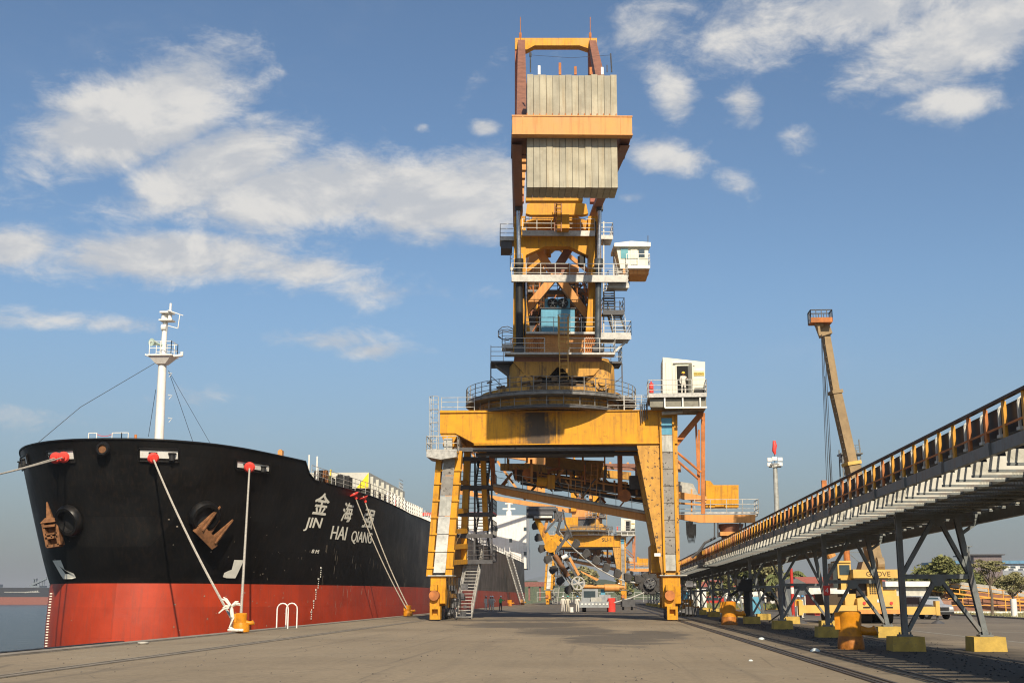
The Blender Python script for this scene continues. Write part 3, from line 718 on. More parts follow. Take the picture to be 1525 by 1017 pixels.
# rails on the forecastle
def deckrail(pxs, Y, zb, h, name='deck_rail', m=white):
    mb = MB(); pts = [Vector((P(px, 650, Y).x, Y, zb)) for px in pxs]; mb.rail(pts, h, .9, .055, (h, h * .55, .1)); return part(name, mb, m, ship, SO)
deckrail((132, 144), 90, 12.3, 1.35); deckrail((167, 181, 191), 90, 12.3, 1.35)
mb = MB()
for k in (1.25, .7, .2): mb.path([Vector((P(144 + t * 23, 650, 90).x, 90, 12.3 + k - .16 * math.sin(math.pi * t))) for t in (0, .25, .5, .75, 1)], .02, 4)
part('red_chain', mb, redp, ship, SO)
deckrail((209, 226, 236), 98, 12.1, 1.1); deckrail((244, 254), 98, 12.1, 1.1)
part('vent_post', MB().tube(P(202, 656, 96), P(202, 647, 96), .1), rusty, ship, SO)
# side rails along the deck edge
pts = [hull(q, ztop(q), 1, -.15)[0] for q in (13.2, 15, 17, 19, 21, 23, 25, 27, 29)]
mb = MB(); mb.rail(pts, 1.1, 1.2, .045, (1.08, .7, .36)); part('deck_rail', mb, gsteel, ship, SO)
for k in range(2):
    p_ = hull(13.4 + k * 1.1, ztop(13.4), 1, -.6)[0]; part('flag_post', MB().tube(p_, p_ + Vector((0, 0, 1.9)), .07, 6), white, ship, SO)
pts = [hull(q, ztop(q), 1, -.2)[0] for q in (27.5, 31, 35, 38, 41, 44.5)]
mb = MB()
for a, b in zip(pts[:-1], pts[1:]):
    n = 3
    for i in range(n): mb.beam(a.lerp(b, i / n), a.lerp(b, i / n) + Vector((0, 0, 1.15)), .26, .1, up=(0, 1, 0))
    for l in (1.15, .75, .4): mb.beam(a + Vector((0, 0, l)), b + Vector((0, 0, l)), .06)
part('bulwark_posts', mb, white, ship, SO)
pts = [hull(q, ztop(q), 1, -.2)[0] for q in range(46, 226, 6)]
part('deck_rail', MB().rail(pts, 1.1, 1.5, .06, (1.08, .6)), white, ship, SO)
# deck gear: winches, fairleads, drums
for (px, py, w, h, m, nm) in ((431, 705, .25, .8, orange, 'bollard_post'), (487, 718, .5, 1.2, blackp, 'winch_drum'), (495, 716, .5, 1.3, rust, 'winch_drum'), (502, 720, .35, 1.0, leaf_a, 'winch_motor'), (509, 724, .3, .9, blackp, 'winch_frame'),
                              (522, 721, .45, 1.3, blackp, 'fairlead_box'), (534, 724, .5, 1.4, blackp, 'fairlead_box'), (593, 752, .45, 1.3, blackp, 'winch_drum'), (604, 756, .22, 1.1, redp, 'hose_box')):
    q, z = hullpix(px, py + 12, 1, 10); c = hull(q, z, 1, -.9)[0]; c.z = ztop(q) - .1
    mb = MB()
    if 'drum' in nm: mb.tube(c + Vector((-.3, 0, h * .6)), c + Vector((.3, 0, h * .6)), h * .45, 16).box(c.x - .4, c.x + .4, c.y - .2, c.y + .2, c.z, c.z + h * .5)
    else: mb.box(c.x - w, c.x + w * .4, c.y - w, c.y + w, c.z, c.z + h).box(c.x - w * .8, c.x, c.y - w * .6, c.y + w * .6, c.z + h, c.z + h * 1.1)
    part(nm, mb, m, ship, SO)
# hatch covers down the deck
for i in range(7):
    y0 = 109 + i * 25.4; y1 = y0 + 20.5; ha = 12.45 if i == 0 else 12.0; x0, x1 = (XC - 14.0, -20.35) if i == 0 else (XC - 10, XC + 9.8)
    base = 10.15 if i == 0 else 9.4
    h_ = part('hatch_cover', MB().box(x0, x1, y0, y1, base + .9, ha), hatchg, ship, SO)
    part('hatch_coaming', MB().box(x0 + .3, x1 - .3, y0 + .3, y1 - .3, base - .6, base + .9), mat('coaming_dark' + str(i), (.07, .07, .06), .7) if i == 0 else hatchg, h_, SO)
    if i == 0:
        part('warning_corner', MB().add([(x1 - 1.1, y0 - .01, base + .92), (x1 - .02, y0 - .01, base + .92), (x1 - .02, y0 - .01, ha - .02)], [(0, 1, 2)]), mat('bright_yellow', (.8, .6, .03), .5), h_, SO)
        mb = MB(); mk = random.Random(2)
        for k in range(7):
            y = y0 + .8 + k * 2.8; mb.box(x1, x1 + .25, y, y + .2, base + .2, base + 2.0)
            mb.tube((x1 + .2, y + 1, base + .9), (x1 + .2, y + 1, base + 1.5), .25, 8, .08)
        part('cover_stiffener', mb, hatchg, h_, SO)
        mb = MB()
        for k, xx in enumerate((-27.2, -23.8)): mb.box(xx, xx + .12, y0 - .3, y0 - .02, ha - .5, ha + .25); mb.box(xx, xx + .1, y0 + 3, y0 + 3.1, ha, ha + .3)
        part('lashing_post', mb, mat('lashing_yellow', (.75, .5, .05), .5), h_, SO)
        mb = MB().rail([(x1 - .2, y1 - 2.4, ha), (x1 - .2, y1, ha)], .8, .8); part('cover_rail', mb, gsteel, h_, SO)
# accommodation block aft, facing forward
ay = 312.0
mb = MB().box(XC - 16, XC + 16.1, ay, ay + 14, 8.5, 21.6)
acc_ = part('accommodation_block', mb, white, ship, SO)
part('bridge_wing', MB().box(XC - 16.5, XC + 8, ay - .3, ay + 10, 21.62, 22.4), redp, acc_, SO)
pane = MB().box(-.35, .35, -.06, .04, -.45, .45).mesh('cabin_window')
for r_, zz in enumerate((12.2, 15.4, 18.2)):
    for k in range(9):
        if (k + r_) % 2: continue
        link('cabin_window', pane, acc_, Vector((XC - 14 + k * 3.6 + 1, ay, zz)) - SO, m=glass)
rmx = P(758, 765, ay + 3).x
mb = MB().tube((rmx, ay + 3, 21.5), (rmx, ay + 3, 25.5), .4, 8).box(rmx - 1.6, rmx + 1.6, ay + 2.8, ay + 3.2, 23.2, 23.6).box(rmx - 1, rmx + 1, ay + 2.8, ay + 3.2, 24.6, 24.9).box(rmx - .6, rmx + .6, ay + 2.6, ay + 3.4, 21.6, 22.8)
part('radar_mast', mb, white, acc_, SO)
fx = P(782, 850, ay + 18).x
part('funnel', MB().box(XC - 4, XC + 4, ay + 14, ay + 24, 9, 23), white, ship, SO)
part('poop_deck_house', MB().box(XC + 10, XC + 15.6, ay - 12, ay - 3, 9.4, 12.2), white, ship, SO)
part('free_fall_frame', MB().box(XC + 12.5, XC + 15.8, ay + 15, ay + 22, 9, 14), white, ship, SO)
# accommodation ladder down the side
a = Vector((QX - .2, 232, 9.6)); b_ = Vector((QX + .7, 262, .3))
lad = empty('gangway_ladder', b_, 'long aluminium gangway ladder let down from the ship side to the quay', 'gangway')
mb = MB().beam(a, b_, .1, .3).beam(a + Vector((.9, 0, 0)), b_ + Vector((.9, 0, 0)), .1, .3)
part('side_beam', mb, gsteel, lad, b_)
mb = MB(); mb.rail([a, b_], 1, 1.6, .08, (1, .5)); mb.rail([a + Vector((.9, 0, 0)), b_ + Vector((.9, 0, 0))], 1, 1.6, .08, (1, .5)); part('hand_rail', mb, white, lad, b_)
mb = MB()
for k in range(60): c = a.lerp(b_, k / 60) + Vector((.45, 0, .05)); mb.box(c.x - .4, c.x + .4, c.y - .12, c.y + .12, c.z, c.z + .05)
part('treads', mb, gsteel, lad, b_)['kind'] = 'stuff'

# ------------------------------------------------------------------ bollards and mooring ropes
brollr = mat('rusted_bollard_foot', (.36, .13, .02), .5, dirt=.9, dirtc=(.13, .04, .03), vs=2.2, var=.4, bump=.5, bs=8)
def quay_bollard(label, loc, sc=1.0, rz=0, mate=bollp):
    e = empty('bollard', loc, label, 'bollard', 'yellow mooring bollards', rz)
    part('foot', MB().lathe([(.40, 0), (.41, .06), (.39, .3), (.36, .42), (.30, .44)], n=20) if sc == .72 or sc == .75 else MB().lathe([(.42 * sc, 0), (.43 * sc, .08 * sc), (.40 * sc, .36 * sc), (.36 * sc, .46 * sc), (.30 * sc, .48 * sc)], n=20), brollr if sc > .8 else mate, e, smooth=True)
    prof = [(.39, .3), (.37, .5), (.36, .7), (.36, .95), (.37, 1.0), (.37, 1.17), (.33, 1.2), (0.001, 1.21)]
    part('side_lug', MB().box(-.47 * sc, -.28 * sc, -.2 * sc, .22 * sc, .62 * sc, 1.16 * sc), mate, e)
    part('post', MB().lathe([(r * sc, z * sc) for r, z in prof], n=20), mate, e, smooth=True)
    arm = MB().path([(.1 * sc, 0, .56 * sc), (.34 * sc, 0, .60 * sc), (.52 * sc, 0, .56 * sc), (.68 * sc, 0, .56 * sc), (.80 * sc, 0, .60 * sc), (.84 * sc, 0, .62 * sc)], [.22 * sc, .15 * sc, .13 * sc, .14 * sc, .17 * sc, .10 * sc], 14)
    part('horn', arm, mate, e, smooth=True)
    return e
b1 = quay_bollard('yellow twin horned bollard at the quay edge with two bow ropes round it', (QX + .6, 58.5, .05), .72, R(10))
b2 = quay_bollard('small yellow bollard at the quay edge holding the pair of breast ropes', (QX + .9, 108, .05), .75, 0)
for y, l in ((226, 'distant yellow bollard at the quay edge left of the far crane, nearer one'), (262, 'distant yellow bollard at the quay edge, farthest beneath the ship stern')): quay_bollard(l, (QX + 1.2, y, .05), .9)
def mooring(name_label, a, b, sag, r=.055, n=14, guards=(), grp='mooring ropes of the ship'):
    e = empty('mooring_rope', b, name_label, 'rope', grp)
    pts = []
    for i in range(n + 1):
        t = i / n; p = a.lerp(b, t); p.z -= sag * 4 * t * (1 - t); pts.append(p)
    part('rope_line', MB().path(pts, r, 6), rope, e, b, smooth=True)
    for t in guards:
        p = a.lerp(b, t); d = (b - a).normalized()
        part('rat_guard', MB().tube(p - d * .02, p + d * .12, .40, 22, .28).tube(p + d * .1, p + d * .45, .12, 8), redp, e, b, smooth=True)
    return e
def hp(px, py, side=1, off=.25, z=11):
    q, zz = hullpix(px, py, side, z); return hull(q, zz, side, off)[0]
bt1 = Vector((QX + .5, 58.5, .45)); bt2 = Vector((QX + .9, 108, .45))
mooring('pale rope from the bow port left of the second anchor down to the near bollard', hp(232, 679), bt1 + Vector((-.35, -.1, .25)), .35, .065, guards=(.012,))
mooring('pale rope running steeply from the third bow port to the near bollard', hp(370, 693), bt1 + Vector((.05, .1, .3)), .2, .065, guards=(.012,))
mooring('grey breast rope crossing the ship name, nearer of the pair', hp(523, 733), bt2 + Vector((-.1, -.2, .2)), .5, .05, guards=(.01,))
mooring('grey breast rope right of the ship name, farther of the pair', hp(537, 738), bt2 + Vector((.15, .1, .1)), .55, .05, guards=(.01,))
sb = Vector((-17.2, 36.5, .5)); 
def left_line(px, py, dz, lab, g):
    a = hp(px, py, -1, .3); d0 = P(-260, 757 + dz * 5, 46); mooring(lab, a, d0, .25, .05, guards=g)
left_line(88, 680, 0, 'pale head rope leading left from the bow, lower of the two', (.004,))
left_line(101, 679, -1.2, 'pale head rope leading left from the bow, upper of the two', (.004,))
# knotted rope tails at the near bollard
mb = MB(); rk = random.Random(4)
kc = bt1 + Vector((-.35, -.2, .75))
for i in range(9):
    d = Vector((rk.uniform(-1, 1), rk.uniform(-.4, .4), rk.uniform(-.7, .8))).normalized() * rk.uniform(.35, .65)
    mb.path([kc, kc + d * .6 + Vector((0, 0, .08)), kc + d], [.06, .05, .03], 5)
mb.path([kc, kc + Vector((.12, -.1, -.5)), kc + Vector((.1, -.3, -.95)), kc + Vector((.3, -.35, -1.08)), kc + Vector((.7, -.35, -1.08))], .09, 8)
mb.path([kc + Vector((.0, -.3, -1.05)), kc + Vector((.35, -.45, -1.05)), kc + Vector((.7, -.35, -1.05)), kc + Vector((.6, -.1, -1.05)), kc + Vector((.2, -.1, -1.05))], .06, 6)
mb.v = [(x, y, max(z, .09)) for x, y, z in mb.v]
solo('rope_knot', mb, mat('white_rope', (.66, .62, .54), .9, var=.2, vs=12), 'frayed white rope knot and loose coil lying round the near bollard', 'rope', smooth=True, origin=tuple(bt1))
explode_named(ship, ('cover_stiffener', 'masthead_lights', 'lashing_post', 'winch_drum', 'deck_houses', 'draught_scale'))
solo('mooring_ring', (lambda m_: (m_.path([Vector((QX + 1.1 + .15 * math.cos(R(k * 30)), 44.5 + .25 * math.sin(R(k * 30)), .05)) for k in range(13)], .035, 6), m_)[1])(MB()), mat('ring_white', (.38, .36, .31), .7), 'small white iron ring lying near the quay edge below the bow', 'ring', smooth=True, origin=(QX + 1.1, 44.5, 0))
# hoop ladder rails at the quay edge
hg = empty('ladder_hoops', (QX + .3, 69, 0), 'pair of white tubular hoops standing at the quay edge above a ladder', 'ladder hoops')
for k in (0, 1):
    y = 66.6 + k * 1.5; x = QX + .2 + k * .12
    pts = [(x, y, 0), (x, y, 1.0)] + [(x + .3 - .3 * math.cos(t), y, 1.0 + .32 * math.sin(t)) for t in [math.pi * j / 8 for j in range(1, 8)]] + [(x + .6, y, 1.0), (x + .6, y, 0)]
    part('hoop', MB().path(pts, .035, 6), white, hg, (QX + .3, 69, 0), smooth=True)

# ================================================================== THE SHIP UNLOADER
CO = Vector((-3.65, 95.2, 0)); PHI = R(5.1)
crane = empty('ship_unloader_crane', CO, 'tall near yellow ship unloader with concrete counterweight slabs standing across the quay', 'crane', 'ship unloaders on the quay')
RI = Matrix.Rotation(-PHI, 3, 'Z')
UY0 = 470.
def UL(px, py, yl):
    if py == 0: py = UY0
    d = RI @ ray(px, py); o = RI @ (Vector((0, 0, EYE)) - CO); t = (yl - o.y) / d.y
    return Vector((o.x + d.x * t, yl, o.z + d.z * t))
def up_(name, mb, m, parent=None, smooth=False, rot=0.):
    if parent: return part(name, mb, m, parent, smooth=smooth)
    o = part(name, mb, m, crane, smooth=smooth, rot=(0, 0, PHI)); UP.append(o); return o
def lo_(name, mb, m, parent=None, smooth=False): return part(name, mb, m, parent or crane, CO, smooth=smooth)
def pz2(pxs, Y): return [(P(x, y, Y).x, P(x, y, Y).z) for x, y in pxs]
def ul2(pxs, yl): return [(UL(x, y, yl).x, UL(x, y, yl).z) for x, y in pxs]
YF, YB = 91.0, 99.4
ZG0, ZG1 = P(950, 660, YF).z, P(950, 611, YF).z
sooty = mat('sooty_yellow_paint', (.50, .26, .05), .65, dirt=.95, dirtc=(.06, .045, .035), vs=.45, streak=.7, streakc=(.07, .05, .04))
sooty2 = mat('heavily_sooted_steel', (.16, .10, .05), .7, dirt=.9, dirtc=(.04, .035, .03), vs=.5, streak=.6, streakc=(.04, .035, .03))
msteel = mat('grimy_steel', (.17, .165, .155), .55, .2, dirt=.8, dirtc=(.04, .04, .04), vs=2.2, var=.3)
# ---- portal girders
gp = pz2([(655, 611), (1009, 611), (1009, 660), (706, 660), (678, 645), (655, 645)], YF)
g = lo_('front_girder', MB().prism(gp, YF, YF + 1.5), yellow)
mb = MB()
for px in (769, 829, 951): x = P(px, 630, YF).x; mb.box(x - .05, x + .05, YF - .06, YF - .003, ZG0, ZG1 - .01)
mb.box(gp[0][0], gp[1][0], YF - .12, YF - .003, ZG1 - .05, ZG1 + .02); mb.box(P(706, 660, YF).x, gp[1][0], YF - .15, YF - .003, ZG0 - .05, ZG0 + .03)
lo_('girder_flange', mb, yellow, g)
# soot run down the middle of the front girder
sm = yellow.copy(); sm.name = 'coal_sooted_yellow'; t = sm.node_tree; b = t.nodes['Principled BSDF']; o = nd(t, 'ShaderNodeTexCoord').outputs['Object']
src = b.inputs['Base Color'].links[0].from_socket
mp = nd(t, 'ShaderNodeMapping'); t.links.new(o, mp.inputs[0]); mp.inputs['Scale'].default_value = (1.3, 1.3, .16)
f = noise(t, mp.outputs[0], 1.1, 8, .65, .3); f2 = noise(t, o, .8, 8, .7, .4)
s = nd(t, 'ShaderNodeSeparateXYZ'); t.links.new(o, s.inputs[0]); xm = P(801, 640, YF).x - CO.x
u = mth(t, 'DIVIDE', mth(t, 'ABSOLUTE', mth(t, 'SUBTRACT', s.outputs[0], xm)), 2.3)
t.links.new(mix(t, ramp(t, mth(t, 'ADD', mth(t, 'MULTIPLY', u, .8), mth(t, 'ADD', mth(t, 'MULTIPLY', f, 1.5), mth(t, 'MULTIPLY', f2, 1.3))), 1.45, 2.15, .93, .0), src, (.04, .034, .03)), b.inputs['Base Color'])
g.data.materials.clear(); g.data.materials.append(sm)
lo_('rear_girder', MB().prism([(x, z) for x, z in gp], YB - 1.5, YB), yellow)
lx, rx = gp[0][0], gp[1][0]
lo_('side_girder', MB().box(rx - 1.6, rx - .1, YF + 1.5, YB - 1.5, ZG0 + .02, ZG1 - .02), yellow)
lo_('side_girder', MB().box(lx + .1, lx + 1.3, YF + 1.5, YB - 1.5, ZG1 - 1.8, ZG1 - .02), yellow)
lo_('cable_tray', MB().box(lx + 1, rx - 2.5, YF + .4, YF + .8, ZG0 - .45, ZG0 - .15).tube((lx + 2.5, YF + 2.2, ZG0 - .5), (rx - 2.5, YF + 2.2, ZG0 - .5), .14, 8).tube((lx + 2.5, YF + 3.4, ZG0 - .4), (rx - 2.5, YF + 3.4, ZG0 - .4), .1, 8), dsteel)
lo_('portal_deck', MB().box(lx + 1.3, rx - 1.6, YF + 1.5, YB - 1.5, ZG1 - .5, ZG1 - .3).box(-8.5, 1.2, YF + 2.5, YB - 2, ZG0 - .3, ZG0 + .3), dsteel)
# ---- right leg (wide at the girder, narrow at the foot)
rl = pz2([(948, 661), (1009, 661), (1013, 858), (986, 858)], YF)
for y0, y1 in ((YF, YF + 1.3), (YB - 1.3, YB)):
    lo_('portal_leg', MB().prism(rl, y0, y1), yspot)
xo, xi = P(1002, 740, YF).x, P(986, 740, YF).x
n = 9; top_, bot_ = 622, 850
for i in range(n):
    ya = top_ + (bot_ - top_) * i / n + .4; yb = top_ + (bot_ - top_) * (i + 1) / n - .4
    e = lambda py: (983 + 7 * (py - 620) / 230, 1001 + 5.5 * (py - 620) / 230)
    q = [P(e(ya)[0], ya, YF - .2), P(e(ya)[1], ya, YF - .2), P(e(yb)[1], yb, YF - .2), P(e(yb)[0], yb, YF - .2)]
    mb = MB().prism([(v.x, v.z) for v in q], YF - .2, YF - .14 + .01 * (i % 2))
    o = lo_('cover_plate', mb, (bluep if i == 0 else plate) if i < 2 or i == n - 1 else platespot)  # topmost plate in blue: its sky reflection is put into the colour
mb = MB()
for ea in (983, 1002): mb.beam(P(ea, 620, YF - .15), P(ea + 7, 852, YF - .15), .14, .3, up=(0, 1, 0))
lo_('plate_edge', mb, yellow)
# tie tube and ladders behind right leg
mb = MB().box(P(977, 0, YF).x - .5, P(977, 0, YF).x + 1.0, YF + 1.6, YB - 1.5, 3.4, 5.4); lo_('sill_beam', mb, yellow)
# ---- left leg: pinned strut of two columns with grey cover plates
mb = MB().prism(pz2([(655, 645), (682, 645), (676, 657), (661, 657)], YF), YF + .1, YF + 1.2); lo_('leg_pivot', mb, yellow)
mb = MB().tube((P(668, 662, YF).x, YF - .1, P(668, 662, YF).z), (P(668, 662, YF).x, YF + 1.3, P(668, 662, YF).z), .42, 18); lo_('pivot_pin', mb, yellow, smooth=True)
for (tp, bt, w) in (((655, 680), (640, 858), .42), ((684, 672), (669, 858), .48)):
    lo_('leg_column', MB().beam(P(*tp, YF + .5), P(*bt, YF + .5), w, .9, up=(0, 1, 0)), yellow)
for (tp, bt, w) in (((697, 664), (690, 840), .5), ((719, 664), (724, 790), .4)):
    lo_('leg_column', MB().beam(P(*tp, YB - .5), P(*bt, YB - .5), w, .9, up=(0, 1, 0)), yellow)
mb = MB()
for py in (720, 762, 792, 815, 838):
    a = P(676 - (py - 680) * .08, py, YF + .9); b = P(693, py - 2, YB - 1); mb.beam(a, b, .35, .35)
for py in (700, 720, 745, 770, 795, 820, 845):
    for xx in (655.5, 684): c = P(xx - (py - 680) * .085, py, YF - .02); mb.box(c.x - .28, c.x + .28, YF - .05, YF + .04, c.z - .06, c.z + .06)
lo_('leg_stiffener', mb, yellow)
ys_ = [681, 708, 738, 768, 795, 822, 853]
for i in range(6):
    ya, yb = ys_[i] + .5, ys_[i + 1] - .5; e = lambda py: (661 - (py - 681) * .09, 678 - (py - 681) * .088)
    q = [P(e(ya)[0], ya, YF - .1), P(e(ya)[1], ya, YF - .1), P(e(yb)[1], yb, YF - .1), P(e(yb)[0], yb, YF - .1)]
    lo_('cover_plate', MB().prism([(v.x, v.z) for v in q], YF - .1, YF - .04), platespot if i < 2 else (plate if i < 3 else mat('bright_dusty_plate%d' % i, (.55, .55, .51), .5, .2, dirt=.3)))
# ---- travelling gear
def bogie(cx, w, y0, px0, px1):
    z1 = P(650, 858, YF).z
    b = lo_('bogie', MB().prismx([(y0, 1.2), (y0 - .1, 2.4), (y0 + .15, z1 - 1.0), (y0 + .15, z1), (y0 + 2.3, z1), (y0 + 2.3, .9), (y0 + .8, .9)], cx - w, cx + w), yellow)
    def c(nm, mb, m, sm_=False): o = part(nm, mb, m, b, CO, smooth=sm_); return o
    c('dust_shelf', MB().box(cx - w - .2, cx + w + .5, y0 - .05, y0 + 2.4, z1 + .02, z1 + .1), plate)
    c('buffer', MB().box(cx - .42, cx + .32, y0 - 1.1, y0 - .3, .08, .38).box(cx - .42, cx - .26, y0 - 1.1, y0 - .3, .38, .8).box(cx + .16, cx + .32, y0 - 1.1, y0 - .3, .38, .8).box(cx - .42, cx + .32, y0 - 1.1, y0 - .3, .8, 1.0).box(cx - .25, cx + .15, y0 - .7, y0 - .3, .38, .8), yellow)
    c('brake_drum', MB().tube((cx - w * .3, y0 - .9, 1.75), (cx - w * .3, y0 + .3, 1.75), .36, 18), rusty, True)
    c('brake_housing', MB().box(cx - w * .9, cx + w * .3, y0 - .6, y0 + .2, 1.0, 1.5).box(cx - w * .75, cx + w * .1, y0 - .9, y0 - .2, 2.1, 2.5), yellow)
    for k in range(2):
        c('wheel', MB().tube((cx - .15, y0 + .3 + k * 1.5, .42), (cx + .15, y0 + .3 + k * 1.5, .42), .4, 20), dsteel, True)
    mb = MB().prismx([(y0 + 2.4, .8), (y0 + 2.4, 3.2), (y0 + 9.5, 3.2), (y0 + 9.5, .8), (y0 + 8.4, 1.6), (y0 + 4, 1.6)], cx - w * .7, cx + w * .7); c('equaliser_beam', mb, yspot)
    for k in range(4): c('wheel', MB().tube((cx - .15, y0 + 5.6 + k * 1.25, .42), (cx + .15, y0 + 5.6 + k * 1.25, .42), .4, 20), dsteel, True)
    rg = random.Random(int(px0)); mb = MB()
    for k in range(16):
        x = rg.uniform(cx + w * .4, cx + w + 1.3); y = rg.uniform(y0 + .3, y0 + 2.6); z = rg.uniform(.2, 2.4); s_ = rg.uniform(.12, .4)
        if k % 3: mb.box(x - s_, x + s_ * .6, y, y + s_, z, z + s_ * 1.4)
        else: mb.tube((x - s_, y, z + .2), (x + s_, y, z + .2), s_ * .6, 10)
    c('drive_machinery', mb, mat('greasy_machinery%d' % int(px0), (.12, .12, .125), .5, .4, dirt=.5, var=.5))
    mb = MB()
    for k in range(7): x = cx + w * .4 + k * .22; mb.path([(x, y0 + .4, z1 - .1), (x + .05, y0 + .3, z1 - 1.2), (x - .1 + .04 * k, y0 + .3, .3)], .03, 4)
    c('hanging_hose', mb, blackp)
    return b
bogie(P(652, 880, YF).x, .55, YF, 636, 668); bogie(P(1001, 880, YF).x - .02, .62, YF, 985, 1012)
# ---- left platform, caged ladder
zp = P(660, 678, YF - 1).z
mb = MB().prism(pz2([(635, 672), (680, 672), (680, 680), (656, 684), (635, 680)], YF - 1), YF - 1, YF + 2)
lo_('pivot_platform', mb, gsteel)
xa, xb = P(635, 670, YF - 1).x, P(681, 670, YF - 1).x; zp = P(655, 672, YF - 1).z
lo_('platform_rail', MB().rail([(xa, YF + 2, zp), (xa, YF - 1, zp), (xb, YF - 1, zp), (xb, YF + 2, zp)], 1.15, .9, .05, (1.12, .6), True), gsteel)
lo_('fuse_box', MB().box(P(663, 0, YF).x, P(677, 0, YF).x - .1, YF - .7, YF - .3, zp + .1, zp + 1.0), plate)
a = P(647.5, 672, YF + .3); b = P(647.5, 592, YF + .3)
lo_('caged_ladder', MB().ladder(a, b, .55, cage=True), gsteel)
zt = ZG1
lo_('girder_rail', MB().rail([(lx + .1, YF + .1, zt), (P(706, 0, YF).x, YF + .1, zt)], 1.15, 1.3, .045, (1.12, .8, .4)), gsteel)
lo_('girder_rail', MB().rail([(rx - .1, YF + .1, zt), (P(905, 0, YF).x, YF + .1, zt)], 1.15, 1.3, .045, (1.12, .8, .4)), gsteel)
# ---- stair tower at the left rear
sx0, sx1 = P(694, 0, 100).x, P(733, 0, 100).x
for k, py in enumerate((676, 718, 758, 790, 828)):
    z = P(700, py + 8, 99).z
    mb = MB().box(sx0 - .6, sx1 + .2, 98.5, 102, z, z + .12).box(sx0 - .6, sx1 + .2, 98.4, 98.5, z - .18, z + .14); pl_ = lo_('stair_landing', mb, dsteel)
    o = part('landing_rail', MB().rail([(sx0 - .6, 98.5, z + .1), (sx1 + .2, 98.5, z + .1), (sx1 + .2, 102, z + .1)], 1.15, .8, .05, (1.12, .75, .4)), dsteel, pl_, CO)
zs = [P(700, py + 8, 99).z for py in (676, 718, 758, 790, 828)]
tread = MB().box(-.42, .42, -.12, .12, -.02, .02).mesh('stair_tread')
def stair(a, b, w, m, nm='stair_flight', ax=Vector((1, 0, 0)), par=None, org=None, rails=True, rot=0):
    a = Vector(a); b = Vector(b); org = CO if org is None else org
    mb = MB()
    for s_ in (-w / 2, w / 2):
        mb.beam(a + ax * s_, b + ax * s_, .06, .26)
        if rails:
            mb.beam(a + ax * s_ + Vector((0, 0, 1.05)), b + ax * s_ + Vector((0, 0, 1.05)), .05); mb.beam(a + ax * s_ + Vector((0, 0, .55)), b + ax * s_ + Vector((0, 0, .55)), .04)
            k = max(1, int((b - a).length / 1.4))
            for i in range(k + 1): p = a.lerp(b, i / k) + ax * s_; mb.beam(p, p + Vector((0, 0, 1.05)), .05)
    st_ = part(nm, mb, m, par or crane, org)
    n_ = max(3, int(abs(b.z - a.z) / .24))
    for i in range(n_):
        p = a.lerp(b, (i + .5) / n_) - Vector(org); link('stair_tread', tmesh(w, m, abs(ax.y) > .5), st_, p)
    return st_
TM = {}
def tmesh(w, m, alongy):
    k = (round(w, 2), m.name, alongy)
    if k not in TM:
        me = (MB().box(-.12, .12, -w / 2, w / 2, -.025, .025) if alongy else MB().box(-w / 2, w / 2, -.12, .12, -.025, .025)).mesh('stair_tread'); me.materials.append(m); TM[k] = me
    return TM[k]
for i in range(4):
    x = sx1 - .7 if i % 2 == 0 else sx1 - .75
    stair((x, 98.7 + (2.8 if i % 2 else 0), zs[i + 1] + .12), (x, 98.7 + (0 if i % 2 else 2.8), zs[i] + .1), .95, dsteel)
for xx in (sx0 - .5, sx1 + .1, sx0 + .9): lo_('stair_post', MB().box(xx - .07, xx + .07, 98.45, 98.6, 5.0, zs[0]), dsteel)
a = Vector((P(693, 915, YF + 6).x, YF + 5, .05)); b = Vector((P(704, 845, YF + 8).x + .1, YF + 8.6, zs[4] + .1))
stair(a, b, 1.15, gsteel, 'boarding_stair')
mb = MB().box(-12.3, -10.9, 98, 103, 3.2, 6.2); lo_('switch_cabin', mb, mat('dark_brown_steel', (.20, .12, .05), .7, dirt=.5))  # cabin in plain dark brown
# ---- slewing ring and platforms (concentric with the slewing axis)
zr = ZG1
def ring_rail(r, z, a0, a1, h=1.1, n=40, m=None, nm='ring_rail', pw=.06, rot=False):
    m = m or msteel
    mb = MB(); P_ = [(r * math.cos(R(a0 + (a1 - a0) * i / n)), r * math.sin(R(a0 + (a1 - a0) * i / n)), z) for i in range(n + 1)]
    for i, p in enumerate(P_):
        if i % 1 == 0: mb.beam(p, (p[0], p[1], p[2] + h), pw)
    for l in (h, h * .68, h * .36): mb.path([(p[0], p[1], p[2] + l) for p in P_], .024, 4)
    mb.path([(p[0], p[1], p[2] + .06) for p in P_], .05, 4)
    return up_(nm, mb, m)
up_('ring_pedestal', MB().lathe([(5.3, zr + .02), (5.5, zr + .15), (5.6, zr + .9), (5.5, zr + 1.7)], n=56), sooty, smooth=True)
up_('lower_ring_platform', MB().lathe([(5.4, zr + .03), (6.15, zr + .03), (6.15, zr + .16), (5.4, zr + .16)], n=56), dsteel, smooth=True)
ring_rail(6.1, zr + .16, 195, 345, 1.1, 13)
zu = UL(835, 582, -6.6).z
up_('upper_ring_platform', MB().lathe([(5.4, zu - .3), (6.6, zu - .2), (6.6, zu), (4, zu)], n=56), msteel, smooth=True)
ring_rail(6.55, zu, 150, 395, 1.1, 30)
up_('slewing_bearing', MB().lathe([(5.35, zr + 1.7), (5.35, zu - .35)], n=56), mat('greased_bearing', (.06, .05, .04), .4, .3, dirt=.5), smooth=True)
up_('turntable', MB().lathe([(4.3, zu), (4.5, zu + .5), (4.3, zu + 1.0), (3.9, zu + 1.05)], n=48), sooty2, smooth=True)
zq = UL(835, 527, -4.4).z; xx_a, xx_b = UL(764, 540, -3.9).x, UL(902, 540, -3.9).x
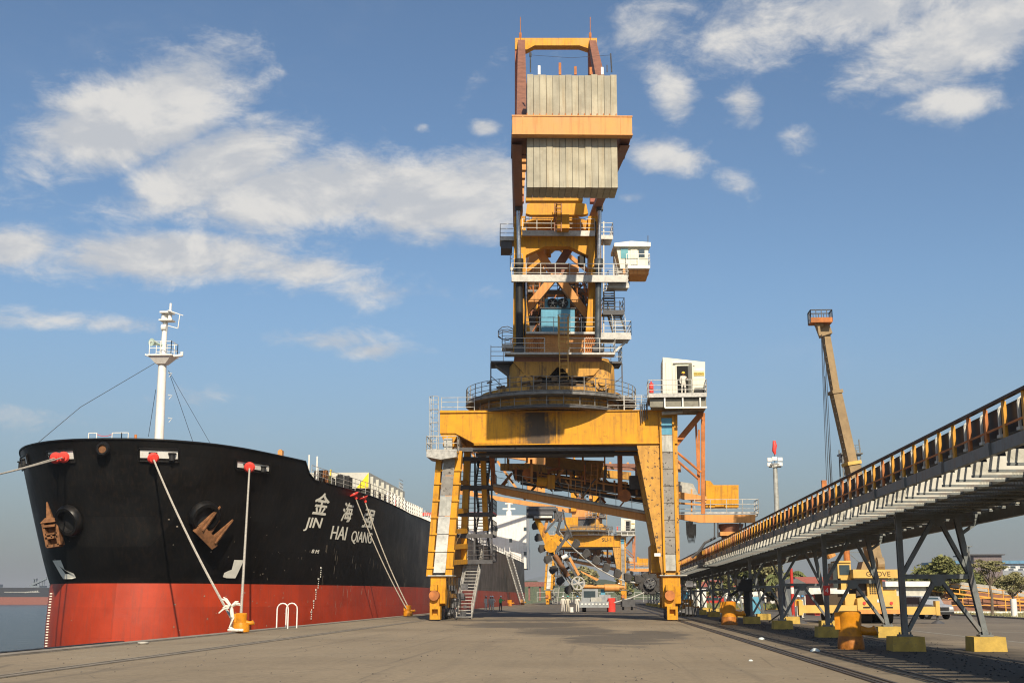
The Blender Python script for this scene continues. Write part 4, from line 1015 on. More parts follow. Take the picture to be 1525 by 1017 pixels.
# rounded corner columns under the main deck
for sx in (-1, 1):
    xx = UL(783 if sx < 0 else 893, 560, -3.6).x
    b = MB().lathe([(1.15, zu + .02), (1.25, zu + .6), (1.2, zq - .7), (.8, zq - .1)], (xx, -2.6, 0), 24); up_('corner_drum', b, sooty, smooth=True)
    b = MB().tube((xx + sx * .1, -4.6, zu + 1.0), (xx + sx * .1, -3.4, zu + 1.0), .62, 20).tube((xx + sx * .1, -4.75, zu + 1.0), (xx + sx * .1, -4.5, zu + 1.0), .3, 14); up_('slewing_motor', b, yspot, smooth=True)
    b = MB().box(xx - 1.3, xx + 1.3, 1, 4, zu, zq - .1); up_('rear_column', b, yellow)
up_('turntable_core', MB().box(-2.6, 2.6, -1.5, 3.5, zu + 1.0, zq - .1), dsteel)
mb = MB(); rg = random.Random(17)
for k in range(34):
    a_ = R(rg.uniform(200, 340)); r_ = rg.uniform(4.6, 5.6); s_ = rg.uniform(.08, .24); x, y = r_ * math.cos(a_), r_ * math.sin(a_); z_ = zu + rg.uniform(0, 1.0)
    if k % 2: mb.box(x - s_, x + s_, y - s_, y + s_, z_, z_ + s_ * 1.6)
    else: mb.tube((x - s_ * 1.5, y, z_ + .3), (x + s_ * 1.5, y, z_ + .4), s_ * .5, 10)
up_('ring_machinery', mb, sooty2)['kind'] = 'stuff'
up_('deck_skirt', MB().prism([(xx_a, zq - .5), (xx_b, zq - .5), (xx_b - .9, zq - 1.5), (xx_b - 2.6, zq - 1.7), (xx_b - 3.3, zq - .9), (xx_a + 3.3, zq - .9), (xx_a + 2.6, zq - 1.7), (xx_a + .9, zq - 1.5)], -3.9, -3.6), sooty)
# ---- main deck
xl, xr_ = UL(752, 527, -4.4).x, UL(915, 527, -4.4).x
up_('main_deck', MB().box(xl + .7, xr_ - .9, -3.9, 4.5, zq - .5, zq - .15), brownst)
up_('deck_walkway', MB().box(xl, xr_, -5.0, -3.9, zq - .15, zq), gsteel)
up_('deck_rail', MB().rail([(xl, -4.0, zq), (xl, -4.95, zq), (UL(829, 0, -5).x - .9, -4.95, zq)], 1.1, 1.2, .05, (1.08, .7, .35)).rail([(UL(829, 0, -5).x + .9, -4.95, zq), (xr_, -4.95, zq), (xr_, -4, zq)], 1.1, 1.2, .05, (1.08, .7, .35)), gsteel)
for sx in (-1, 1):    # side balconies lower down
    x0 = UL(731 if sx < 0 else 926, 545, -3).x; x1 = UL(768 if sx < 0 else 893, 545, -3).x; z = UL(745, 541, -3).z
    x0, x1 = min(x0, x1), max(x0, x1)
    up_('side_balcony', MB().box(x0, x1, -3.2, -.8, z, z + .15).prism([(x0 + .3, z), (x1, z), (x1, z - 1.2)] if sx < 0 else [(x0, z), (x1 - .3, z), (x0, z - 1.2)], -2.6, -1.4), dsteel)
    up_('balcony_rail', MB().rail([(x1 if sx < 0 else x0, -3.2, z + .15), (x0 if sx < 0 else x1, -3.2, z + .15), (x0 if sx < 0 else x1, -.8, z + .15)], 1.2, .9, .05), gsteel)
    mb = MB(); e_ = x0 if sx < 0 else x1; mb.beam((e_, -3.1, z), (e_, -3.1, z - 2.6), .09); mb.beam((e_, -3.1, z - 1), (e_ - sx * 1.6, -3.1, z - 2.4), .05); up_('balcony_strut', mb, dsteel)
# ---- orange machinery housing made of boards
zh = UL(834, 498, -3.8).z; hx0, hx1 = UL(783, 510, -3.8).x, UL(886, 510, -3.8).x
up_('machinery_housing', MB().box(hx0, hx1, -3.78, 2.5, zq, zh), orange)
nb = 9
for i in range(nb):
    a_ = zq + .05 + (zh - zq - .1) * i / nb; b_ = zq + .05 + (zh - zq - .1) * (i + 1) / nb - .02
    for (u0, u1) in ((hx0 + .04, UL(826, 0, -3.8).x - .02), (UL(846, 0, -3.8).x + .02, hx1 - .04)):
        up_('housing_panel', MB().box(u0, u1, -3.81 - .012 * (i % 2), -3.782, a_, b_), orange)
up_('upper_walkway', MB().box(hx0, hx1, -4.3, -3.85, zh - .06, zh + .1), gsteel)
up_('walkway_rail', MB().rail([(hx0, -4.25, zh + .1), (hx1, -4.25, zh + .1)], 1.15, 1.1, .045, (1.1, .75, .4)), gsteel)
up_('caged_ladder', MB().ladder((UL(839, 0, -5.1).x, -5.2, zr + 2.2), (UL(839, 0, -5.1).x, -5.2, UL(839, 472, -5).z), .62, cage=False).ladder((UL(839, 0, -5.1).x, -5.25, zq + .2), (UL(839, 0, -5.1).x, -5.25, UL(839, 472, -5).z), .75, cage=True), mat('ochre_ladder', (.5, .28, .07), .5))
mb = MB()
for s0 in (788, 868):
    for k in range(6): x = UL(s0 + k * 3, 0, -4.6).x; mb.path([(x, -4.5, zq + .1), (x + .05, -4.6, zq + .9), (x + .3, -4.2, zq + 1.3), (x + .4, -3.85, zq + 1.2)], .045, 5)
up_('red_hose', mb, rusty)
# ---- blue hydraulic power pack with fans
bx0, bx1, bz0, bz1 = UL(806, 0, -3.4).x, UL(856, 0, -3.4).x, zh + .1, UL(831, 460, -3.4).z
bp_ = up_('blue_power_pack', MB().box(bx0, bx1, -3.4, -.6, bz0, bz1), bluep)
for k in range(2): up_('pack_door', MB().box(bx0 + .06 + k * (bx1 - bx0) / 2, bx0 - .06 + (k + 1) * (bx1 - bx0) / 2, -3.45, -3.402, bz0 + .1, bz1 - .2).box(bx0 + .5 + k * (bx1 - bx0) / 2, bx0 + 1.0 + k * (bx1 - bx0) / 2, -3.48, -3.45, bz1 - .65, bz1 - .6), bluep, bp_)
up_('pack_roof', MB().box(bx0 - .1, bx1 + .1, -3.5, -.5, bz1, bz1 + .06), dsteel, bp_)
fx0, fx1, fz1 = UL(812, 0, -2.9).x, UL(849, 0, -2.9).x, UL(831, 445, -2.9).z
up_('cooler_box', MB().box(fx0, fx1, -2.9, -1.6, bz1 + .06, fz1), bluep, bp_)
for k in range(2):
    cx = fx0 + (fx1 - fx0) * (.3 + .42 * k); cz = (bz1 + fz1) / 2 + .1
    f_ = up_('fan_shroud', MB().tube((cx, -3.0, cz), (cx, -2.88, cz), .4, 20), blackp, bp_, True)
    mb = MB()
    for j in range(6): a_ = R(j * 60 + k * 20); mb.beam((cx, -3.02, cz), (cx + .3 * math.cos(a_), -3.03, cz + .3 * math.sin(a_)), .09, .02)
    mb.tube((cx, -3.06, cz), (cx, -3.0, cz), .1, 10); up_('fan_blades', mb, gsteel, f_)
# ---- tower: two legs, arch beam, mast to the top
def leg_poly(pts, y0, y1, m=yellow, nm='tower_leg'): return up_(nm, MB().prism(ul2(pts, y0), y0, y1), m)
leg_poly([(764, 524), (766, 322), (783, 322), (783, 440), (790, 498), (784, 524)], -3.6, -2.4)
leg_poly([(896, 524), (895, 322), (876, 322), (877, 440), (872, 498), (877, 524)], -3.6, -2.4)
leg_poly([(764, 524), (766, 322), (783, 322), (783, 524)], 1.4, 2.6, yellow); leg_poly([(896, 524), (895, 322), (876, 322), (877, 524)], 1.4, 2.6, yellow)
up_('arch_beam', MB().prism(ul2([(783, 350), (877, 350), (877, 381), (868, 377), (848, 367), (812, 367), (794, 375), (783, 380)], -3.5), -3.5, -2.6), yellow)
mb = MB()
for px in (848, 805): x = UL(px, 0, -3.55).x; zz = UL(px, 350, -3.5).z; mb.box(x - .03, x + .03, -3.55, -3.5, UL(px, 366, -3.5).z, zz)
up_('arch_stiffener', mb, yellow)
# braces
def br(a, b, w, m=brownst, y=-1.5, nm='brace', y2=None): return up_(nm, MB().beam(UL(*a, y), UL(*b, y if y2 is None else y2), w, w * 1.1, up=(0, 1, 0)), m)
br((798, 368), (827, 412), .55, orange); br((848, 370), (822, 412), .6, brownst)
br((826, 412), (784, 462), .6, orange, -1.8); br((830, 412), (878, 476), .6, orange, -1.8)
up_('brace_node', MB().prism(ul2([(812, 392), (848, 392), (836, 412), (822, 412)], -1.9), -1.9, -1.2), brownst)
up_('hoist_hook', MB().tube(UL(816, 372, -1), UL(816, 383, -1), .25, 12), yellow, smooth=True)
# ---- hydraulic luffing cylinders
for (bx, tx) in ((774, 772), (890, 893)):
    a = UL(bx, 518, -4.3); b = UL((bx + tx) / 2, 388, -4.3); c = UL(tx, 312, -4.5)
    cy = up_('luffing_cylinder', MB().tube(a, b, .27 if bx < 800 else .24, 18).tube(b - Vector((0, 0, .5)), b + Vector((0, 0, .1)), .34, 18), blackp if bx < 800 else mat('cylinder_barrel', (.10, .11, .115), .3, .6), smooth=True)
    up_('piston_rod', MB().tube(b, c, .16, 14), chrome, cy, True); up_('rod_clevis', MB().box(c.x - .25, c.x + .25, c.y - .3, c.y + .3, c.z - .1, c.z + .5), dsteel, cy)
    up_('cylinder_foot', MB().box(a.x - .4, a.x + .4, a.y - .4, a.y + .5, a.z - .35, a.z + .1), dsteel, cy)
# ---- tower platforms
def plat(px0, px1, py, y0, y1, nm='tower_platform', toe=.3, fence=(1, 1, 1), m=gsteel, h=1.1):
    a = UL(px0, py, y0); b = UL(px1, py, y0); z = a.z
    o = up_(nm, MB().box(a.x, b.x, y0, y1, z - .1, z).box(a.x, b.x, y0 - .02, y0 + .06, z - .12 - toe * .5, z + toe * .5), m)
    pts = ([(a.x, y1, z)] if fence[0] else []) + [(a.x, y0, z), (b.x, y0, z)] + ([(b.x, y1, z)] if fence[2] else [])
    up_('platform_rail', MB().rail(pts, h, 1.15, .045, (1.08, .72, .36)), m, o)
    return o
plat(778, 886, 346, -4.2, -3.6, fence=(0, 1, 0)); plat(745, 766, 354, -3.4, -1.2, toe=.2); plat(895, 913, 352, -3.4, -1.2, toe=.2)
up_('platform_box', MB().box(UL(746, 0, -3.3).x, UL(763, 0, -3.3).x, -3.3, -1.3, UL(746, 370, -3.3).z, UL(746, 359, -3.3).z), dsteel)
plat(762, 935, 413, -4.9, -3.7, fence=(0, 1, 1), toe=.42)
plat(893, 940, 499, -4.2, -1.5, toe=.4); plat(760, 778, 399, -3.6, -3.0, toe=.1)
up_('support_strut', MB().beam(UL(938, 504, -3.6), UL(914, 525, -3.6), .16), gsteel)
plat(748, 768, 514, -3.4, -1.4, toe=.2)
# right side stairs
def ustair(pa, pb, y0, y1, w=.8, m=gsteel):
    a = UL(pa[0], pa[1], y0); b = UL(pb[0], pb[1], y1); o = stair(a, b, w, m, par=crane, org=Vector((0, 0, 0)))
    o.rotation_euler = (0, 0, PHI); UP.append(o); return o
ustair((928, 424), (921, 396), -3.9, -2.3, .75); ustair((908, 470), (906, 424), -3.2, -1.2, .85, dsteel); ustair((922, 494), (914, 468), -3.9, -2.4, .95)
plat(898, 930, 464, -3.6, -2.2, toe=.25, m=dsteel); plat(906, 937, 424, -4.2, -2.6, toe=.25)
up_('stair_frame', MB().beam(UL(899, 525, -2.9), UL(899, 330, -2.9), .1).beam(UL(916, 500, -2.9), UL(914, 395, -2.9), .08), gsteel)
# ---- right operator cab on the tower
cx0, cx1 = UL(918, 0, -3).x, UL(967, 0, -3).x
cz0, cz1 = UL(940, 401, -3).z, UL(940, 368, -3).z
cab = up_('operator_cab', MB().prism([(cx0 + .35, cz0), (cx1, cz0), (cx1, cz1), (cx0 + .05, cz1)], -3.2, -.8), cream)
up_('cab_roof', MB().prism(ul2([(915, 367), (915, 362), (940, 359), (969, 361), (969, 367)], -3.5), -3.5, -.6), white, cab)
up_('cab_base', MB().hexa([tuple(UL(x, y, d)) for x, y, d in ((933, 419, -1.9), (962, 419, -1.9), (962, 419, -.8), (933, 419, -.8), (929, 402, -3.2), (967, 402, -3.2), (967, 402, -.8), (929, 402, -.8))]).box(UL(929, 0, -3.2).x, cx1, -3.22, -.8, UL(940, 408, -3.2).z, cz0 - .01), orange, cab)
up_('cab_window', MB().box(UL(926, 0, -3.2).x, UL(937, 0, -3.2).x, -3.25, -3.18, UL(930, 385, -3.2).z, UL(930, 370, -3.2).z), tealglass, cab)
up_('cab_door', MB().box(UL(941, 0, -3.2).x, UL(951, 0, -3.2).x, -3.24, -3.18, cz0 + .05, cz1 - .15), cream, cab)
up_('cab_window', MB().box(UL(953, 0, -3.2).x, UL(962, 0, -3.2).x, -3.24, -3.18, cz0 + .9, cz1 - .25), glass, cab)
up_('cab_rail', MB().rail([(cx0 + .8, -3.6, cz0), (cx1 + .05, -3.6, cz0), (cx1 + .05, -.8, cz0)], 1.05, .8, .045, (1.05, .55), True).box(cx0 + .8, cx1 + .05, -3.65, -3.2, cz0 - .1, cz0), white, cab)
up_('antenna', MB().tube(UL(965, 361, -3), UL(965, 351, -3), .03, 5), dsteel, cab)
# lattice and machinery inside the tower
rg = random.Random(11)
mb = MB()
for k in range(34):
    px = rg.uniform(786, 872); py = rg.uniform(418, 492)
    if 800 < px < 860 and py > 440: continue
    a = UL(px, py, rg.uniform(-1, 1.5)); s_ = rg.uniform(.1, .4)
    if k % 2: mb.box(a.x - s_, a.x + s_, a.y, a.y + .4, a.z - s_ * .6, a.z + s_ * .6)
    else: mb.tube(a, a + Vector((rg.uniform(-1, 1), 0, rg.uniform(-.2, 1.2))), .07, 6)
up_('tower_machinery', mb, mat('brown_machinery', (.16, .09, .05), .6, .1, dirt=.5, var=.5))
for k, (pa, pb, w_) in enumerate((((784, 404), (876, 330), .3), ((784, 330), (876, 404), .3), ((784, 410), (876, 410), .35), ((786, 430), (804, 498), .25), ((874, 430), (862, 498), .25), ((800, 425), (800, 470), .2), ((842, 425), (842, 470), .2), ((784, 440), (876, 440), .2), ((806, 345), (806, 300), .25), ((858, 345), (858, 300), .25))):
    up_('rear_lattice', MB().beam(UL(*pa, 2.2), UL(*pb, 2.2), w_), (yellow, orange, brownst)[k % 3])
mb = MB()
for k in range(22):
    px = rg.choice((rg.uniform(786, 806), rg.uniform(856, 874), rg.uniform(790, 870))); py = rg.uniform(416, 490); a = UL(px, py, rg.uniform(-2.2, 1))
    mb.path([a, a + Vector((rg.uniform(-.3, .3), 0, -.5)), a + Vector((rg.uniform(-.9, .9), 0, -rg.uniform(.6, 1.6)))], .05, 5)
up_('tower_pipes', mb, rusty)['kind'] = 'stuff'
up_('cabinet', MB().box(UL(786, 0, -1.5).x, UL(797, 0, -1.5).x, -1.5, -.6, zh, UL(790, 470, -1.5).z).box(UL(864, 0, -1.5).x, UL(874, 0, -1.5).x, -1.5, -.6, zh, UL(870, 478, -1.5).z), dsteel)
for (a0_, a1_, yy, d0) in ((786, 874, 432, -.8), (786, 874, 462, .6)):
    plat(a0_, a1_, yy, d0, d0 + .9, nm='inner_platform', toe=.06, m=msteel)
for px in (788, 800, 812, 846, 858, 870): up_('inner_post', MB().beam(UL(px, 412, .2), UL(px, 497, .2), .12), (orange, dsteel, yellow)[px % 3])
for (pa, pb) in (((770, 330), (770, 520)), ((887, 330), (887, 520)), ((781, 420), (781, 500))):
    up_('hydraulic_hose', MB().path([UL(*pa, -3.7), UL(pa[0] + 2, (pa[1] + pb[1]) / 2, -3.75), UL(*pb, -3.7)], .06, 5), blackp)
up_('winch_housing', MB().box(UL(786, 0, .5).x, UL(804, 0, .5).x, .2, 2, zh, UL(795, 462, .5).z), brownst)
up_('rear_mast', MB().box(UL(843, 0, 2).x, UL(862, 0, 2).x, 1.5, 3, zh, UL(850, 397, 2).z).box(UL(838, 0, 2).x, UL(862, 0, 2).x, 1.4, 3.1, UL(850, 402, 2).z, UL(850, 397, 2).z), orange)
mb = MB()
for py in (424, 430, 437, 444): mb.beam(UL(842, py, .8), UL(872, py + 1, .8), .12, .1)
for px in (846, 855, 864, 871): mb.beam(UL(px, 422, .7), UL(px, 448, .7), .1)
up_('rear_cable_frame', mb, dsteel)
up_('hanging_cable', MB().path([UL(868, 440, -2), UL(870, 460, -2), UL(867, 480, -2), UL(872, 500, -2)], .12, 6).path([UL(866, 382, -3), UL(866, 396, -3)], .3, 6), blackp)
mb = MB()
for i, (ax_, ay_) in enumerate(((-1, 0), (-.4, .3), (.5, -.2))): mb.path([UL(754, 500, -2.5) + Vector((.65 * math.cos(t) , .3 * math.sin(t), .6 * math.sin(t) * (.6 + i * .2) + i * .1)) for t in [k * .7 for k in range(9)]], .035, 5)
up_('cable_loops', mb, dsteel)
# ---- masts, top frame, tie plates
for px0, px1 in ((767, 780), (878, 889)):
    a0 = ul2([(px0 - .5, 322), (px1 + 2, 322)], 3.0)
mz = UL(828, 72, 4.5).z
tf = ul2([(767, 57), (889, 57), (889, 74), (881, 74), (863, 68), (796, 68), (785, 74), (767, 74)], 4.5)
up_('top_frame', MB().prism(tf, 4.5, 5.4), yellow)
mb = MB().box(tf[0][0], tf[0][0] + .75, 4.6, 5.3, UL(770, 300, 4.6).z, tf[2][1]).box(tf[1][0] - .75, tf[1][0], 4.6, 5.3, UL(770, 300, 4.6).z, tf[2][1])
up_('mast_column', mb, mat('mast_red_brown', (.34, .10, .06), .6, dirt=.3))
FY = -22.2
fr = ul2([(763, 173), (941, 173), (941, 200), (763, 200)], FY)
fx0, fx1, fz0, fz1 = fr[0][0], fr[1][0], fr[2][1], fr[0][1]
for sx, tx in ((fx0 + .62, tf[0][0] + .55), (fx1 - 1.3, tf[1][0] - .4)):
    b = MB().hexa([(sx - .35, FY + .6, fz1 - .2), (sx + .35, FY + .6, fz1 - .2), (sx + .35, FY + 2.2, fz1 - .2), (sx - .35, FY + 2.2, fz1 - .2), (tx - .3, 4.2, mz + .6), (tx + .3, 4.2, mz + .6), (tx + .3, 5.2, mz + .6), (tx - .3, 5.2, mz + .6)])
    up_('tie_plate', b, brownst)
for px in (775, 879): a = UL(px, 56, 4.6); up_('lightning_rod', MB().tube(a, UL(px, 26, 4.6), .035, 5).tube(a - Vector((0, 0, .3)), a + Vector((0, 0, .4)), .12, 6), rusty)
# ---- counterweight frame: closed box frame round the slabs
FB = FY + 4.0
up_('frame_front_beam', MB().box(fx0, fx1, FY, FY + .55, fz0, fz1).box(fx0 - .03, fx1 + .03, FY - .04, FY + .6, fz1 - .02, fz1 + .06).box(fx0 - .03, fx1 + .03, FY - .04, FY + .6, fz0 - .07, fz0), orange)
up_('frame_rib', MB().box(fx0 + .62, fx0 + .68, FY - .03, FY - .003, fz0, fz1), orange); up_('frame_rib', MB().box(fx1 - .72, fx1 - .66, FY - .03, FY - .003, fz0, fz1), orange)
up_('frame_rear_beam', MB().box(fx0, fx1, FB, FB + .6, fz0, fz1), brownst)
ta0, ta1 = UL(767, 305, -3.3), UL(893, 305, -3.3)
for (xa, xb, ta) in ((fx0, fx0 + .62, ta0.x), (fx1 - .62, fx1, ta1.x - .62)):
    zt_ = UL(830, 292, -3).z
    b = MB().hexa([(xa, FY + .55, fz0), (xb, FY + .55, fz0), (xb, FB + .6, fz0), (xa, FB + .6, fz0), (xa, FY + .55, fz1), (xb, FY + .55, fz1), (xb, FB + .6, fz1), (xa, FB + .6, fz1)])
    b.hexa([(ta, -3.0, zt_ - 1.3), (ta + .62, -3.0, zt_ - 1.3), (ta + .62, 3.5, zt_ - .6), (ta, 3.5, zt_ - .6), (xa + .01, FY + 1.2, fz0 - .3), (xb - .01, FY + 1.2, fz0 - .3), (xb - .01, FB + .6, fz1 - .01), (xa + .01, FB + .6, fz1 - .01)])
    up_('counterweight_arm', b, brownst)  # brown red puts the shade of the arm sides into the colour
up_('frame_floor', MB().box(fx0 + .62, fx0 + 1.2, FY + .55, FB, fz0 + .1, fz0 + .3), brownst)
mb = MB()
for k in range(15): x = fx0 + .9 + (fx1 - fx0 - 1.9) * k / 14; mb.box(x, x + .05, FY - .02, FY + .3, fz1 + .06, fz1 + .2)
up_('slab_stops', mb, rusty)
# slabs
ct = ul2([(785, 109), (919, 109), (919, 172), (785, 172)], FY + .35); c2 = ul2([(785, 204), (920, 204), (920, 277), (785, 277)], FY + .35)
rg = random.Random(21)
for (q, nrow) in ((ct, 0), (c2, 1)):
    x0, x1 = q[0][0], q[1][0]; za, zb = q[2][1], q[0][1]
    if nrow == 0: za = fz0 + .3
    else: zb = fz0 + .25
    nS = 14
    for i in range(nS):
        w = (x1 - x0) / nS; dy = rg.uniform(-.03, .03); xa, xb = x0 + i * w + .012, x0 + (i + 1) * w - .012
        ya = FY + .62 + dy if nrow == 0 else FY + .7 + dy
        if nrow == 0: ya += 0.0
        zz = zb + (rg.uniform(-.03, .05) if nrow == 0 else 0)
        if nrow: pr = MB().prismx([(ya, za), (ya, zz), (ya + 2.1, zz), (ya + 2.1, za - .0)], xa, xb)
        else: pr = MB().box(xa, xb, ya, ya + 2.1, za, zz)
        up_('ballast_slab', pr, concrete if rg.random() < .62 else concrete2)
for px, h in ((803, .5), (857, .45), (880, .4), (834, .7), (897, .4)): a = UL(px, 109, FY + 1); up_('lifting_lug', MB().box(a.x - .08, a.x + .08, a.y, a.y + .1, a.z - .1, a.z + h), white if px in (803, 897) else rusty)
a, b = UL(790, 108, FY + 2.5), UL(911, 108, FY + 2.5)
up_('warning_light_post', MB().tube(a, a + Vector((0, 0, 1.3)), .05, 6).tube(a + Vector((0, 0, 1.1)), a + Vector((0, 0, 1.35)), .09, 6).tube(b, b + Vector((-.05, 0, 1.3)), .05, 6).tube(b - Vector((.3, 0, 0)), b + Vector((-.3, 0, .5)), .04, 6).path([a + Vector((0, 0, 1.2)), (a + b) / 2 + Vector((0, 0, 1.0)), b + Vector((0, 0, 1.2))], .012, 4), dsteel)
# ---- yellow bellied box girders seen under the slabs
mb = MB().prism(ul2([(783, 293), (868, 293), (868, 299), (783, 299)], -7), -7, -6.4)
mb.prism(ul2([(783, 318), (785, 304), (800, 300), (858, 301), (873, 304), (876, 318), (868, 320), (790, 320)], -4.6), -4.6, -4)
mb.prism(ul2([(785, 340), (783, 330), (800, 323), (860, 323), (876, 330), (876, 342)], -2.8), -2.8, -2)
up_('cross_girder', mb, yellow)
up_('centre_web', MB().box(UL(829, 0, -3.5).x, UL(847, 0, -3.5).x, -5.3, 1, UL(840, 350, -3.5).z, UL(840, 296, -5).z), yellow)
up_('girder_ladder', MB().ladder(UL(831, 345, -5.4), UL(831, 300, -5.4), .5), brownst)
mb = MB()
for k in range(9): yy = FY + 1.5 + k * 2.0; zz = UL(775, 205 + k * 12, FY + 1.5 + k * 2.0).z; mb.box(fx0 + .65, fx0 + 1.15, yy, yy + .5, zz, zz + .6)
up_('arm_bracket', mb, orange)
# ---- boom reaching away over the ship hold
bz = UL(830, 340, 3).z
bm = up_('boom', MB().hexa([(-1.3, 2.7, bz - .6), (1.3, 2.7, bz - .6), (1.3, 2.7, bz + 1), (-1.3, 2.7, bz + 1), (-.8, 31, 35.6), (.8, 31, 35.6), (.8, 31, 37.2), (-.8, 31, 37.2)]), orange)
up_('lower_boom', MB().hexa([(-.5, 2.7, zq + 1), (.5, 2.7, zq + 1), (.5, 2.7, zq + 2), (-.5, 2.7, zq + 2), (-.5, 31, 25.4), (.5, 31, 25.4), (.5, 31, 26.4), (-.5, 31, 26.4)]), orange)
up_('boom_rail', MB().rail([(-1.4, 5, bz + 1.0), (-.9, 30, 37)], 1.1, 2.5, .06, (1.1, .6)), gsteel)
for (ya, za, yb, zb) in ((4.6, 40, 14, 31.2), (5, 42, 24, 34.8), (8, 23, 14, 30.6), (14, 24, 20, 32.6), (20, 25, 26, 34.6), (26, 25.5, 30, 36)):
    up_('added_boom_brace', MB().beam((0, ya, za), (0, yb, zb), .7, .5), orange)  # braces added so diagonal shadows fall on the accommodation block
up_('elevator_column', MB().box(-.9, .9, 30.4, 32.2, 11.5, 37), orange)
mb = MB().lathe([(1.2, 26.2), (2.6, 26.4), (2.6, 26.7), (1.2, 26.7)], (0, 31.3, 0), 28); up_('elevator_platform', mb, orange)
mb = MB(); 
for i in range(18): a_ = R(i * 20); p = Vector((2.55 * math.cos(a_), 31.3 + 2.55 * math.sin(a_), 26.7)); mb.beam(p, p + Vector((0, 0, 1.1)), .06)
mb.path([(2.55 * math.cos(R(i * 20)), 31.3 + 2.55 * math.sin(R(i * 20)), 27.8) for i in range(19)], .04, 4); up_('elevator_rail', mb, orange)
up_('elevator_cab', MB().box(-2.3, -.9, 29.4, 31.2, 22.8, 25.2).box(-2.0, -1.2, 30, 31, 25.2, 26.3), orange)

# ---- belt feeder bridge slung under the portal
BY = 98.5
def bp2(pts, Y=BY): return pz2(pts, Y)
lo_('feeder_bridge', MB().prism(bp2([(733, 723), (736, 732), (748, 736), (967, 777), (1010, 777), (1010, 767), (968, 766)]), BY, BY + .5).prism(bp2([(733, 723), (736, 732), (748, 736), (967, 777), (1010, 777), (1010, 767), (968, 766)], BY + 2.4), BY + 2.4, BY + 2.9), orange)
mb = MB(); mb.hexa([P(748, 735, BY + .5), P(967, 776, BY + .5), P(967, 776, BY + 2.4), P(748, 735, BY + 2.4), P(748, 732, BY + .5), P(967, 772, BY + .5), P(967, 772, BY + 2.4), P(748, 732, BY + 2.4)])
lo_('bridge_floor', mb, dsteel)
mb = MB(); mb.tube(P(735, 722, BY - .15), P(968, 764, BY - .15), .13, 8); lo_('bridge_pipe', mb, gsteel)
mb = MB(); mb.rail([P(735, 721, BY), P(800, 733, BY), P(870, 746, BY), P(965, 763, BY)], 1.1, 1.4, .045, (1.08, .6)); lo_('bridge_rail', mb, gsteel)
lo_('bridge_extension', MB().prism(bp2([(1008, 766), (1125, 766), (1125, 778), (1042, 778), (1008, 772)]), BY, BY + .4).prism(bp2([(1008, 766), (1125, 766), (1125, 778), (1042, 778), (1008, 772)], BY + 2.5), BY + 2.5, BY + 2.9), orange)
xe0, xe1 = P(1008, 0, BY).x, P(1125, 0, BY).x; ze = P(1060, 765, BY).z
lo_('extension_deck', MB().box(xe0, xe1, BY + .4, BY + 2.5, ze - .15, ze - .02), gsteel)
lo_('extension_rail', MB().rail([(xe0, BY, ze), (xe1, BY, ze), (xe1, BY + 2.6, ze)], 1.15, 1.2, .05, (1.12, .75, .4), True), gsteel)
lo_('chute_hood', MB().prism(bp2([(1051, 755), (1051, 715), (1058, 716), (1063, 722), (1100, 722), (1100, 755)], BY + .5), BY + .5, BY + 2.3), yellow)
lo_('hood_door', MB().prism(bp2([(1065, 754), (1065, 724), (1080, 724), (1080, 754)], BY + .44), BY + .44, BY + .495), yellow)
lo_('transfer_duct', MB().prism(bp2([(1006, 738), (1006, 716), (1032, 720), (1040, 736)], BY + .8), BY + .8, BY + 2), plate)
ch = MB().lathe([(1.05, P(1085, 779, BY).z), (.75, P(1085, 793, BY).z), (.75, P(1085, 800, BY).z)], (P(1083, 0, BY + 1.2).x, BY + 1.3, 0), 16); lo_('discharge_chute', ch, brownst, smooth=True)
lo_('chute_skirt', MB().box(P(1068, 0, BY).x, P(1098, 0, BY).x, BY + .3, BY + 2.3, P(1085, 797, BY).z, P(1085, 791, BY).z), orange)
mb = MB()
for px in (1064, 1069, 1102, 1110): mb.path([P(px, 778, BY), P(px, 800 - (px > 1100) * 4, BY)], .06, 5)
mb.path([P(1066, 800, BY + 1), P(1050, 808, BY + 1), P(1040, 822, BY + 1), P(1030, 830, BY + 1)], .12, 6)
lo_('hanging_chain', mb, dsteel)
mb = MB()
for k in range(6): x = 1022 + k * 1.8; mb.path([P(x, 776, BY), P(x + 1, 795, BY), P(x + 3, 808, BY), P(x + 5, 795, BY), P(x + 5, 780, BY)], .05, 5)
lo_('festoon_cable', mb, blackp)
# hangers and hinge posts
for a, b in (((729, 662), (735, 722)), ((733, 662), (737, 722)), ((921, 660), (922, 742)), ((925, 660), (925, 742))): lo_('hanger_bar', MB().beam(P(*a, BY), P(*b, BY), .2, .3), rusty)
# upper belt with trough frames on the bridge
mb = MB().prism(bp2([(762, 699), (773, 699), (980, 727), (980, 742), (960, 740), (766, 714)], BY + 1), BY + 1, BY + 1.5)
lo_('belt_casing', mb, mat('casing_brown', (.13, .085, .05), .7, dirt=.4))
for k in range(13):
    t = k / 12; px = 768 + t * 196; y0 = 700 + t * 24; lo_('trough_frame', MB().beam(P(px, y0 - 3, BY + .8), P(px + .5, y0 + 15, BY + .8), .16, .2), orange if k % 3 else rusty)
lo_('belt_hood', MB().prism(bp2([(812, 676), (880, 688), (882, 703), (812, 694)], BY + 2), BY + 2, BY + 4), mat('hood_ochre', (.32, .19, .05), .6, dirt=.5))
mb = MB()
mb.beam(P(806, 702, BY + 1), P(806, 728, BY + 1), .1); mb.beam(P(842, 715, BY + .9), P(860, 740, BY + .9), .14); mb.beam(P(880, 722, BY + .9), P(866, 742, BY + .9), .14)
mb.tube(P(800, 706, BY + .6), P(970, 730, BY + .6), .07, 6).tube(P(795, 718, BY + .6), P(975, 746, BY + .6), .06, 6)
lo_('bridge_brace', mb, orange)
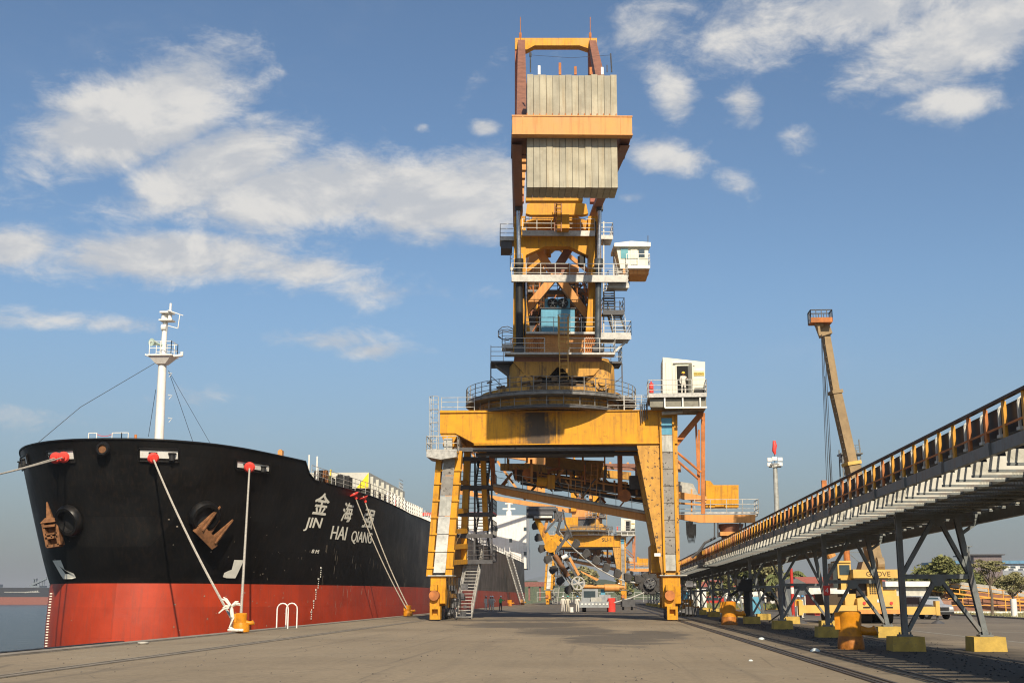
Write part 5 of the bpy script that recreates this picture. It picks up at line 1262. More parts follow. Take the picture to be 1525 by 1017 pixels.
lo_('bridge_ladder', MB().ladder(P(883, 738, BY), P(886, 690, BY), .5).ladder(P(861, 738, BY + .4), P(862, 716, BY + .4), .5), orange)
rg = random.Random(8)
mb = MB()
for k in range(26):
    t = rg.random(); px = 790 + t * 185; py = 712 + t * 28 + rg.uniform(-8, 10); a = P(px, py, BY + rg.uniform(.6, 2)); s_ = rg.uniform(.1, .35)
    mb.box(a.x - s_ * 1.4, a.x + s_, a.y, a.y + .4, a.z - s_ * .6, a.z + s_ * .5)
lo_('bridge_machinery', mb, dsteel)
lo_('return_casing', MB().prism(bp2([(775, 716), (990, 748), (990, 753), (775, 721)], BY + 1.8), BY + 1.8, BY + 2.2), dsteel)
lo_('rear_gallery', MB().prism(bp2([(745, 690), (790, 690), (940, 703), (940, 714), (790, 702), (745, 700)], BY + 6), BY + 6, BY + 6.6), sooty)
lo_('rear_hopper', MB().hexa([P(862, 712, BY + 4), P(892, 715, BY + 4), P(892, 715, BY + 6), P(862, 712, BY + 6), P(855, 684, BY + 3.5), P(900, 686, BY + 3.5), P(900, 686, BY + 6), P(855, 684, BY + 6)]), sooty)
lo_('right_walkway', MB().beam(P(1004, 736, BY + .2), P(1052, 744, BY + .2), .3, .5).beam(P(1004, 748, BY), P(1050, 752, BY), .12, .12).beam(P(1010, 724, BY + .3), P(1010, 768, BY + .3), .12).beam(P(1030, 728, BY + .3), P(1030, 768, BY + .3), .12), orange)
lo_('drive_box', MB().box(P(936, 0, BY).x, P(955, 0, BY).x, BY, BY + 1.5, P(940, 728, BY).z, P(940, 708, BY).z), dsteel)
for k in range(76):
    t = rg.random(); px = 750 + t * 210; py = 702 + t * 32 + rg.uniform(-22, 14); a = P(px, py, BY + rg.uniform(-.2, 5.6)); l = rg.uniform(.6, 1.8)
    an = rg.choice((0, 90, 90, 12, -12, 50, 130)); b_ = a + Vector((l * math.cos(R(an)), 0, -l * math.sin(R(an)) if an not in (0, 90) else (-l * .17 if an == 0 else l)))
    lo_('truss_member', MB().beam(a, b_, rg.uniform(.08, .2)), (orange, rusty, yellow, dsteel)[k % 4])
lo_('feeder_motor', MB().tube(P(800, 716, BY - .2), P(815, 718, BY - .2), .4, 14).box(P(815, 0, BY).x, P(826, 0, BY).x, BY - .5, BY + .4, P(815, 728, BY).z, P(815, 708, BY).z), yellow)
lo_('cable_reel', MB().tube(P(930, 738, BY - .4), P(930, 738, BY), .5, 18).tube(P(786, 706, BY + .2), P(786, 706, BY + .6), .45, 16), rusty, smooth=True)
# inclined struts on the right, carrying the electrical house
for a, b, w in (((1047, 615), (1047, 765), .28), ((1041, 640), (1041, 735), .16), ((1036, 622), (1040, 716), .14)):
    lo_('cabin_post', MB().beam(P(*a, YF + 2), P(*b, YF + 2), w, w), rusty)
lo_('cabin_strut', MB().beam(P(1046, 614, YF + 1.2), P(1004, 664, YF + 1.2), .42, .5, up=(0, 1, 0)), rusty)
for a, b in (((1002, 668), (1044, 703)), ((1002, 680), (1040, 713))): lo_('tie_rod', MB().tube(P(*a, YF + 1.5), P(*b, YF + 1.5), .09, 8), rusty)
# ---- electrical house at the right corner
HY = YF - .6
hz0 = P(1015, 591, HY).z
hx0_, hx1_ = P(986, 590, HY).x, P(1050, 590, HY).x
hs = lo_('white_cabin', MB().prism(pz2([(987, 588), (987, 532), (1050, 539), (1050, 588)], HY).copy(), HY, HY + 3.2), cream)
def hc_(nm, mb, m): o = part(nm, mb, m, hs, CO); return o
dx0, dx1 = P(1010, 0, HY).x, P(1027, 0, HY).x; dz0, dz1 = P(1015, 587, HY).z, P(1015, 545, HY).z
hc_('doorway', MB().box(dx0, dx1, HY - .02, HY - .004, dz0 - .3, dz1), mat('dark_interior', (.015, .015, .015), .9))
hc_('door_frame', MB().box(dx0 - .08, dx0, HY - .07, HY - .003, dz0, dz1 + .08).box(dx0, dx1 + .5, HY - .07, HY - .003, dz1, dz1 + .08), cream)
hc_('open_door', MB().hexa([(dx1, HY - .02, dz0), (dx1 + .05, HY - .02, dz0), (dx1 + .3, HY - .75, dz0), (dx1 + .25, HY - .75, dz0), (dx1, HY - .02, dz1 + .04), (dx1 + .05, HY - .02, dz1 + .04), (dx1 + .3, HY - .75, dz1 + .04), (dx1 + .25, HY - .75, dz1 + .04)]), cream)
hc_('rain_gutter', MB().box(P(1005, 0, HY).x, P(1033, 0, HY).x, HY - .18, HY - .003, dz1 + .2, dz1 + .26), white)
a = P(1041, 557, HY); hc_('sign_plate', MB().box(a.x - .38, a.x + .38, HY - .04, HY - .004, a.z - .12, a.z + .14), mat('sign_ochre', (.5, .38, .09), .6))
hc_('sign_plate', MB().box(a.x - .38, a.x + .38, HY - .03, HY - .004, a.z + .22, a.z + .42), white)
sg = text_mesh('PELIGRO', .17, 0, 0, 'CENTER')
for v in sg.vertices: v.co = Vector((a.x + v.co.x, HY - .047, a.z - .05 + v.co.y)) - CO
link('sign_lettering', sg, hs, m=blackp)
hc_('wall_seam', MB().box(P(1003, 0, HY).x, P(1003, 0, HY).x + .03, HY - .015, HY - .003, hz0, P(1003, 540, HY).z).box(hx0_ + .3, hx0_ + .33, HY - .015, HY - .003, hz0, P(1003, 540, HY).z), plate)
a = P(1041, 583, HY); hc_('floor_box', MB().box(a.x - .35, a.x + .35, HY - .4, HY - .1, a.z - .25, a.z + .2), blackp)
a = P(970, 578, HY - .3); part('fire_extinguisher', MB().tube(a - Vector((0, 0, .35)), a + Vector((0, 0, .35)), .16, 12).tube(a + Vector((0, 0, .35)), a + Vector((0, 0, .5)), .06, 8), redp, hs, CO, smooth=True)
px0, px1 = P(966, 0, HY).x, P(1052, 0, HY).x
lo_('cabin_platform', MB().box(px0, px1, HY - 1.2, HY + 3.4, hz0 - .14, hz0).box(px0, px1, HY - 1.22, HY - 1.14, hz0 - .2, hz0 + .1), gsteel)
lo_('cabin_rail', MB().rail([(px0, HY + 1, hz0), (px0, HY - 1.15, hz0), (px1, HY - 1.15, hz0), (px1, HY + 3, hz0)], 1.1, 1.15, .05, (1.08, .7, .36)), gsteel)
lo_('platform_girder', MB().prism(pz2([(968, 593), (1050, 593), (1050, 606), (968, 606)], HY - .9), HY - .9, HY - .6).box(px0 + .3, px1, HY - .6, HY + 3, hz0 - .9, hz0 - .2), mat('sooty_cream', (.22, .21, .17), .7, dirt=.6))
mb = MB(); x0, x1 = P(991, 0, HY - 1.1).x, P(1054, 0, HY - 1.1).x; zz = P(1000, 607, HY - 1.1).z
mb.beam((x0, HY - 1.1, zz), (x1, HY - 1.1, zz), .12)
for px in (991, 1018, 1044): x = P(px, 0, HY - 1.1).x; mb.beam((x, HY - 1.1, zz), (x, HY - 1.1, hz0), .1)
lo_('cable_guard', mb, white)
a = P(1000, 615, HY); lo_('flood_light', MB().tube(a - Vector((.7, 0, 0)), a + Vector((.8, 0, .08)), .14, 10), gsteel)
a = P(979, 826, YF - .4); lo_('leg_lamp', MB().box(a.x - .22, a.x + .22, YF - .55, YF - .3, a.z - .1, a.z + .12), white)
mb = MB()
for k in range(4): x = 953 + k * 3; mb.path([P(x, 600, YF - .2), P(x + 1, 612, YF - .25), P(x + 2, 630 - k * 2, YF - .15)], .04, 5)
lo_('girder_cables', mb, dsteel)
lo_('ring_access_rail', MB().rail([(P(930, 0, YF).x, YF + .6, zt), (px0, YF + .6, zt)], 1.2, .8, .05), gsteel)

# ---- bucket elevator foot hanging at the far end
EY = 31.0
def E_(px, py, d=0.): return UL(px or 860, py or 868, EY + d)
up_('foot_drive', MB().box(E_(794, 0).x, E_(822, 0).x, EY - .4, EY + 1.0, E_(800, 774).z, E_(800, 760).z).tube(E_(784, 766, -.8), E_(824, 766, -.8), .38, 14).tube(E_(784, 758, -.6), E_(828, 758, -.6), .3, 12), dsteel)
up_('foot_drive_cover', MB().tube(E_(795, 770, -1.0), E_(822, 770, -1.0), .16, 10), gsteel)
up_('foot_rigging', MB().path([E_(828, 756, -.5), E_(834, 776, -.6), E_(830, 792, -.5), E_(836, 806, -.4)], .14, 6).path([E_(838, 758, -.5), E_(842, 780, -.5), E_(852, 800, -.5)], .08, 6).box(E_(826, 0).x, E_(838, 0).x, EY - .6, EY + .4, E_(0, 776).z, E_(0, 762).z).beam(E_(840, 760, -.6), E_(812, 792, -.6), .22).beam(E_(846, 796, -.5), E_(828, 822, -.5), .3), dsteel)
up_('foot_arm', MB().hexa([E_(795, 772, -.6), E_(802, 770, -.6), E_(802, 770, .6), E_(795, 772, .6), E_(812, 812, -.6), E_(824, 806, -.6), E_(824, 806, .6), E_(812, 812, .6)]).hexa([E_(812, 812, -.6), E_(820, 818, -.6), E_(820, 818, .6), E_(812, 812, .6), E_(828, 794, -.6), E_(836, 800, -.6), E_(836, 800, .6), E_(828, 794, .6)]), yellow)
up_('arm_elbow', MB().tube(E_(820, 813, -.9), E_(820, 813, .8), .62, 20), yellow, smooth=True)
up_('foot_cylinder', MB().tube(E_(826, 826, -.5), E_(846, 858, -.5), .26, 14), mat('cylinder_brown', (.22, .10, .04), .5, dirt=.6), smooth=True)
up_('foot_frame_rail', MB().beam(E_(820, 820, -.3), E_(852, 868, -.3), .22, .3, up=(0, 1, 0)).beam(E_(832, 818, -.3), E_(860, 860, -.3), .2, .3, up=(0, 1, 0)).beam(E_(824, 832, .3), E_(838, 826, .3), .25).beam(E_(838, 850, .3), E_(850, 843, .3), .25), dsteel)
up_('cylinder_rod', MB().tube(E_(846, 858, -.5), E_(853, 868, -.5), .14, 10), chrome, smooth=True)
up_('foot_strut', MB().beam(E_(848, 830, -.3), E_(862, 856, -.3), .25, .4, up=(0, 1, 0)).beam(E_(815, 774, -.4), E_(808, 800, -.4), .3, .4, up=(0, 1, 0)).beam(E_(818, 776, -.4), E_(838, 772, -.4), .3), orange)
up_('foot_plate', MB().hexa([E_(864, 849, -.5), E_(866, 852, -.5), E_(866, 852, .9), E_(864, 849, .9), E_(892, 862, -.5), E_(889, 865, -.5), E_(889, 865, .9), E_(892, 862, .9)]), orange)
up_('foot_tank', MB().tube(E_(837, 831, -.7), E_(845, 827, -.7), .22, 12), white, smooth=True)
# chain: left strand and sagging right strand
Ls = [(803, 775), (806, 790), (812, 806), (818, 820), (826, 836), (836, 852), (848, 868), (858, 880), (866, 886)]
Rs = [(826, 783), (840, 800), (856, 818), (872, 832), (890, 846), (910, 857), (930, 865), (950, 868), (965, 864), (978, 852), (990, 842)]
Bt = [(915, 897), (940, 890), (962, 881), (975, 872)]
for pts in (Ls, Rs, Bt):
    mb = MB()
    for d in (-.35, .35): mb.path([E_(x, y, d) for x, y in pts], .075, 6)
    for a_, b_ in zip(pts[:-1], pts[1:]):
        for t in (0, .33, .66): mb.beam(E_(a_[0] + (b_[0] - a_[0]) * t, a_[1] + (b_[1] - a_[1]) * t, -.35), E_(a_[0] + (b_[0] - a_[0]) * t, a_[1] + (b_[1] - a_[1]) * t, .35), .08)
    up_('bucket_chain', mb, gsteel)
bk = MB().hexa([(-.30, -.55, 0), (.30, -.55, 0), (.30, .55, 0), (-.30, .55, 0), (-.42, -.55, .75), (.42, -.55, .62), (.42, .55, .62), (-.42, .55, .75)]).hexa([(-.36, -.5, .70), (.36, -.5, .60), (.36, .5, .60), (-.36, .5, .7), (-.2, -.45, .86), (.15, -.45, .84), (.15, .45, .84), (-.2, .45, .86)])
bkm = bk.mesh('bucket'); bkm.materials.append(mat('bucket_steel', (.05, .048, .047), .6, .2, dirt=.5, var=.3))
def bucket(px, py, ang, s_=1.):
    c = E_(px, py, 0); o = link('bucket', bkm, crane); o.matrix_local = Matrix.Rotation(PHI, 4, 'Z') @ Matrix.Translation(c) @ Matrix.Rotation(R(ang), 4, 'Y') @ Matrix.Scale(s_, 4); UP.append(o)
for (px, py), a_ in zip(((804, 783), (808, 800), (813, 815), (821, 830), (829, 845), (839, 861), (851, 874)), (-88, -92, -105, -115, -118, -125, -128)): bucket(px, py, a_, .95)
for (px, py), a_ in zip(((841, 802), (853, 815), (868, 829), (884, 840), (900, 851), (917, 860), (933, 866), (949, 868)), (38, 42, 46, 30, 24, 18, 8, 0)): bucket(px + 1, py - 1, a_, .95)
for i in range(9):
    a_ = i * 40; bucket(968 + 9 * math.cos(R(a_)), 868 + 8 * math.sin(R(a_)), a_ + 90, .8)
def wheel(px, py, r, name='chain_wheel', sp=6, d=-.75, m=None):
    c = E_(px, py, d); mb = MB()
    for k in range(24):
        a0, a1 = R(k * 15), R(k * 15 + 15)
        mb.beam(c + Vector((r * math.cos(a0), 0, r * math.sin(a0))), c + Vector((r * math.cos(a1), 0, r * math.sin(a1))), .2, .12)
    for k in range(24): a0 = R(k * 15); mb.beam(c + Vector((r * math.cos(a0), 0, r * math.sin(a0))), c + Vector((r * 1.1 * math.cos(a0), 0, r * 1.1 * math.sin(a0))), .1)
    mb.tube(c - Vector((0, .15, 0)), c + Vector((0, .15, 0)), r * .22, 12)
    for k in range(sp): a0 = R(k * 360 / sp + 15); mb.beam(c, c + Vector((r * math.cos(a0), 0, r * math.sin(a0))), .14, .14)
    up_(name, mb, m or gsteel)
wheel(861, 868, .62); wheel(968, 868, .5, m=dsteel)
up_('foot_boom', MB().tube(E_(868, 873, .3), E_(930, 874, .3), .2, 12).tube(E_(900, 875, .3), E_(922, 875, .3), .36, 14), orange, smooth=True)
up_('foot_arm', MB().beam(E_(945, 870, .3), E_(985, 845, .3), .45, .4, up=(0, 1, 0)), yellow)
up_('foot_frame', MB().box(E_(925, 0).x, E_(944, 0).x, EY - .8, EY + .8, E_(0, 903).z, E_(0, 892).z).beam(E_(928, 908, 0), E_(928, 890, 0), .2).beam(E_(941, 908, 0), E_(941, 890, 0), .2), dsteel)

# ---- the second unloader, further along the quay, boom swung over the ship
explode_named(crane, ('cable_reel', 'drive_machinery', 'hanging_cable', 'brake_housing', 'cabinet', 'leg_stiffener', 'tower_machinery', 'bridge_machinery', 'red_hose', 'hanging_hose', 'festoon_cable', 'hanging_chain', 'girder_cables', 'cable_loops', 'portal_deck', 'cable_tray', 'slab_stops', 'arm_bracket', 'cable_guard', 'stair_frame', 'foot_strut', 'bridge_brace', 'warning_light_post', 'arch_stiffener', 'cross_girder', 'rear_mast', 'foot_drive', 'girder_flange', 'wall_seam', 'frame_rib', 'plate_edge', 'chain_brace'))
crane2 = copy_tree(crane)
crane2.location = CO + Vector((0, 191, 0))
upn = {o.data.name for o in UP if o.type == 'MESH'}
skip = {'elevator'}
dphi = R(80)
Rz = Matrix.Rotation(dphi, 4, 'Z')
for ch in list(crane2.children):
    if ch.data and ch.data.name in upn:
        if ch.name.split('.')[0] in ('foot_drive', 'foot_drive_cover', 'foot_arm', 'arm_elbow', 'foot_cylinder', 'foot_strut', 'foot_plate', 'foot_tank', 'bucket_chain', 'bucket', 'chain_wheel', 'foot_boom', 'foot_frame'):
            bpy.data.objects.remove(ch); continue
        ch.matrix_local = Rz @ ch.matrix_local
crane2['label'] = 'farther yellow ship unloader marked SU-1, framed by the legs of the near one'
for ch in crane2.children:
    if ch.name.split('.')[0] == 'front_girder': ch.material_slots[0].link = 'OBJECT'; ch.material_slots[0].material = yellow
tm = text_mesh('SU-1', 1.15, .01)
xx = P(894, 0, YF + 191).x
for v in tm.vertices: v.co = Vector((xx + v.co.x - CO.x, YF - CO.y - .04 + v.co.z, (ZG0 + ZG1) / 2 - .1 + v.co.y))
link('crane_lettering', tm, crane2, m=blackp)

# ================================================================== THE BELT CONVEYOR ON THE RIGHT
def dz(y): return (24 - y) * .0025
CX = 10.0
conv = empty('belt_conveyor', (CX, 0, 0), 'long elevated belt conveyor gallery with yellow posts running along the right of the quay', 'conveyor')
CO2 = Vector((CX, 0, 0))
def along(name, x0, x1, z0, z1, m, y0=8, y1=330, parent=None, seg=12.2):
    mb = MB(); y = y0
    while y < y1:
        b = min(y1, y + seg - .04); a_, b_ = dz(y), dz(b)
        mb.hexa([(x0, y, z0 + a_), (x1, y, z0 + a_), (x1, b, z0 + b_), (x0, b, z0 + b_), (x0, y, z1 + a_), (x1, y, z1 + a_), (x1, b, z1 + b_), (x0, b, z1 + b_)]); y += seg
    return part(name, mb, m, parent or conv, CO2)
XN = 8.1
along('side_girder', XN - .03, XN + .09, 4.52, 4.76, csteel)
mb = MB(); y = 8
while y < 330: mb.box(XN - .08, XN - .031, y - .12, y + .12, 4.5 + dz(y), 4.78 + dz(y)); y += 3.66
part('splice_plates', mb, csteel, conv, CO2)
along('top_rail', XN - .04, XN + .05, 5.52, 5.58, mat('dark_rusty_rail', (.055, .03, .022), .6))
along('mid_rail', XN + .01, XN + .03, 5.0, 5.04, rusty)
along('far_girder', 12.0, 12.15, 3.98, 4.34, csteel); along('inner_girder', 9.36, 9.56, 4.28, 4.52, csteel); along('inner_girder', 11.35, 11.55, 4.28, 4.52, csteel)
along('top_rail', 12.5, 12.56, 5.0, 5.05, csteel)
# the troughed belt, carrying strand and return strand
mb = MB(); prof = [(9.7, 5.47), (10.2, 5.08), (11.3, 5.08), (11.9, 5.47), (11.9, 5.43), (11.3, 5.03), (10.2, 5.03), (9.7, 5.43)]
for y0, y1 in ((8, 330),):
    vs = [(x, y0, z + dz(y0)) for x, z in prof] + [(x, y1, z + dz(y1)) for x, z in prof]; n = len(prof)
    mb.add(vs, [(i, (i + 1) % n, (i + 1) % n + n, i + n) for i in range(n)] + [tuple(range(n)), tuple(range(2 * n - 1, n - 1, -1))])
part('carrying_belt', mb, blackp, conv, CO2)
along('coal_bed', 10.0, 11.5, 5.1, 5.36, mat('coal', (.015, .015, .016), .8, bump=.8, bs=6), 8, 330)
along('return_belt', 10.1, 11.9, 4.62, 4.66, blackp)
along('dust_seal', 8.245, 8.265, 4.88, 5.47, blackp); along('dust_seal', 11.9, 11.93, 4.55, 5.45, blackp)
post_me = MB().prismx([(-.075, 4.56), (.075, 4.56), (.06, 5.54), (-.06, 5.54)], -.02, .02)
post_me.box(-.02, .045, -.06, -.04, 4.6, 5.5)
pm = post_me.mesh('yellow_post'); pm.materials.append(mat('post_yellow', (.60, .29, .03), .55, dirt=.7, dirtc=(.22, .09, .03), streak=.6, var=.2))
pm2 = pm.copy(); pm2.materials.clear(); pm2.materials.append(rusty); pm3 = pm.copy(); pm3.materials.clear(); pm3.materials.append(orange)
wb = MB().beam((0, 0, 4.86), (0, 0, 5.36), .045, .06).path([(0, 0, 5.36), (.01, 0, 5.44), (.07, 0, 5.49), (.30, 0, 5.51)], .03, 6).box(-.04, .1, -.1, .1, 4.84, 4.9).beam((.05, 0, 4.84), (.02, 0, 4.62), .04, .05)
wm_ = wb.mesh('idler_bracket'); wm_.materials.append(mat('dusty_white_bracket', (.50, .49, .44), .6, dirt=.6, dirtc=(.2, .17, .13), vs=3))
cs = MB(); ns = 50
vs = []
for i in range(ns * 2 + 1):
    x = XN + .12 + (11.95 - XN - .12) * i / (ns * 2) - CX; y = (.014 if i % 2 else -.014) if x + CX > 9.05 else 0
    vs += [(x, y - .02, 4.30), (x, y + .10, 4.60)]
cs.add(vs, [(2 * i, 2 * i + 2, 2 * i + 3, 2 * i + 1) for i in range(ns * 2)])
cs.v += []
csm = cs.mesh('corrugated_sheet'); csm.materials.append(sheet); csm2 = csm.copy(); csm2.materials.clear(); csm2.materials.append(mat('dirty_corrugated_sheet', (.36, .35, .30), .7, dirt=.7, dirtc=(.12, .11, .09), vs=2.5))
hgm = MB().box(XN + .1 - CX, 11.95 - CX, -.05, .02, 4.245, 4.30).mesh('sheet_shade_strip'); hgm.materials.append(csteel)  # dark strip standing in for the shadow line below each sheet
ret = MB().tube((9.3 - CX, 0, 4.55), (11.6 - CX, 0, 4.55), .07, 8).box(12.02 - CX, 12.2 - CX, -.09, .09, 4.36, 4.55).mesh('return_roller'); ret.materials.append(white)
along('shadow_pipe', 8.36, 8.41, 4.78, 4.83, csteel); along('shadow_pipe', 8.48, 8.52, 4.66, 4.70, csteel)  # pipes added to cast thin shadow lines on the sheets
rr = random.Random(9)
k = 0; y = 15.6
while y < 300:
    q = rr.random(); me = pm if q < (.9 if y < 36 else .45) else (pm3 if q < .72 else pm2)
    link('yellow_post', me, conv, (XN + .02 - CX, y, dz(y)))
    link('idler_bracket', wm_, conv, (XN + .10 - CX, y + .55, dz(y)))
    zj = dz(y) + rr.uniform(-.015, .015)
    link('corrugated_sheet', csm if rr.random() < .6 else csm2, conv, (0, y + .3, zj), (R(rr.uniform(-.4, .4)), R(rr.uniform(-.3, .3)), R(rr.uniform(-.6, .6))))
    link('sheet_shade_strip', hgm, conv, (0, y + .3, zj - .0))
    if y < 150 and rr.random() < .8: link('return_roller', ret, conv, (0, y + .6, dz(y)))
    y += 1.22; k += 1
explode_named(conv, ('splice_plates',))
# trestles
names = ['nearest', 'second', 'third', 'fourth', 'fifth', 'sixth', 'seventh', 'eighth', 'ninth', 'tenth', 'eleventh', 'twelfth', 'thirteenth', 'fourteenth', 'fifteenth', 'sixteenth', 'seventeenth', 'eighteenth', 'nineteenth', 'twentieth']
proto = None
def trestle():
    e = empty('conveyor_trestle', (10, 0, 0), '', ''); del_keys(e)
    xl, xr, xt = -.5, 1.95, 1.55                 # local x; legs
    def I(nm, p, q, w=.17, h=.17): return part(nm, MB().beam(p, q, w, .05, up=(0, 1, 0)).beam(Vector(p) + Vector((0, .09, 0)), Vector(q) + Vector((0, .09, 0)), .04, .16, up=(0, 1, 0)).beam(Vector(p) + Vector((0, .18, 0)), Vector(q) + Vector((0, .18, 0)), w, .05, up=(0, 1, 0)), csteel, e)
    I('leg', (xl, 0, .5), (xl, 0, 4.25)); I('leg', (xr, 0, .5), (xt - .25, 0, 4.25))
    zm = 2.28; xm = xr + (xt - .25 - xr) * (zm - .5) / 3.75
    I('tie_beam', (xl, 0.02, zm), (xm, 0.02, zm), .14); I('cap_beam', (xl - .1, 0, 4.2), (xt + .55, 0, 4.2), .2)
    c = (xl + xm) / 2
    I('brace', (xl + .1, .03, .6), (c, .03, zm - .05), .11); I('brace', (xr - .12, .03, .6), (c + .1, .03, zm - .05), .11)
    c2 = c + .05
    I('brace', (xl + .05, .03, zm + .08), (c2, .03, 4.1), .11); I('brace', (xm - .05, .03, zm + .08), (c2 + .15, .03, 4.1), .11)
    part('gusset', MB().prism([(c - .2, zm - .07), (c + .3, zm - .07), (c + .12, zm - .3), (c - .05, zm - .3)], .0, .03).prism([(c2 - .15, 4.12), (c2 + .35, 4.12), (c2 + .2, 3.85), (c2, 3.85)], 0, .03), csteel, e)
    part('walkway_bracket', MB().box(xt - .35, xt + .75, 0, .1, 4.0, 4.2).beam((xt - .2, .05, 3.55), (xt + .45, .05, 4.0), .1), csteel, e)
    for nm, x in (('footing', xl), ('footing', xr)):
        w = .50
        f = MB().hexa([(x - w, -.42, 0), (x + w, -.42, 0), (x + w, .55, 0), (x - w, .55, 0), (x - w + .02, -.4, .44), (x + w - .02, -.4, .44), (x + w - .02, .53, .44), (x - w + .02, .53, .44)])
        o = part(nm, f, footc, e); part('base_plate', MB().box(x - .2, x + .2, -.12, .3, .44, .5).tube((x - .16, .1, .5), (x - .16, .1, .57), .03, 6).tube((x + .18, .1, .5), (x + .18, .1, .57), .03, 6), csteel, o)
    return e
proto = trestle()
ys = [13.6 + 13.55 * i for i in range(19)]
for i, y in enumerate(ys):
    if i == 0: continue
    o = proto if i == 1 else copy_tree(proto)
    o.location = (10, y, 0)
    vis = i - 2
    o['category'] = 'trestle'; o['group'] = 'steel trestles carrying the belt conveyor'
    if i == 1: lab = 'grey steel trestle of the conveyor just past the right edge, beside the camera'
    elif i == 2: lab = 'large grey trestle at far right with both yellow footings plainly seen'
    elif i == 3: lab = 'grey trestle with a red number plate standing left of the mobile crane body'
    elif i == 4: lab = 'grey trestle beside the red and white pole, left of the mobile crane'
    elif i == 5: lab = 'grey trestle carrying the black junction box, right of the orange bollard'
    else: lab = '%s grey conveyor trestle counted from the right, in the dark row under the belt' % names[i - 2]
    o['label'] = lab
t3 = [o for o in bpy.data.objects if o.name.startswith('conveyor_trestle') and abs(o.location.y - ys[3]) < .01][0]
o = link('number_plate', MB().box(-.64, -.36, -.08, -.05, 1.72, 2.12).mesh('number_plate'), t3, m=redp)
tm = text_mesh('4', .3, 0, 0, 'CENTER')
for v in tm.vertices: v.co = Vector((-.5 + v.co.x, -.083, 1.82 + v.co.y))
link('plate_number', tm, o, m=white)
t5 = [o for o in bpy.data.objects if o.name.startswith('conveyor_trestle') and abs(o.location.y - ys[5]) < .01][0]
part('junction_box', MB().box(-1.4, -.45, -.4, .3, 2.0, 2.75), blackp, t5)
part('trailing_cable', MB().path([(-1.3, 0, 2.05), (-1.9, -.1, 1.7), (-2.2, -.2, .9), (-2.5, -.2, .1)], .09, 6).path([(-.6, 0, 2.0), (.2, .1, 2.05), (1.1, .2, 1.4), (1.3, .2, .6), (.6, .3, .1)], .05, 6).box(-.95, -.6, -.1, .15, .0, 2.0), blackp, t5)
# bollards on the landside rail
quay_bollard('big worn yellow bollard with a rusty foot between the rail and the nearest trestles', (8.05, 42.0, 0), 1.0, R(-12))
quay_bollard('middle orange yellow bollard under the conveyor beside the black cables', (7.75, 78.0, 0), 1.15, R(-5))
quay_bollard('orange yellow bollard close to the right wheels of the near unloader', (7.6, 112, 0), 1.2, 0)
for x, y, s_, l in ((6.6, 40.2, .11, 'crumpled pale plastic lump lying by the rail near the large bollard'), (6.3, 51, .10, 'small white rag on the ground left of the crane rail'), (3.9, 34, .05, 'tiny white scrap on the quay in the right foreground')):
    rg = random.Random(int(y)); b = MB().lathe([(.01, s_ * .9), (s_ * .7, s_ * .75), (s_ * 1.2, s_ * .3), (s_ * 1.3, .002)], (x, y, 0), 9); b.v = [(a + rg.uniform(-1, 1) * s_ * .25, c + rg.uniform(-1, 1) * s_ * .25, max(.002, d)) for a, c, d in b.v]
    solo('litter', b, mat('litter_white%d' % int(y), (.55, .6, .58), .5), l, 'litter', origin=(x, y, 0))
mb = MB(); rg = random.Random(12)
for i in range(900):
    x = rg.uniform(-16, 14); y = 22 + rg.random() ** 1.5 * 70; s_ = rg.uniform(.008, .03)
    mb.add([(x, y, s_), (x + s_, y, .004), (x, y + s_, .004), (x - s_, y, .004), (x, y - s_, .004)], [(0, 1, 2), (0, 2, 3), (0, 3, 4), (0, 4, 1)])
tagx(link('gravel', mb.mesh('gravel'), m=mat('coal_crumbs', (.09, .08, .07), .9, var=.5)), 'loose crumbs of coal and grit scattered on the quay', 'gravel', kind='stuff')
mb = MB()
for i in range(1500):
    x = 9.6 + rg.gauss(0, 1.25); y = rg.uniform(26, 80); s_ = rg.uniform(.01, .04)
    mb.add([(x, y, s_ * .8), (x + s_, y, .003), (x, y + s_, .003), (x - s_, y, .003), (x, y - s_, .003)], [(0, 1, 2), (0, 2, 3), (0, 3, 4), (0, 4, 1)])
tagx(link('coal_spill', mb.mesh('coal_spill'), m=mat('coal_lumps', (.02, .02, .02), .8)), 'spilled coal lying under the conveyor', 'coal', kind='stuff')
PY0 = 885.

# ================================================================== THE MOBILE CRANE
MY_ = 82.0
mo = P(1307, 0, MY_); mo = Vector((mo.x, MY_, 0))
mc = empty('mobile_crane', mo, 'cream yellow telescopic mobile crane on outriggers standing behind the conveyor trestles', 'mobile crane')
def mx(px): return P(px, 0, MY_).x
def mz_(py): return EYE + (888.5 - py) * MY_ / FPX
def m_(nm, mb, m, par=None, sm=False): return part(nm, mb, m, par or mc, mo, smooth=sm)
def mbx(px0, px1, py0, py1, d0=0., d1=1.): return MB().box(mx(px0), mx(px1), MY_ + d0, MY_ + d1, mz_(py1), mz_(py0))
m_('outrigger_beam', mbx(1191, 1275, 900, 911, -.2, .3), craney); m_('outrigger_beam', mbx(1340, 1397, 902, 913, -.2, .3), craney)
for px in (1191, 1394): m_('outrigger_jack', mbx(px - 3, px + 3, 894, 914, -.25, .35), craney)
for px in (1191, 1394):
    b = MB().tube((mx(px), MY_, .1), (mx(px), MY_, mz_(910)), .07, 10).lathe([(.42, 0), (.38, .06), (.1, .22)], (mx(px), MY_, 0), 16); m_('jack_foot', b, dsteel, None, True)
rb = m_('rear_frame', MB().prism([(mx(1275), mz_(911)), (mx(1341), mz_(911)), (mx(1341), mz_(888)), (mx(1329), mz_(886)), (mx(1297), mz_(886)), (mx(1275), mz_(891))], MY_ - .3, MY_ + 6), craney)
m_('bumper', mbx(1275, 1341, 906, 912, -.38, -.3), orange, rb)
m_('number_plate', mbx(1304, 1311, 892, 896, -.34, -.302), white, rb)
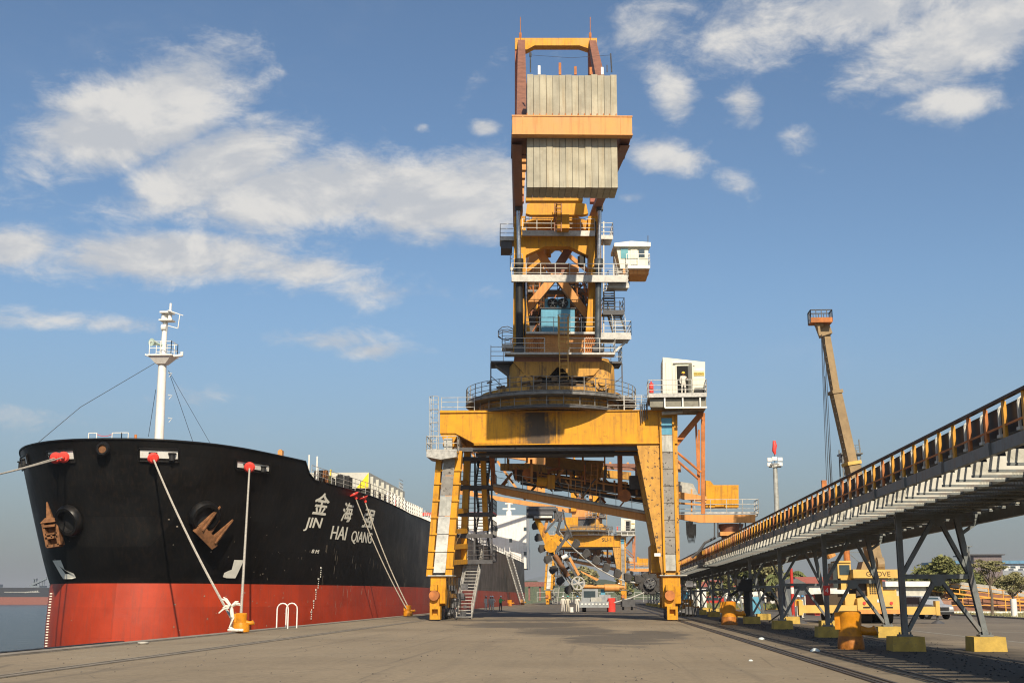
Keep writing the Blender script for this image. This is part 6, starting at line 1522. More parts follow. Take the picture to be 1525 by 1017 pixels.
for px in (1285, 1325): m_('rear_light', MB().tube((mx(px), MY_ - .36, mz_(897)), (mx(px), MY_ - .3, mz_(897)), .1, 12), redp, rb)
m_('tow_slot', mbx(1283, 1293, 902, 904, -.33, -.302).box(mx(1315), mx(1327), MY_ - .33, MY_ - .302, mz_(904), mz_(902)), blackp, rb)
m_('side_deck', mbx(1232, 1275, 884, 901, 1.2, 5), mat('deck_dark', (.06, .045, .03), .7)); m_('step_box', mbx(1260, 1276, 884, 900, .4, 1.6), craney)
m_('frame_beam', mbx(1232, 1276, 901, 911, .4, 7), craney)
for px, d in ((1247, 1.5), (1247, 3.2), (1290, 0.3), (1322, .3), (1330, 1.8), (1330, 4.5)):
    b = MB().tube((mx(px) - .35, MY_ + d + .6, .62), (mx(px) + .35, MY_ + d + .6, .62), .62, 26); w_ = m_('wheel', b, tyre, None, True)
gh = m_('engine_housing', mbx(1293, 1316, 862, 887, .2, 2.2), craney)
b = MB()
for i in range(5):
    for j in range(6): cx = mx(1297.5 + i * 3.4); cz = mz_(870 + j * 2.7); b.box(cx - .05, cx + .05, MY_ + .17, MY_ + .198, cz - .035, cz + .035)
m_('grille', b, blackp, gh)
m_('engine_side', mbx(1278, 1294, 863, 887, .5, 3), mat('engine_dark', (.05, .04, .035), .6)); m_('side_tank', mbx(1316, 1338, 878, 888, .5, 3), craney)
cwt = m_('counterweight', mbx(1270, 1341, 850, 862, -.5, .7), craney); m_('counterweight_base', mbx(1272, 1322, 862, 864, -.4, .7), dsteel)
tm = text_mesh('GROVE', .44, 0, 0, 'CENTER')
xs = [v.co.x for v in tm.vertices]; sc_ = (mx(1325) - mx(1289)) / (max(xs) - min(xs))
for v in tm.vertices: v.co = Vector((mx(1307) + v.co.x * sc_, MY_ - .52, mz_(859.6) + v.co.y)) - mo
link('crane_lettering', tm, cwt, m=mat('brown_lettering', (.10, .06, .03), .6))
cb = m_('driver_cab', mbx(1252, 1272, 839, 862, .6, 2.4).box(mx(1256), mx(1272), MY_ + .6, MY_ + 2, mz_(878), mz_(862)), craney)
m_('cab_window', mbx(1254.5, 1270, 843, 857, .56, .597), glass, cb); m_('cab_roof', mbx(1250, 1272, 837, 839.5, .5, 2.5), craney, cb)
m_('cab_side', mbx(1245, 1252, 840, 876, .7, 2.4), mat('cab_side_glass', (.05, .06, .06), .2), cb)  # cab side in dark glass
m_('exhaust_stack', MB().tube((mx(1274), MY_ + 2, mz_(850)), (mx(1273), MY_ + 2, mz_(815)), .2, 10), rusty)
m_('turret', MB().prism([(mx(1284), mz_(862)), (mx(1316), mz_(862)), (mx(1308), mz_(838)), (mx(1292), mz_(838))], MY_ + .8, MY_ + 2.4), boomt)
m_('winch', MB().tube((mx(1312), MY_ + .7, mz_(842)), (mx(1322), MY_ + .7, mz_(842)), .45, 16).box(mx(1311), mx(1321), MY_ + .5, MY_ + 1.5, mz_(848), mz_(836)), boomt)
m_('work_light', MB().tube((mx(1243), MY_ + 1, mz_(826)), (mx(1246), MY_ + 1, mz_(832)), .3, 10), orange)
# telescopic boom in four nested sections
pts = [(1306, 850), (1268, 690), (1244, 584), (1229, 497)]
wid = [.74, .58, .44, .36]
prev = None
bs = None
for i in range(3):
    a = P(*pts[i], MY_ + 1.2); b_ = P(*pts[i + 1], MY_ + 1.2)
    d = (b_ - a).normalized(); w = wid[i]; s_ = d.cross(Vector((0, 1, 0))).normalized()
    sec = m_('boom_section', MB().beam(a - d * .4, b_, w, w * 1.1, up=(-1, -.3, 0)), boomt, bs)
    m_('boom_collar', MB().beam(b_ - d * .12, b_ + d * .1, w * 1.25, w * 1.35, up=(-1, -.3, 0)), craney if i == 0 else boomt, sec)
    n = 5
    mb = MB()
    for k in range(1, 2 * n): c = a.lerp(b_, k / (2 * n)) + Vector((-w * .42, -w * .35, 0)); mb.beam(c, c + Vector((-w * .14, 0, -.05)), .05)
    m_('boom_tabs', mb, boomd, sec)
a = P(1230, 500, MY_ + 1.2); b_ = P(1224, 484, MY_ + 1.2)
m_('boom_head', MB().beam(a, b_, .75, .8).tube(b_ + Vector((-.5, -.4, -.1)), b_ + Vector((-.1, -.4, .1)), .35, 14).beam(P(1219, 486, MY_), P(1221, 500, MY_), .15), boomt)
bk0, bk1 = P(1207, 480, MY_ + .4), P(1238, 462, MY_ + .4)
mb = MB(); mb.rail([(bk0.x, MY_ + .2, bk0.z), (bk1.x, MY_ + .2, bk0.z), (bk1.x, MY_ + 1.3, bk0.z), (bk0.x, MY_ + 1.3, bk0.z), (bk0.x, MY_ + .2, bk0.z)], bk1.z - bk0.z, .32, .05, (bk1.z - bk0.z, (bk1.z - bk0.z) * .97))
bk_ = m_('man_basket', mb, dsteel)
m_('basket_floor', MB().box(bk0.x, bk1.x, MY_ + .2, MY_ + 1.3, bk0.z - .05, bk0.z + .03).box(bk0.x, bk1.x, MY_ + .17, MY_ + .2, bk0.z - .05, bk0.z + .28), rusty, bk_)
for (a_, c_) in (((1224, 498), (1234, 720)), ((1226, 500), (1237, 722)), ((1228, 500), (1240, 730)), ((1223, 498), (1231, 715)), ((1228, 560), (1243, 800))): m_('hoist_rope', MB().tube(P(*a_, MY_ + .2), P(*c_, MY_ + .2), .018, 4), cable)
m_('hook_block', MB().box(mx(1233), mx(1240), MY_ + .1, MY_ + .4, mz_(734), mz_(721)), rusty)

# ================================================================== YARD
def pole_at(px, Y): return Vector((P(px, 700, Y).x, Y, 0))
# floodlight mast with wind sock
fp = Vector((P(1157, 760, 185).x, 185, 0))
fl = empty('floodlight_mast', fp, 'tall pale floodlight mast with a ring of lamps rising behind the conveyor', 'lamp mast')
tz_ = P(1155, 694, 185).z
part('mast_pole', MB().tube((fp.x, 185, 0), (fp.x, 185, tz_), .5, 14, .32), plate, fl, fp, smooth=True)
mb = MB().tube((fp.x - .9, 185, tz_ - .1), (fp.x + .9, 185, tz_ - .1), .12).lathe([(.9, -.1), (1.0, 0), (.9, .1)], (fp.x, 185, tz_ + .2), 16)
part('lamp_ring', mb, gsteel, fl, fp)
for k in range(6): a_ = R(k * 60 + 20); c = Vector((fp.x + .85 * math.cos(a_), 185 + .85 * math.sin(a_), tz_ + (.2 if k % 2 else 1.0))); part('flood_lamp', MB().box(c.x - .35, c.x + .35, c.y - .2, c.y + .2, c.z - .22, c.z + .3), white, fl, fp)
part('sock_pole', MB().tube((fp.x, 185, tz_), (fp.x, 185, tz_ + 3.6), .06, 6), gsteel, fl, fp)
ws = MB().path([Vector((fp.x, 184.8, tz_ + 3.7)), Vector((fp.x + .05, 184.7, tz_ + 3.0)), Vector((fp.x - .1, 184.6, tz_ + 2.2)), Vector((fp.x + .05, 184.6, tz_ + 1.7))], [.22, .34, .3, .16], 10)
solo('wind_sock', ws, redp, 'limp red wind sock hanging on top of the floodlight mast', 'wind sock', smooth=True, origin=(fp.x, 184.8, tz_ + 3.7))
# lattice tower behind the boom
Y_ = 175; x0, x1 = P(1266, 0, Y_).x, P(1293, 0, Y_).x; zt_ = P(1280, 656, Y_).z
lt = empty('lattice_tower', ((x0 + x1) / 2, Y_, 0), 'dark steel lattice tower with a cluttered top platform right of the telescopic boom', 'tower')
mb = MB()
for xx, yy in ((x0, 0), (x1, 0), (x0, 2.4), (x1, 2.4)): mb.beam(((xx * 1.12 - (x0 + x1) * .06), Y_ + yy, 0), (xx, Y_ + yy, zt_ - 1), .16)
z = 1; k = 0
while z < zt_ - 3:
    mb.beam((x0 if k % 2 else x1, Y_, z), (x1 if k % 2 else x0, Y_, z + 2.2), .1); mb.beam((x0, Y_, z + 2.2), (x1, Y_, z + 2.2), .1); z += 2.2; k += 1
part('lattice', mb, csteel, lt, lt.location)
mb = MB(); rg = random.Random(3)
for k in range(12): cx = rg.uniform(x0, x1); cz = rg.uniform(zt_ - 4.5, zt_ - 1.6); s_ = rg.uniform(.2, .5); mb.box(cx - s_, cx + s_, Y_ + .2, Y_ + 1.4, cz - s_ * .6, cz + s_ * .6)
mb.box(x0 - .3, x1 + .3, Y_ - .4, Y_ + 2.6, zt_ - 1.9, zt_ - 1.7); mb.rail([(x0, Y_, zt_ - 1.7), (x1, Y_, zt_ - 1.7)], 1, .6, .08); mb.beam((x0, Y_, zt_ - 2), (x0 + .1, Y_, zt_ + .2), .15); mb.beam((x1, Y_, zt_ - 2), (x1 - .1, Y_, zt_ + .2), .15)
part('top_platform', mb, csteel, lt, lt.location)

# ---- trees
def tree(label, px, pbase, Y, pw, ptop, m, n=4200, trunk=.22, seed=1, flat=.6, cat='tree', leaf=.3, low=.25):
    c = Vector((P(px, 880, Y).x, Y, 0)); H_ = EYE + (888.5 - ptop) * Y / FPX; W = pw * Y / FPX
    e = empty('tree', c, label, cat, 'trees behind the yard'); rg = random.Random(seed)
    mb = MB(); th = H_ * (low + .15)
    mb.path([c, c + Vector((.1, 0, th * .5)), c + Vector((-.1, 0, th))], [trunk * 1.3, trunk, trunk * .8], 8)
    cl = []
    nb = 9
    for i in range(nb + 5):
        a = 2 * math.pi * i / nb + rg.uniform(-.3, .3); r = W * rg.uniform(.35, .85); z = H_ * rg.uniform(low + .2, .88)
        z = min(z, H_ * (1 - .35 * (r / W) ** 2))
        p = c + Vector((r * math.cos(a), r * math.sin(a), z)); cl.append((p, rg.uniform(.28, .45) * W))
        mb.path([c + Vector((0, 0, th * .8)), c.lerp(p, .5) + Vector((0, 0, th * .35)), p], [trunk * .6, trunk * .35, trunk * .12], 5)
    for k in range(4): cl.append((c + Vector((rg.uniform(-.35, .35) * W, rg.uniform(-.3, .3) * W, H_ * rg.uniform(.72, .93))), rg.uniform(.3, .4) * W))
    part('trunk', mb, bark, e, c, smooth=True)
    mb = MB()
    for i in range(n):
        p, r = cl[rg.randrange(len(cl))]
        d = Vector((rg.gauss(0, 1), rg.gauss(0, 1), rg.gauss(0, 1))).normalized() * r * rg.random() ** .3 * rg.uniform(.75, 1.2)
        d.z *= flat; q = p + d; s_ = leaf * rg.uniform(.5, 1.2)
        u = Vector((rg.gauss(0, 1), rg.gauss(0, 1), rg.gauss(0, .6))).normalized() * s_; v = u.cross(Vector((rg.gauss(0, 1), rg.gauss(0, 1), rg.gauss(0, 1)))).normalized() * s_ * .5
        mb.add([q - u, q + v, q + u, q - v], [(0, 1, 2, 3)])
    part('crown', mb, m, e, c)
    return e
tree('broad olive green tree between the nearest trestle legs', 1395, 905, 150, 40, 836, leaf_a, 9000, .35, 2, .75, leaf=.30, low=.12)
tree('olive tree right of the broad one, behind the inclined walkway', 1432, 905, 165, 24, 846, leaf_a, 6500, .3, 3, .8, leaf=.30, low=.1)
tree('thin flat topped tree with bare limbs near the right edge', 1475, 915, 118, 24, 828, leaf_b, 1500, .12, 4, .3, leaf=.13, low=.45)
tree('dry tree with a whitewashed trunk at the right edge', 1508, 915, 110, 26, 852, leaf_b, 2200, .12, 5, .5, leaf=.13, low=.4)
for i, (px, w, tp, Y, l) in enumerate(((1065, 22, 848, 210, 'dusty tree left of the others, just right of the near unloader leg'), (1105, 24, 843, 200, 'rounded tree behind the middle trestles'), (1143, 24, 838, 180, 'dark green tree left of the red roofed building'), (1030, 16, 852, 230, 'small tree beside the white containers'), (1345, 18, 856, 190, 'bush like tree behind the white flat building'), (930, 14, 852, 420, 'distant tree seen under the far unloader'), (870, 22, 846, 430, 'distant tree seen between the legs of the far unloader'))):
    tree(l, px, 905, Y, w, tp, leaf_a if i % 2 else leaf_b, 2600, .3, 20 + i, .8, leaf=.34 if Y < 300 else .7, low=.1)
tree('distant tree rising between the street lamp and the trestle leg', 1458, 905, 185, 24, 852, leaf_a, 5200, .3, 41, .8, leaf=.32, low=.08)
tree('green tree mass behind the dry whitewashed tree', 1500, 905, 190, 26, 856, leaf_b, 5200, .3, 42, .8, leaf=.32, low=.08)
tree('dense low tree just left of the broad olive tree', 1364, 905, 170, 18, 858, leaf_a, 4200, .3, 43, .8, leaf=.3, low=.08)
for o in bpy.data.objects:
    if o.name.startswith('trunk') and o.parent and 'whitewashed' in o.parent.get('label', ''):
        c = o.parent.location; part('whitewash', MB().tube(c, c + Vector((0, 0, 1.5)), .26, 10), white, o.parent, c, smooth=True)
# palm
def palm(label, px, Y, ptop, seed, w=20):
    c = Vector((P(px, 880, Y).x, Y, 0)); H_ = EYE + (888.5 - ptop) * Y / FPX; rg = random.Random(seed)
    e = empty('palm_tree', c, label, 'palm', 'trees behind the yard'); hh = H_ * .72
    part('trunk', MB().path([c, c + Vector((.2, 0, hh * .5)), c + Vector((.1, 0, hh))], [.3, .24, .2], 8), bark, e, c, smooth=True)
    W = w * Y / FPX; mb = MB(); t0 = c + Vector((.1, 0, hh))
    for i in range(30):
        a = rg.uniform(0, 6.28); up = rg.uniform(-.2, 1.2); L_ = W * rg.uniform(.8, 1.15); pr = None
        for k in range(9):
            t = k / 8; q = t0 + Vector((math.cos(a) * L_ * t, math.sin(a) * L_ * t, up * L_ * t * .8 - L_ * t * t * .85))
            if pr is not None:
                for s_ in (-1, 1):
                    sd = Vector((-math.sin(a), math.cos(a), 0)) * s_ * W * .22 * math.sin(math.pi * (.15 + .8 * t))
                    mb.add([pr, q, q + sd - Vector((0, 0, W * .16)), pr.lerp(q, .4) + sd - Vector((0, 0, W * .2))], [(0, 1, 2, 3)])
            pr = q
    part('crown', mb, leaf_p, e, c)
palm('shaggy palm tree left of the red roofed building', 1178, 165, 836, 5); palm('second palm tree behind the trees, half hidden by trestles', 1155, 172, 842, 6, 16)

# ---- buildings
def bld(name, label, px0, px1, pt, Y, dep, parts):
    x0, x1 = P(px0, 0, Y).x, P(px1, 0, Y).x; z = EYE + (888.5 - pt) * Y / FPX
    e = empty(name, ((x0 + x1) / 2, Y, 0), label, 'building'); part('wall', MB().box(x0, x1, Y, Y + dep, -.02, z), parts, e, e.location); return e, x0, x1, z
e, x0, x1, z = bld('low_building', 'low white building with a red pitched roof behind the mobile crane', 1196, 1322, 871, 150, 10, wallw)
part('roof', MB().hexa([(x0 - .5, 149.5, z), (x1 + .5, 149.5, z), (x1 + .5, 160.5, z), (x0 - .5, 160.5, z), (x0 - .3, 154, z + .95), (x1, 154, z + .95), (x1, 156, z + .95), (x0 - .3, 156, z + .95)]), roofr, e, e.location)
for k in range(9): xx = x0 + 1.3 + k * (x1 - x0 - 2) / 9; f_ = part('window', MB().box(xx, xx + .9, 149.94, 149.995, 1, 2.0), glass, e, e.location); part('sill', MB().box(xx - .05, xx + .95, 149.85, 149.995, .92, .99), white, f_, e.location)
part('porch', MB().box(x0 - 2.2, x0, 149, 155, 0, z - .2), mat('grey_porch', (.10, .11, .12), .8), e, e.location)
part('porch_roof', MB().prism([(x0 - 2.6, z - .2), (x0 + .8, z - .2), (x0 - .9, z + .7)], 148.6, 156), mat('grey_roof', (.12, .12, .12), .7), e, e.location)
e, x0, x1, z = bld('flat_building', 'flat white building with a deep white fascia right of the mobile crane', 1322, 1380, 874, 140, 8, mat('dull_cream_wall', (.5, .49, .43), .8))  # wall in a duller cream than the fascia
part('roof', MB().box(x0 - .3, x1 + .3, 139.4, 148.4, z, z + .55), white, e, e.location)
for k in range(4): xx = x0 + .6 + k * 1.1; part('window', MB().box(xx, xx + .7, 139.95, 139.995, .9, 1.7), glass, e, e.location)
e, x0, x1, z = bld('long_shed', 'long distant shed with a blue roof edge behind the trees at the right', 1412, 1700, 842, 470, 30, mat('pale_shed_wall', (.55, .57, .58), .8))
part('roof', MB().box(x0 - 1, x1, 469, 501, z, z + 1.1), mat('blue_roof', (.10, .22, .33), .6), e, e.location)
part('lower_wall', MB().box(x0 + 1, x1, 468.9, 469.99, 0, z - 2.4), mat('shed_grey', (.24, .26, .28), .8), e, e.location)
for k in range(16): xx = x0 + 2 + k * 3.4; part('window', MB().box(xx, xx + 1.8, 468.6, 468.8, z - 1.7, z - .9), glass, e, e.location)
e, x0, x1, z = bld('dark_building', 'distant flat roofed grey brown building block above the trees at the right', 1454, 1496, 830, 460, 20, mat('brown_grey_wall', (.16, .13, .13), .8))
part('roof', MB().box(x0 - 1.5, x1 + 1, 459, 481, z, z + .4), dsteel, e, e.location)
e, x0, x1, z = bld('long_warehouse', 'long low pale warehouse far behind the middle trestles', 1000, 1180, 874, 300, 14, wallw)
part('roof', MB().hexa([(x0 - 1, 299, z), (x1 + 1, 299, z), (x1 + 1, 315, z), (x0 - 1, 315, z), (x0, 306, z + 1.6), (x1, 306, z + 1.6), (x1, 308, z + 1.6), (x0, 308, z + 1.6)]), roofr, e, e.location)
for k in range(14): xx = x0 + 1 + k * 2; part('window', MB().box(xx, xx + 1, 299.9, 299.99, .8, 1.8), glass, e, e.location)
# containers and cabins
def container(label, px, w_px, Y, h, m, door=None):
    x = P(px, 0, Y).x; w = w_px * Y / FPX; e = empty('storage_cabin', (x, Y, 0), label, 'cabin', 'cabins in the yard')
    b = MB().box(x - w / 2, x + w / 2, Y, Y + 5, 0, h); part('body', b, m, e, e.location)
    mb = MB(); n = 8
    for i in range(n): xx = x - w / 2 + w * (i + .5) / n; mb.box(xx - .05, xx + .05, Y - .05, Y - .002, .1, h - .1)
    part('wall_rib', mb, m, e, e.location)
    if door: part('door', MB().box(x - .4, x + .4, Y - .09, Y - .052, .1, h - .25), door, e, e.location)
container('white cabin with a blue panel nearest the right leg of the near unloader', 1022, 18, 170, 2.6, white, bluep)
container('second white cabin, just right of the one with the blue panel', 1045, 13, 172, 2.7, white)
container('small white booth standing among the middle trestles', 1126, 8, 120, 1.9, white, bluep)
container('little dark red cabin beside the two men', 1216, 7, 118, 1.9, redpipe)
# pale pipework frames in front of the flat building
e = empty('pipe_rack', (P(1355, 0, 135).x, 135, 0), 'white pipework rack in front of the flat white building', 'pipe rack')
mb = MB()
for px in (1344, 1352, 1360, 1368, 1378): x = P(px, 0, 135).x; mb.tube((x, 135, 0), (x, 135, 1.6), .07, 6)
for zz in (.8, 1.2, 1.55): mb.tube((P(1342, 0, 135).x, 135, zz), (P(1380, 0, 135).x, 135, zz), .06, 6)
part('pipes', mb, white, e, e.location)
e = empty('pipe_rack', (P(1212, 0, 145).x, 145, 0), 'white tubular frame in front of the red roofed building', 'pipe rack')
mb = MB()
for px in (1205, 1212, 1219): x = P(px, 0, 145).x; mb.tube((x, 145, 0), (x, 145, 2), .07, 6)
for zz in (.7, 1.3, 1.95): mb.tube((P(1204, 0, 145).x, 145, zz), (P(1221, 0, 145).x, 145, zz), .06, 6)
part('pipes', mb, white, e, e.location)

# verge with grass, kerb
a = [G(1372, 913), G(1600, 926), G(1700, 908), G(1400, 903)]
mb = MB(); mb.add([(p.x, p.y, .006) for p in a], [(0, 1, 2, 3)])
tagx(link('verge', mb.mesh('verge'), m=leafmat('dry_verge', (.10, .09, .045), (.17, .15, .08))), kind='structure')
mb = MB(); mb.beam(a[0] + Vector((0, 0, .06)), a[1] + Vector((0, 0, .06)), .25, .14); tagx(link('verge_kerb', mb.mesh('verge_kerb'), m=kerbm), kind='structure')
mb = MB(); rg = random.Random(31)
for i in range(6000):
    t, u = rg.random(), rg.random(); p = a[0].lerp(a[1], t).lerp(a[3].lerp(a[2], t), u); h_ = rg.uniform(.06, .25)
    mb.add([(p.x - .04, p.y, 0), (p.x + .04, p.y, 0), (p.x + rg.uniform(-.1, .1), p.y + rg.uniform(-.1, .1), h_)], [(0, 1, 2)])
tagx(link('grass', mb.mesh('grass'), m=leaf_b), 'dry grass growing on the verge at the right', 'grass', kind='stuff')
mb = MB(); p0, p1 = G(1020, 906), G(1190, 908)
mb.beam(p0 + Vector((0, 0, .08)), p1 + Vector((0, 0, .08)), .3, .16); tagx(link('yellow_kerb', mb.mesh('yellow_kerb'), m=footc), kind='structure')
mb = MB()
for i in range(5000):
    t = rg.random(); p = p0.lerp(p1, t) + Vector((rg.uniform(-1, 2), rg.uniform(1, 14), 0)); h_ = rg.uniform(.2, .9)
    mb.add([(p.x - .15, p.y, 0), (p.x + .15, p.y, 0), (p.x + rg.uniform(-.2, .2), p.y, h_)], [(0, 1, 2)])
tagx(link('bushes', mb.mesh('bushes'), m=leaf_a), 'low hedge and weeds behind the yellow kerb', 'undergrowth', kind='stuff')
# inclined distant walkway with orange rails
Yw = 150
w = empty('inclined_conveyor', (P(1450, 0, Yw).x, Yw, 0), 'grey roofed inclined conveyor with orange handrails sloping down behind the verge', 'conveyor')
A_, B_ = P(1372, 868, Yw), P(1560, 893, Yw)
part('belt_roof', MB().hexa([A_, B_, B_ + Vector((0, 2, 0)), A_ + Vector((0, 2, 0)), A_ + Vector((0, 0, .7)), B_ + Vector((0, 0, .85)), B_ + Vector((0, 2, .85)), A_ + Vector((0, 2, .7))]), mat('pale_belt_roof', (.36, .35, .32), .7, streak=.5, streakc=(.2, .18, .15)), w, w.location)
C_, D_ = P(1386, 879, Yw - 1.2), P(1560, 900, Yw - 1.2)
mb = MB(); mb.rail([C_, D_], 1.0, 1.6, .09, (1.0, .5)); mb.beam(C_, D_, .3, .18); part('walkway_rail', mb, orrail, w, w.location)
for i in range(7): p = A_.lerp(B_, (i + .5) / 7); part('support_leg', MB().beam((p.x, p.y + 1, 0), (p.x, p.y + 1, p.z), .25), rusty, w, w.location)
part('side_boarding', MB().hexa([(A_.x + 1, Yw + .2, 0), (B_.x, Yw + .2, 0), (B_.x, Yw + .3, 0), (A_.x + 1, Yw + .3, 0), (A_.x + 1, Yw + .2, A_.z - .1), (B_.x, Yw + .2, B_.z - .1), (B_.x, Yw + .3, B_.z - .1), (A_.x + 1, Yw + .3, A_.z - .1)]), brownst, w, w.location)
x0 = P(1412, 0, 135).x; x1 = P(1560, 0, 135).x
f_ = empty('guard_rail', (x0, 135, 0), 'orange tubular guard rail standing along the verge', 'railing')
part('rail_tubes', MB().rail([(x0, 135, .0), (x1, 135, 0)], 1.5, 1.5, .09, (1.5, .8)), orrail, f_, f_.location)
part('white_plinth', MB().box(x0, x1, 134.9, 135.3, 0, .18), white, f_, f_.location)
for px, l, Y in ((1414, 'dark steel loader bucket lying open beside the verge', 112), (1492, 'dark steel loader bucket lying near the whitewashed tree', 118)):
    x = P(px, 0, Y).x; e = empty('loader_bucket', (x, Y, 0), l, 'bucket', 'loader buckets lying in the yard')
    part('shell', MB().prismx([(0, 0.05), (1.8, 0), (2.0, .5), (1.6, 1.1), (.6, 1.35), (.5, 1.3), (1.5, .9), (1.8, .45), (1.65, .12)], x - 1.2, x + 1.2), dsteel, e, e.location)
    part('side_plate', MB().prismx([(0, 0.02), (1.8, 0), (2.0, .5), (1.6, 1.1), (.6, 1.35)], x - 1.26, x - 1.2).prismx([(0, 0.02), (1.8, 0), (2.0, .5), (1.6, 1.1), (.6, 1.35)], x + 1.2, x + 1.26), brownst, e, e.location)
x = P(1393, 0, 120).x; solo('rust_tank', MB().box(x - 1.2, x + 1.4, 120, 122, 0, 1.35).box(x - 1.25, x + 1.45, 119.95, 122.05, 1.35, 1.42), mat('pinkish_steel', (.34, .19, .13), .7), 'square pinkish brown steel tank behind the silver car', 'tank', origin=(x, 120, 0))
e = empty('street_lamp', (P(1448, 0, 160).x, 160, 0), 'thin grey street lamp with a flat head right of the broad olive tree', 'lamp')
x = e.location.x; zt_ = EYE + (888.5 - 818) * 160 / FPX
part('lamp_pole', MB().tube((x, 160, 0), (x, 160, zt_), .12, 8, .08), csteel, e, e.location); part('lamp_head', MB().box(x - .35, x + .35, 159.7, 160.3, zt_, zt_ + .12), csteel, e, e.location)
# red and white pole
x = P(1180, 0, 92).x; e = empty('striped_pole', (x, 92, 0), 'red pole with a white band standing behind the trestles left of the two men', 'pole')
zz = lambda py: EYE + (888.5 - py) * 92 / FPX
part('pole_base', MB().tube((x, 92, 0), (x, 92, zz(884)), .12, 10), redpipe, e, e.location, True); part('white_band', MB().tube((x, 92, zz(884)), (x, 92, zz(875)), .125, 10), white, e, e.location, True); part('pole_top', MB().tube((x, 92, zz(875)), (x, 92, zz(848)), .12, 10, .1), redpipe, e, e.location, True)

# ---- vehicles
def suv(label, x, y, m, name='parked_car', s_=1.0, rz=0):
    e = empty(name, (x, y, 0), label, 'car', None, rz)
    pr = [(-2.2, .35), (2.25, .35), (2.3, .8), (2.1, 1.05), (1.2, 1.12), (.75, 1.68), (-1.9, 1.72), (-2.25, 1.1)]
    part('body', MB().prismx([(-a_, b) for a_, b in pr], -.88, .88), m, e, smooth=False)
    part('windscreen', MB().hexa([(-.72, -1.18, 1.14), (.72, -1.18, 1.14), (.72, -.74, 1.14), (-.72, -.74, 1.14), (-.66, -.80, 1.62), (.66, -.80, 1.62), (.66, -.7, 1.62), (-.66, -.7, 1.62)]), glass, e)
    for sx in (-1, 1):
        part('side_window', MB().prismx([(-.65, 1.12), (-.6, 1.6), (1.75, 1.6), (1.95, 1.12)], sx * .885 - .005, sx * .885 + .005), glass, e)
        part('headlight', MB().box(sx * .62 - .17, sx * .62 + .17, -2.34, -2.28, .74, .92), white, e); part('mirror', MB().box(sx * 1.0 - .1, sx * 1.0 + .1, -.85, -.7, 1.1, 1.28), blackp, e)
        for wy in (-1.4, 1.4):
            w_ = part('wheel', MB().tube((sx * .74, wy, .36), (sx * .93, wy, .36), .36, 20), tyre, e, smooth=True); part('rim', MB().tube((sx * .9, wy, .36), (sx * .94, wy, .36), .2, 14), gsteel, w_)
    part('grille', MB().box(-.4, .4, -2.33, -2.29, .65, .9).box(-.85, .85, -2.36, -2.28, .36, .55), blackp, e)
    return e
p = G(1392, 918); c1 = suv('silver sport utility car parked behind the right outrigger of the mobile crane', P(1388, 0, 97).x, 99.5, silver, rz=R(24))
suv('white car parked under the distant trees left of the red pole', P(1145, 0, 190).x, 192, white, rz=R(60)); suv('small red car parked near the long pale warehouse', P(1071, 0, 200).x, 200, redpipe, rz=R(80))
suv('dark pickup like car parked left of the silver one behind the outrigger beam', P(1361, 0, 112).x, 113, mat('dark_blue_car', (.04, .06, .09), .3, .3), rz=R(70))
# grey machine under the near unloader
Y_ = 142; gx = P(888, 0, Y_).x
tk = empty('service_truck', (gx, Y_, 0), 'grey flat fronted service truck parked under the near unloader beside the red drum', 'truck')
def t_(nm, x0, x1, y0, y1, z0, z1, m, par=None): return part(nm, MB().box(gx + x0, gx + x1, Y_ + y0, Y_ + y1, z0, z1), m, par or tk, tk.location)
t_('bumper', -1.9, 1.9, -.3, .5, .5, 1.15, greym); t_('chassis', -1.5, 1.5, .5, 6, .5, 1.1, dsteel)
mb = MB()
for k in range(9): mb.box(gx - 1.7 + k * .4, gx - 1.5 + k * .4, Y_ - .34, Y_ - .302, .8, .95)
part('bumper_slots', mb, white, tk, tk.location)
cb2 = t_('cab', -1.6, 0.2, .3, 2.2, 1.15, 2.6, greym); t_('cab_glass', -1.4, -.1, .26, .298, 1.6, 2.3, glass, cb2); t_('cab_roof', -1.8, 1.8, .2, 4, 2.6, 2.72, plate)
t_('engine_cover', .3, 1.6, .4, 2.4, 1.15, 1.9, greym); t_('blue_panel', .5, 1.0, .8, 1.2, 1.9, 2.5, bluep); t_('control_box', -.6, .6, -.1, .3, 1.15, 1.6, plate)
for sx in (-1, 1):
    for k in (.9, 4.6): part('wheel', MB().tube((gx + sx * 1.2, Y_ + k, .5), (gx + sx * 1.6, Y_ + k, .5), .5, 18), tyre, tk, tk.location, smooth=True)
x = P(910.5, 0, 142).x; o = solo('oil_drum', MB().lathe([(.001, 1.52), (.42, 1.52), (.45, 1.5), (.42, 1.0), (.45, .98), (.42, .5), (.45, .48), (.42, .02), (.001, 0)], (x, 142, 0), 20), redp, 'bright red drum standing right of the grey service truck', 'drum', smooth=True, origin=(x, 142, 0))
x = P(851, 0, 141).x; solo('white_bucket', MB().lathe([(.001, .55), (.26, .55), (.22, 0), (.001, 0)], (x, 141, 0), 14), white, 'white plastic bucket standing beside the men in pale overalls', 'bucket', smooth=True, origin=(x, 141, 0))
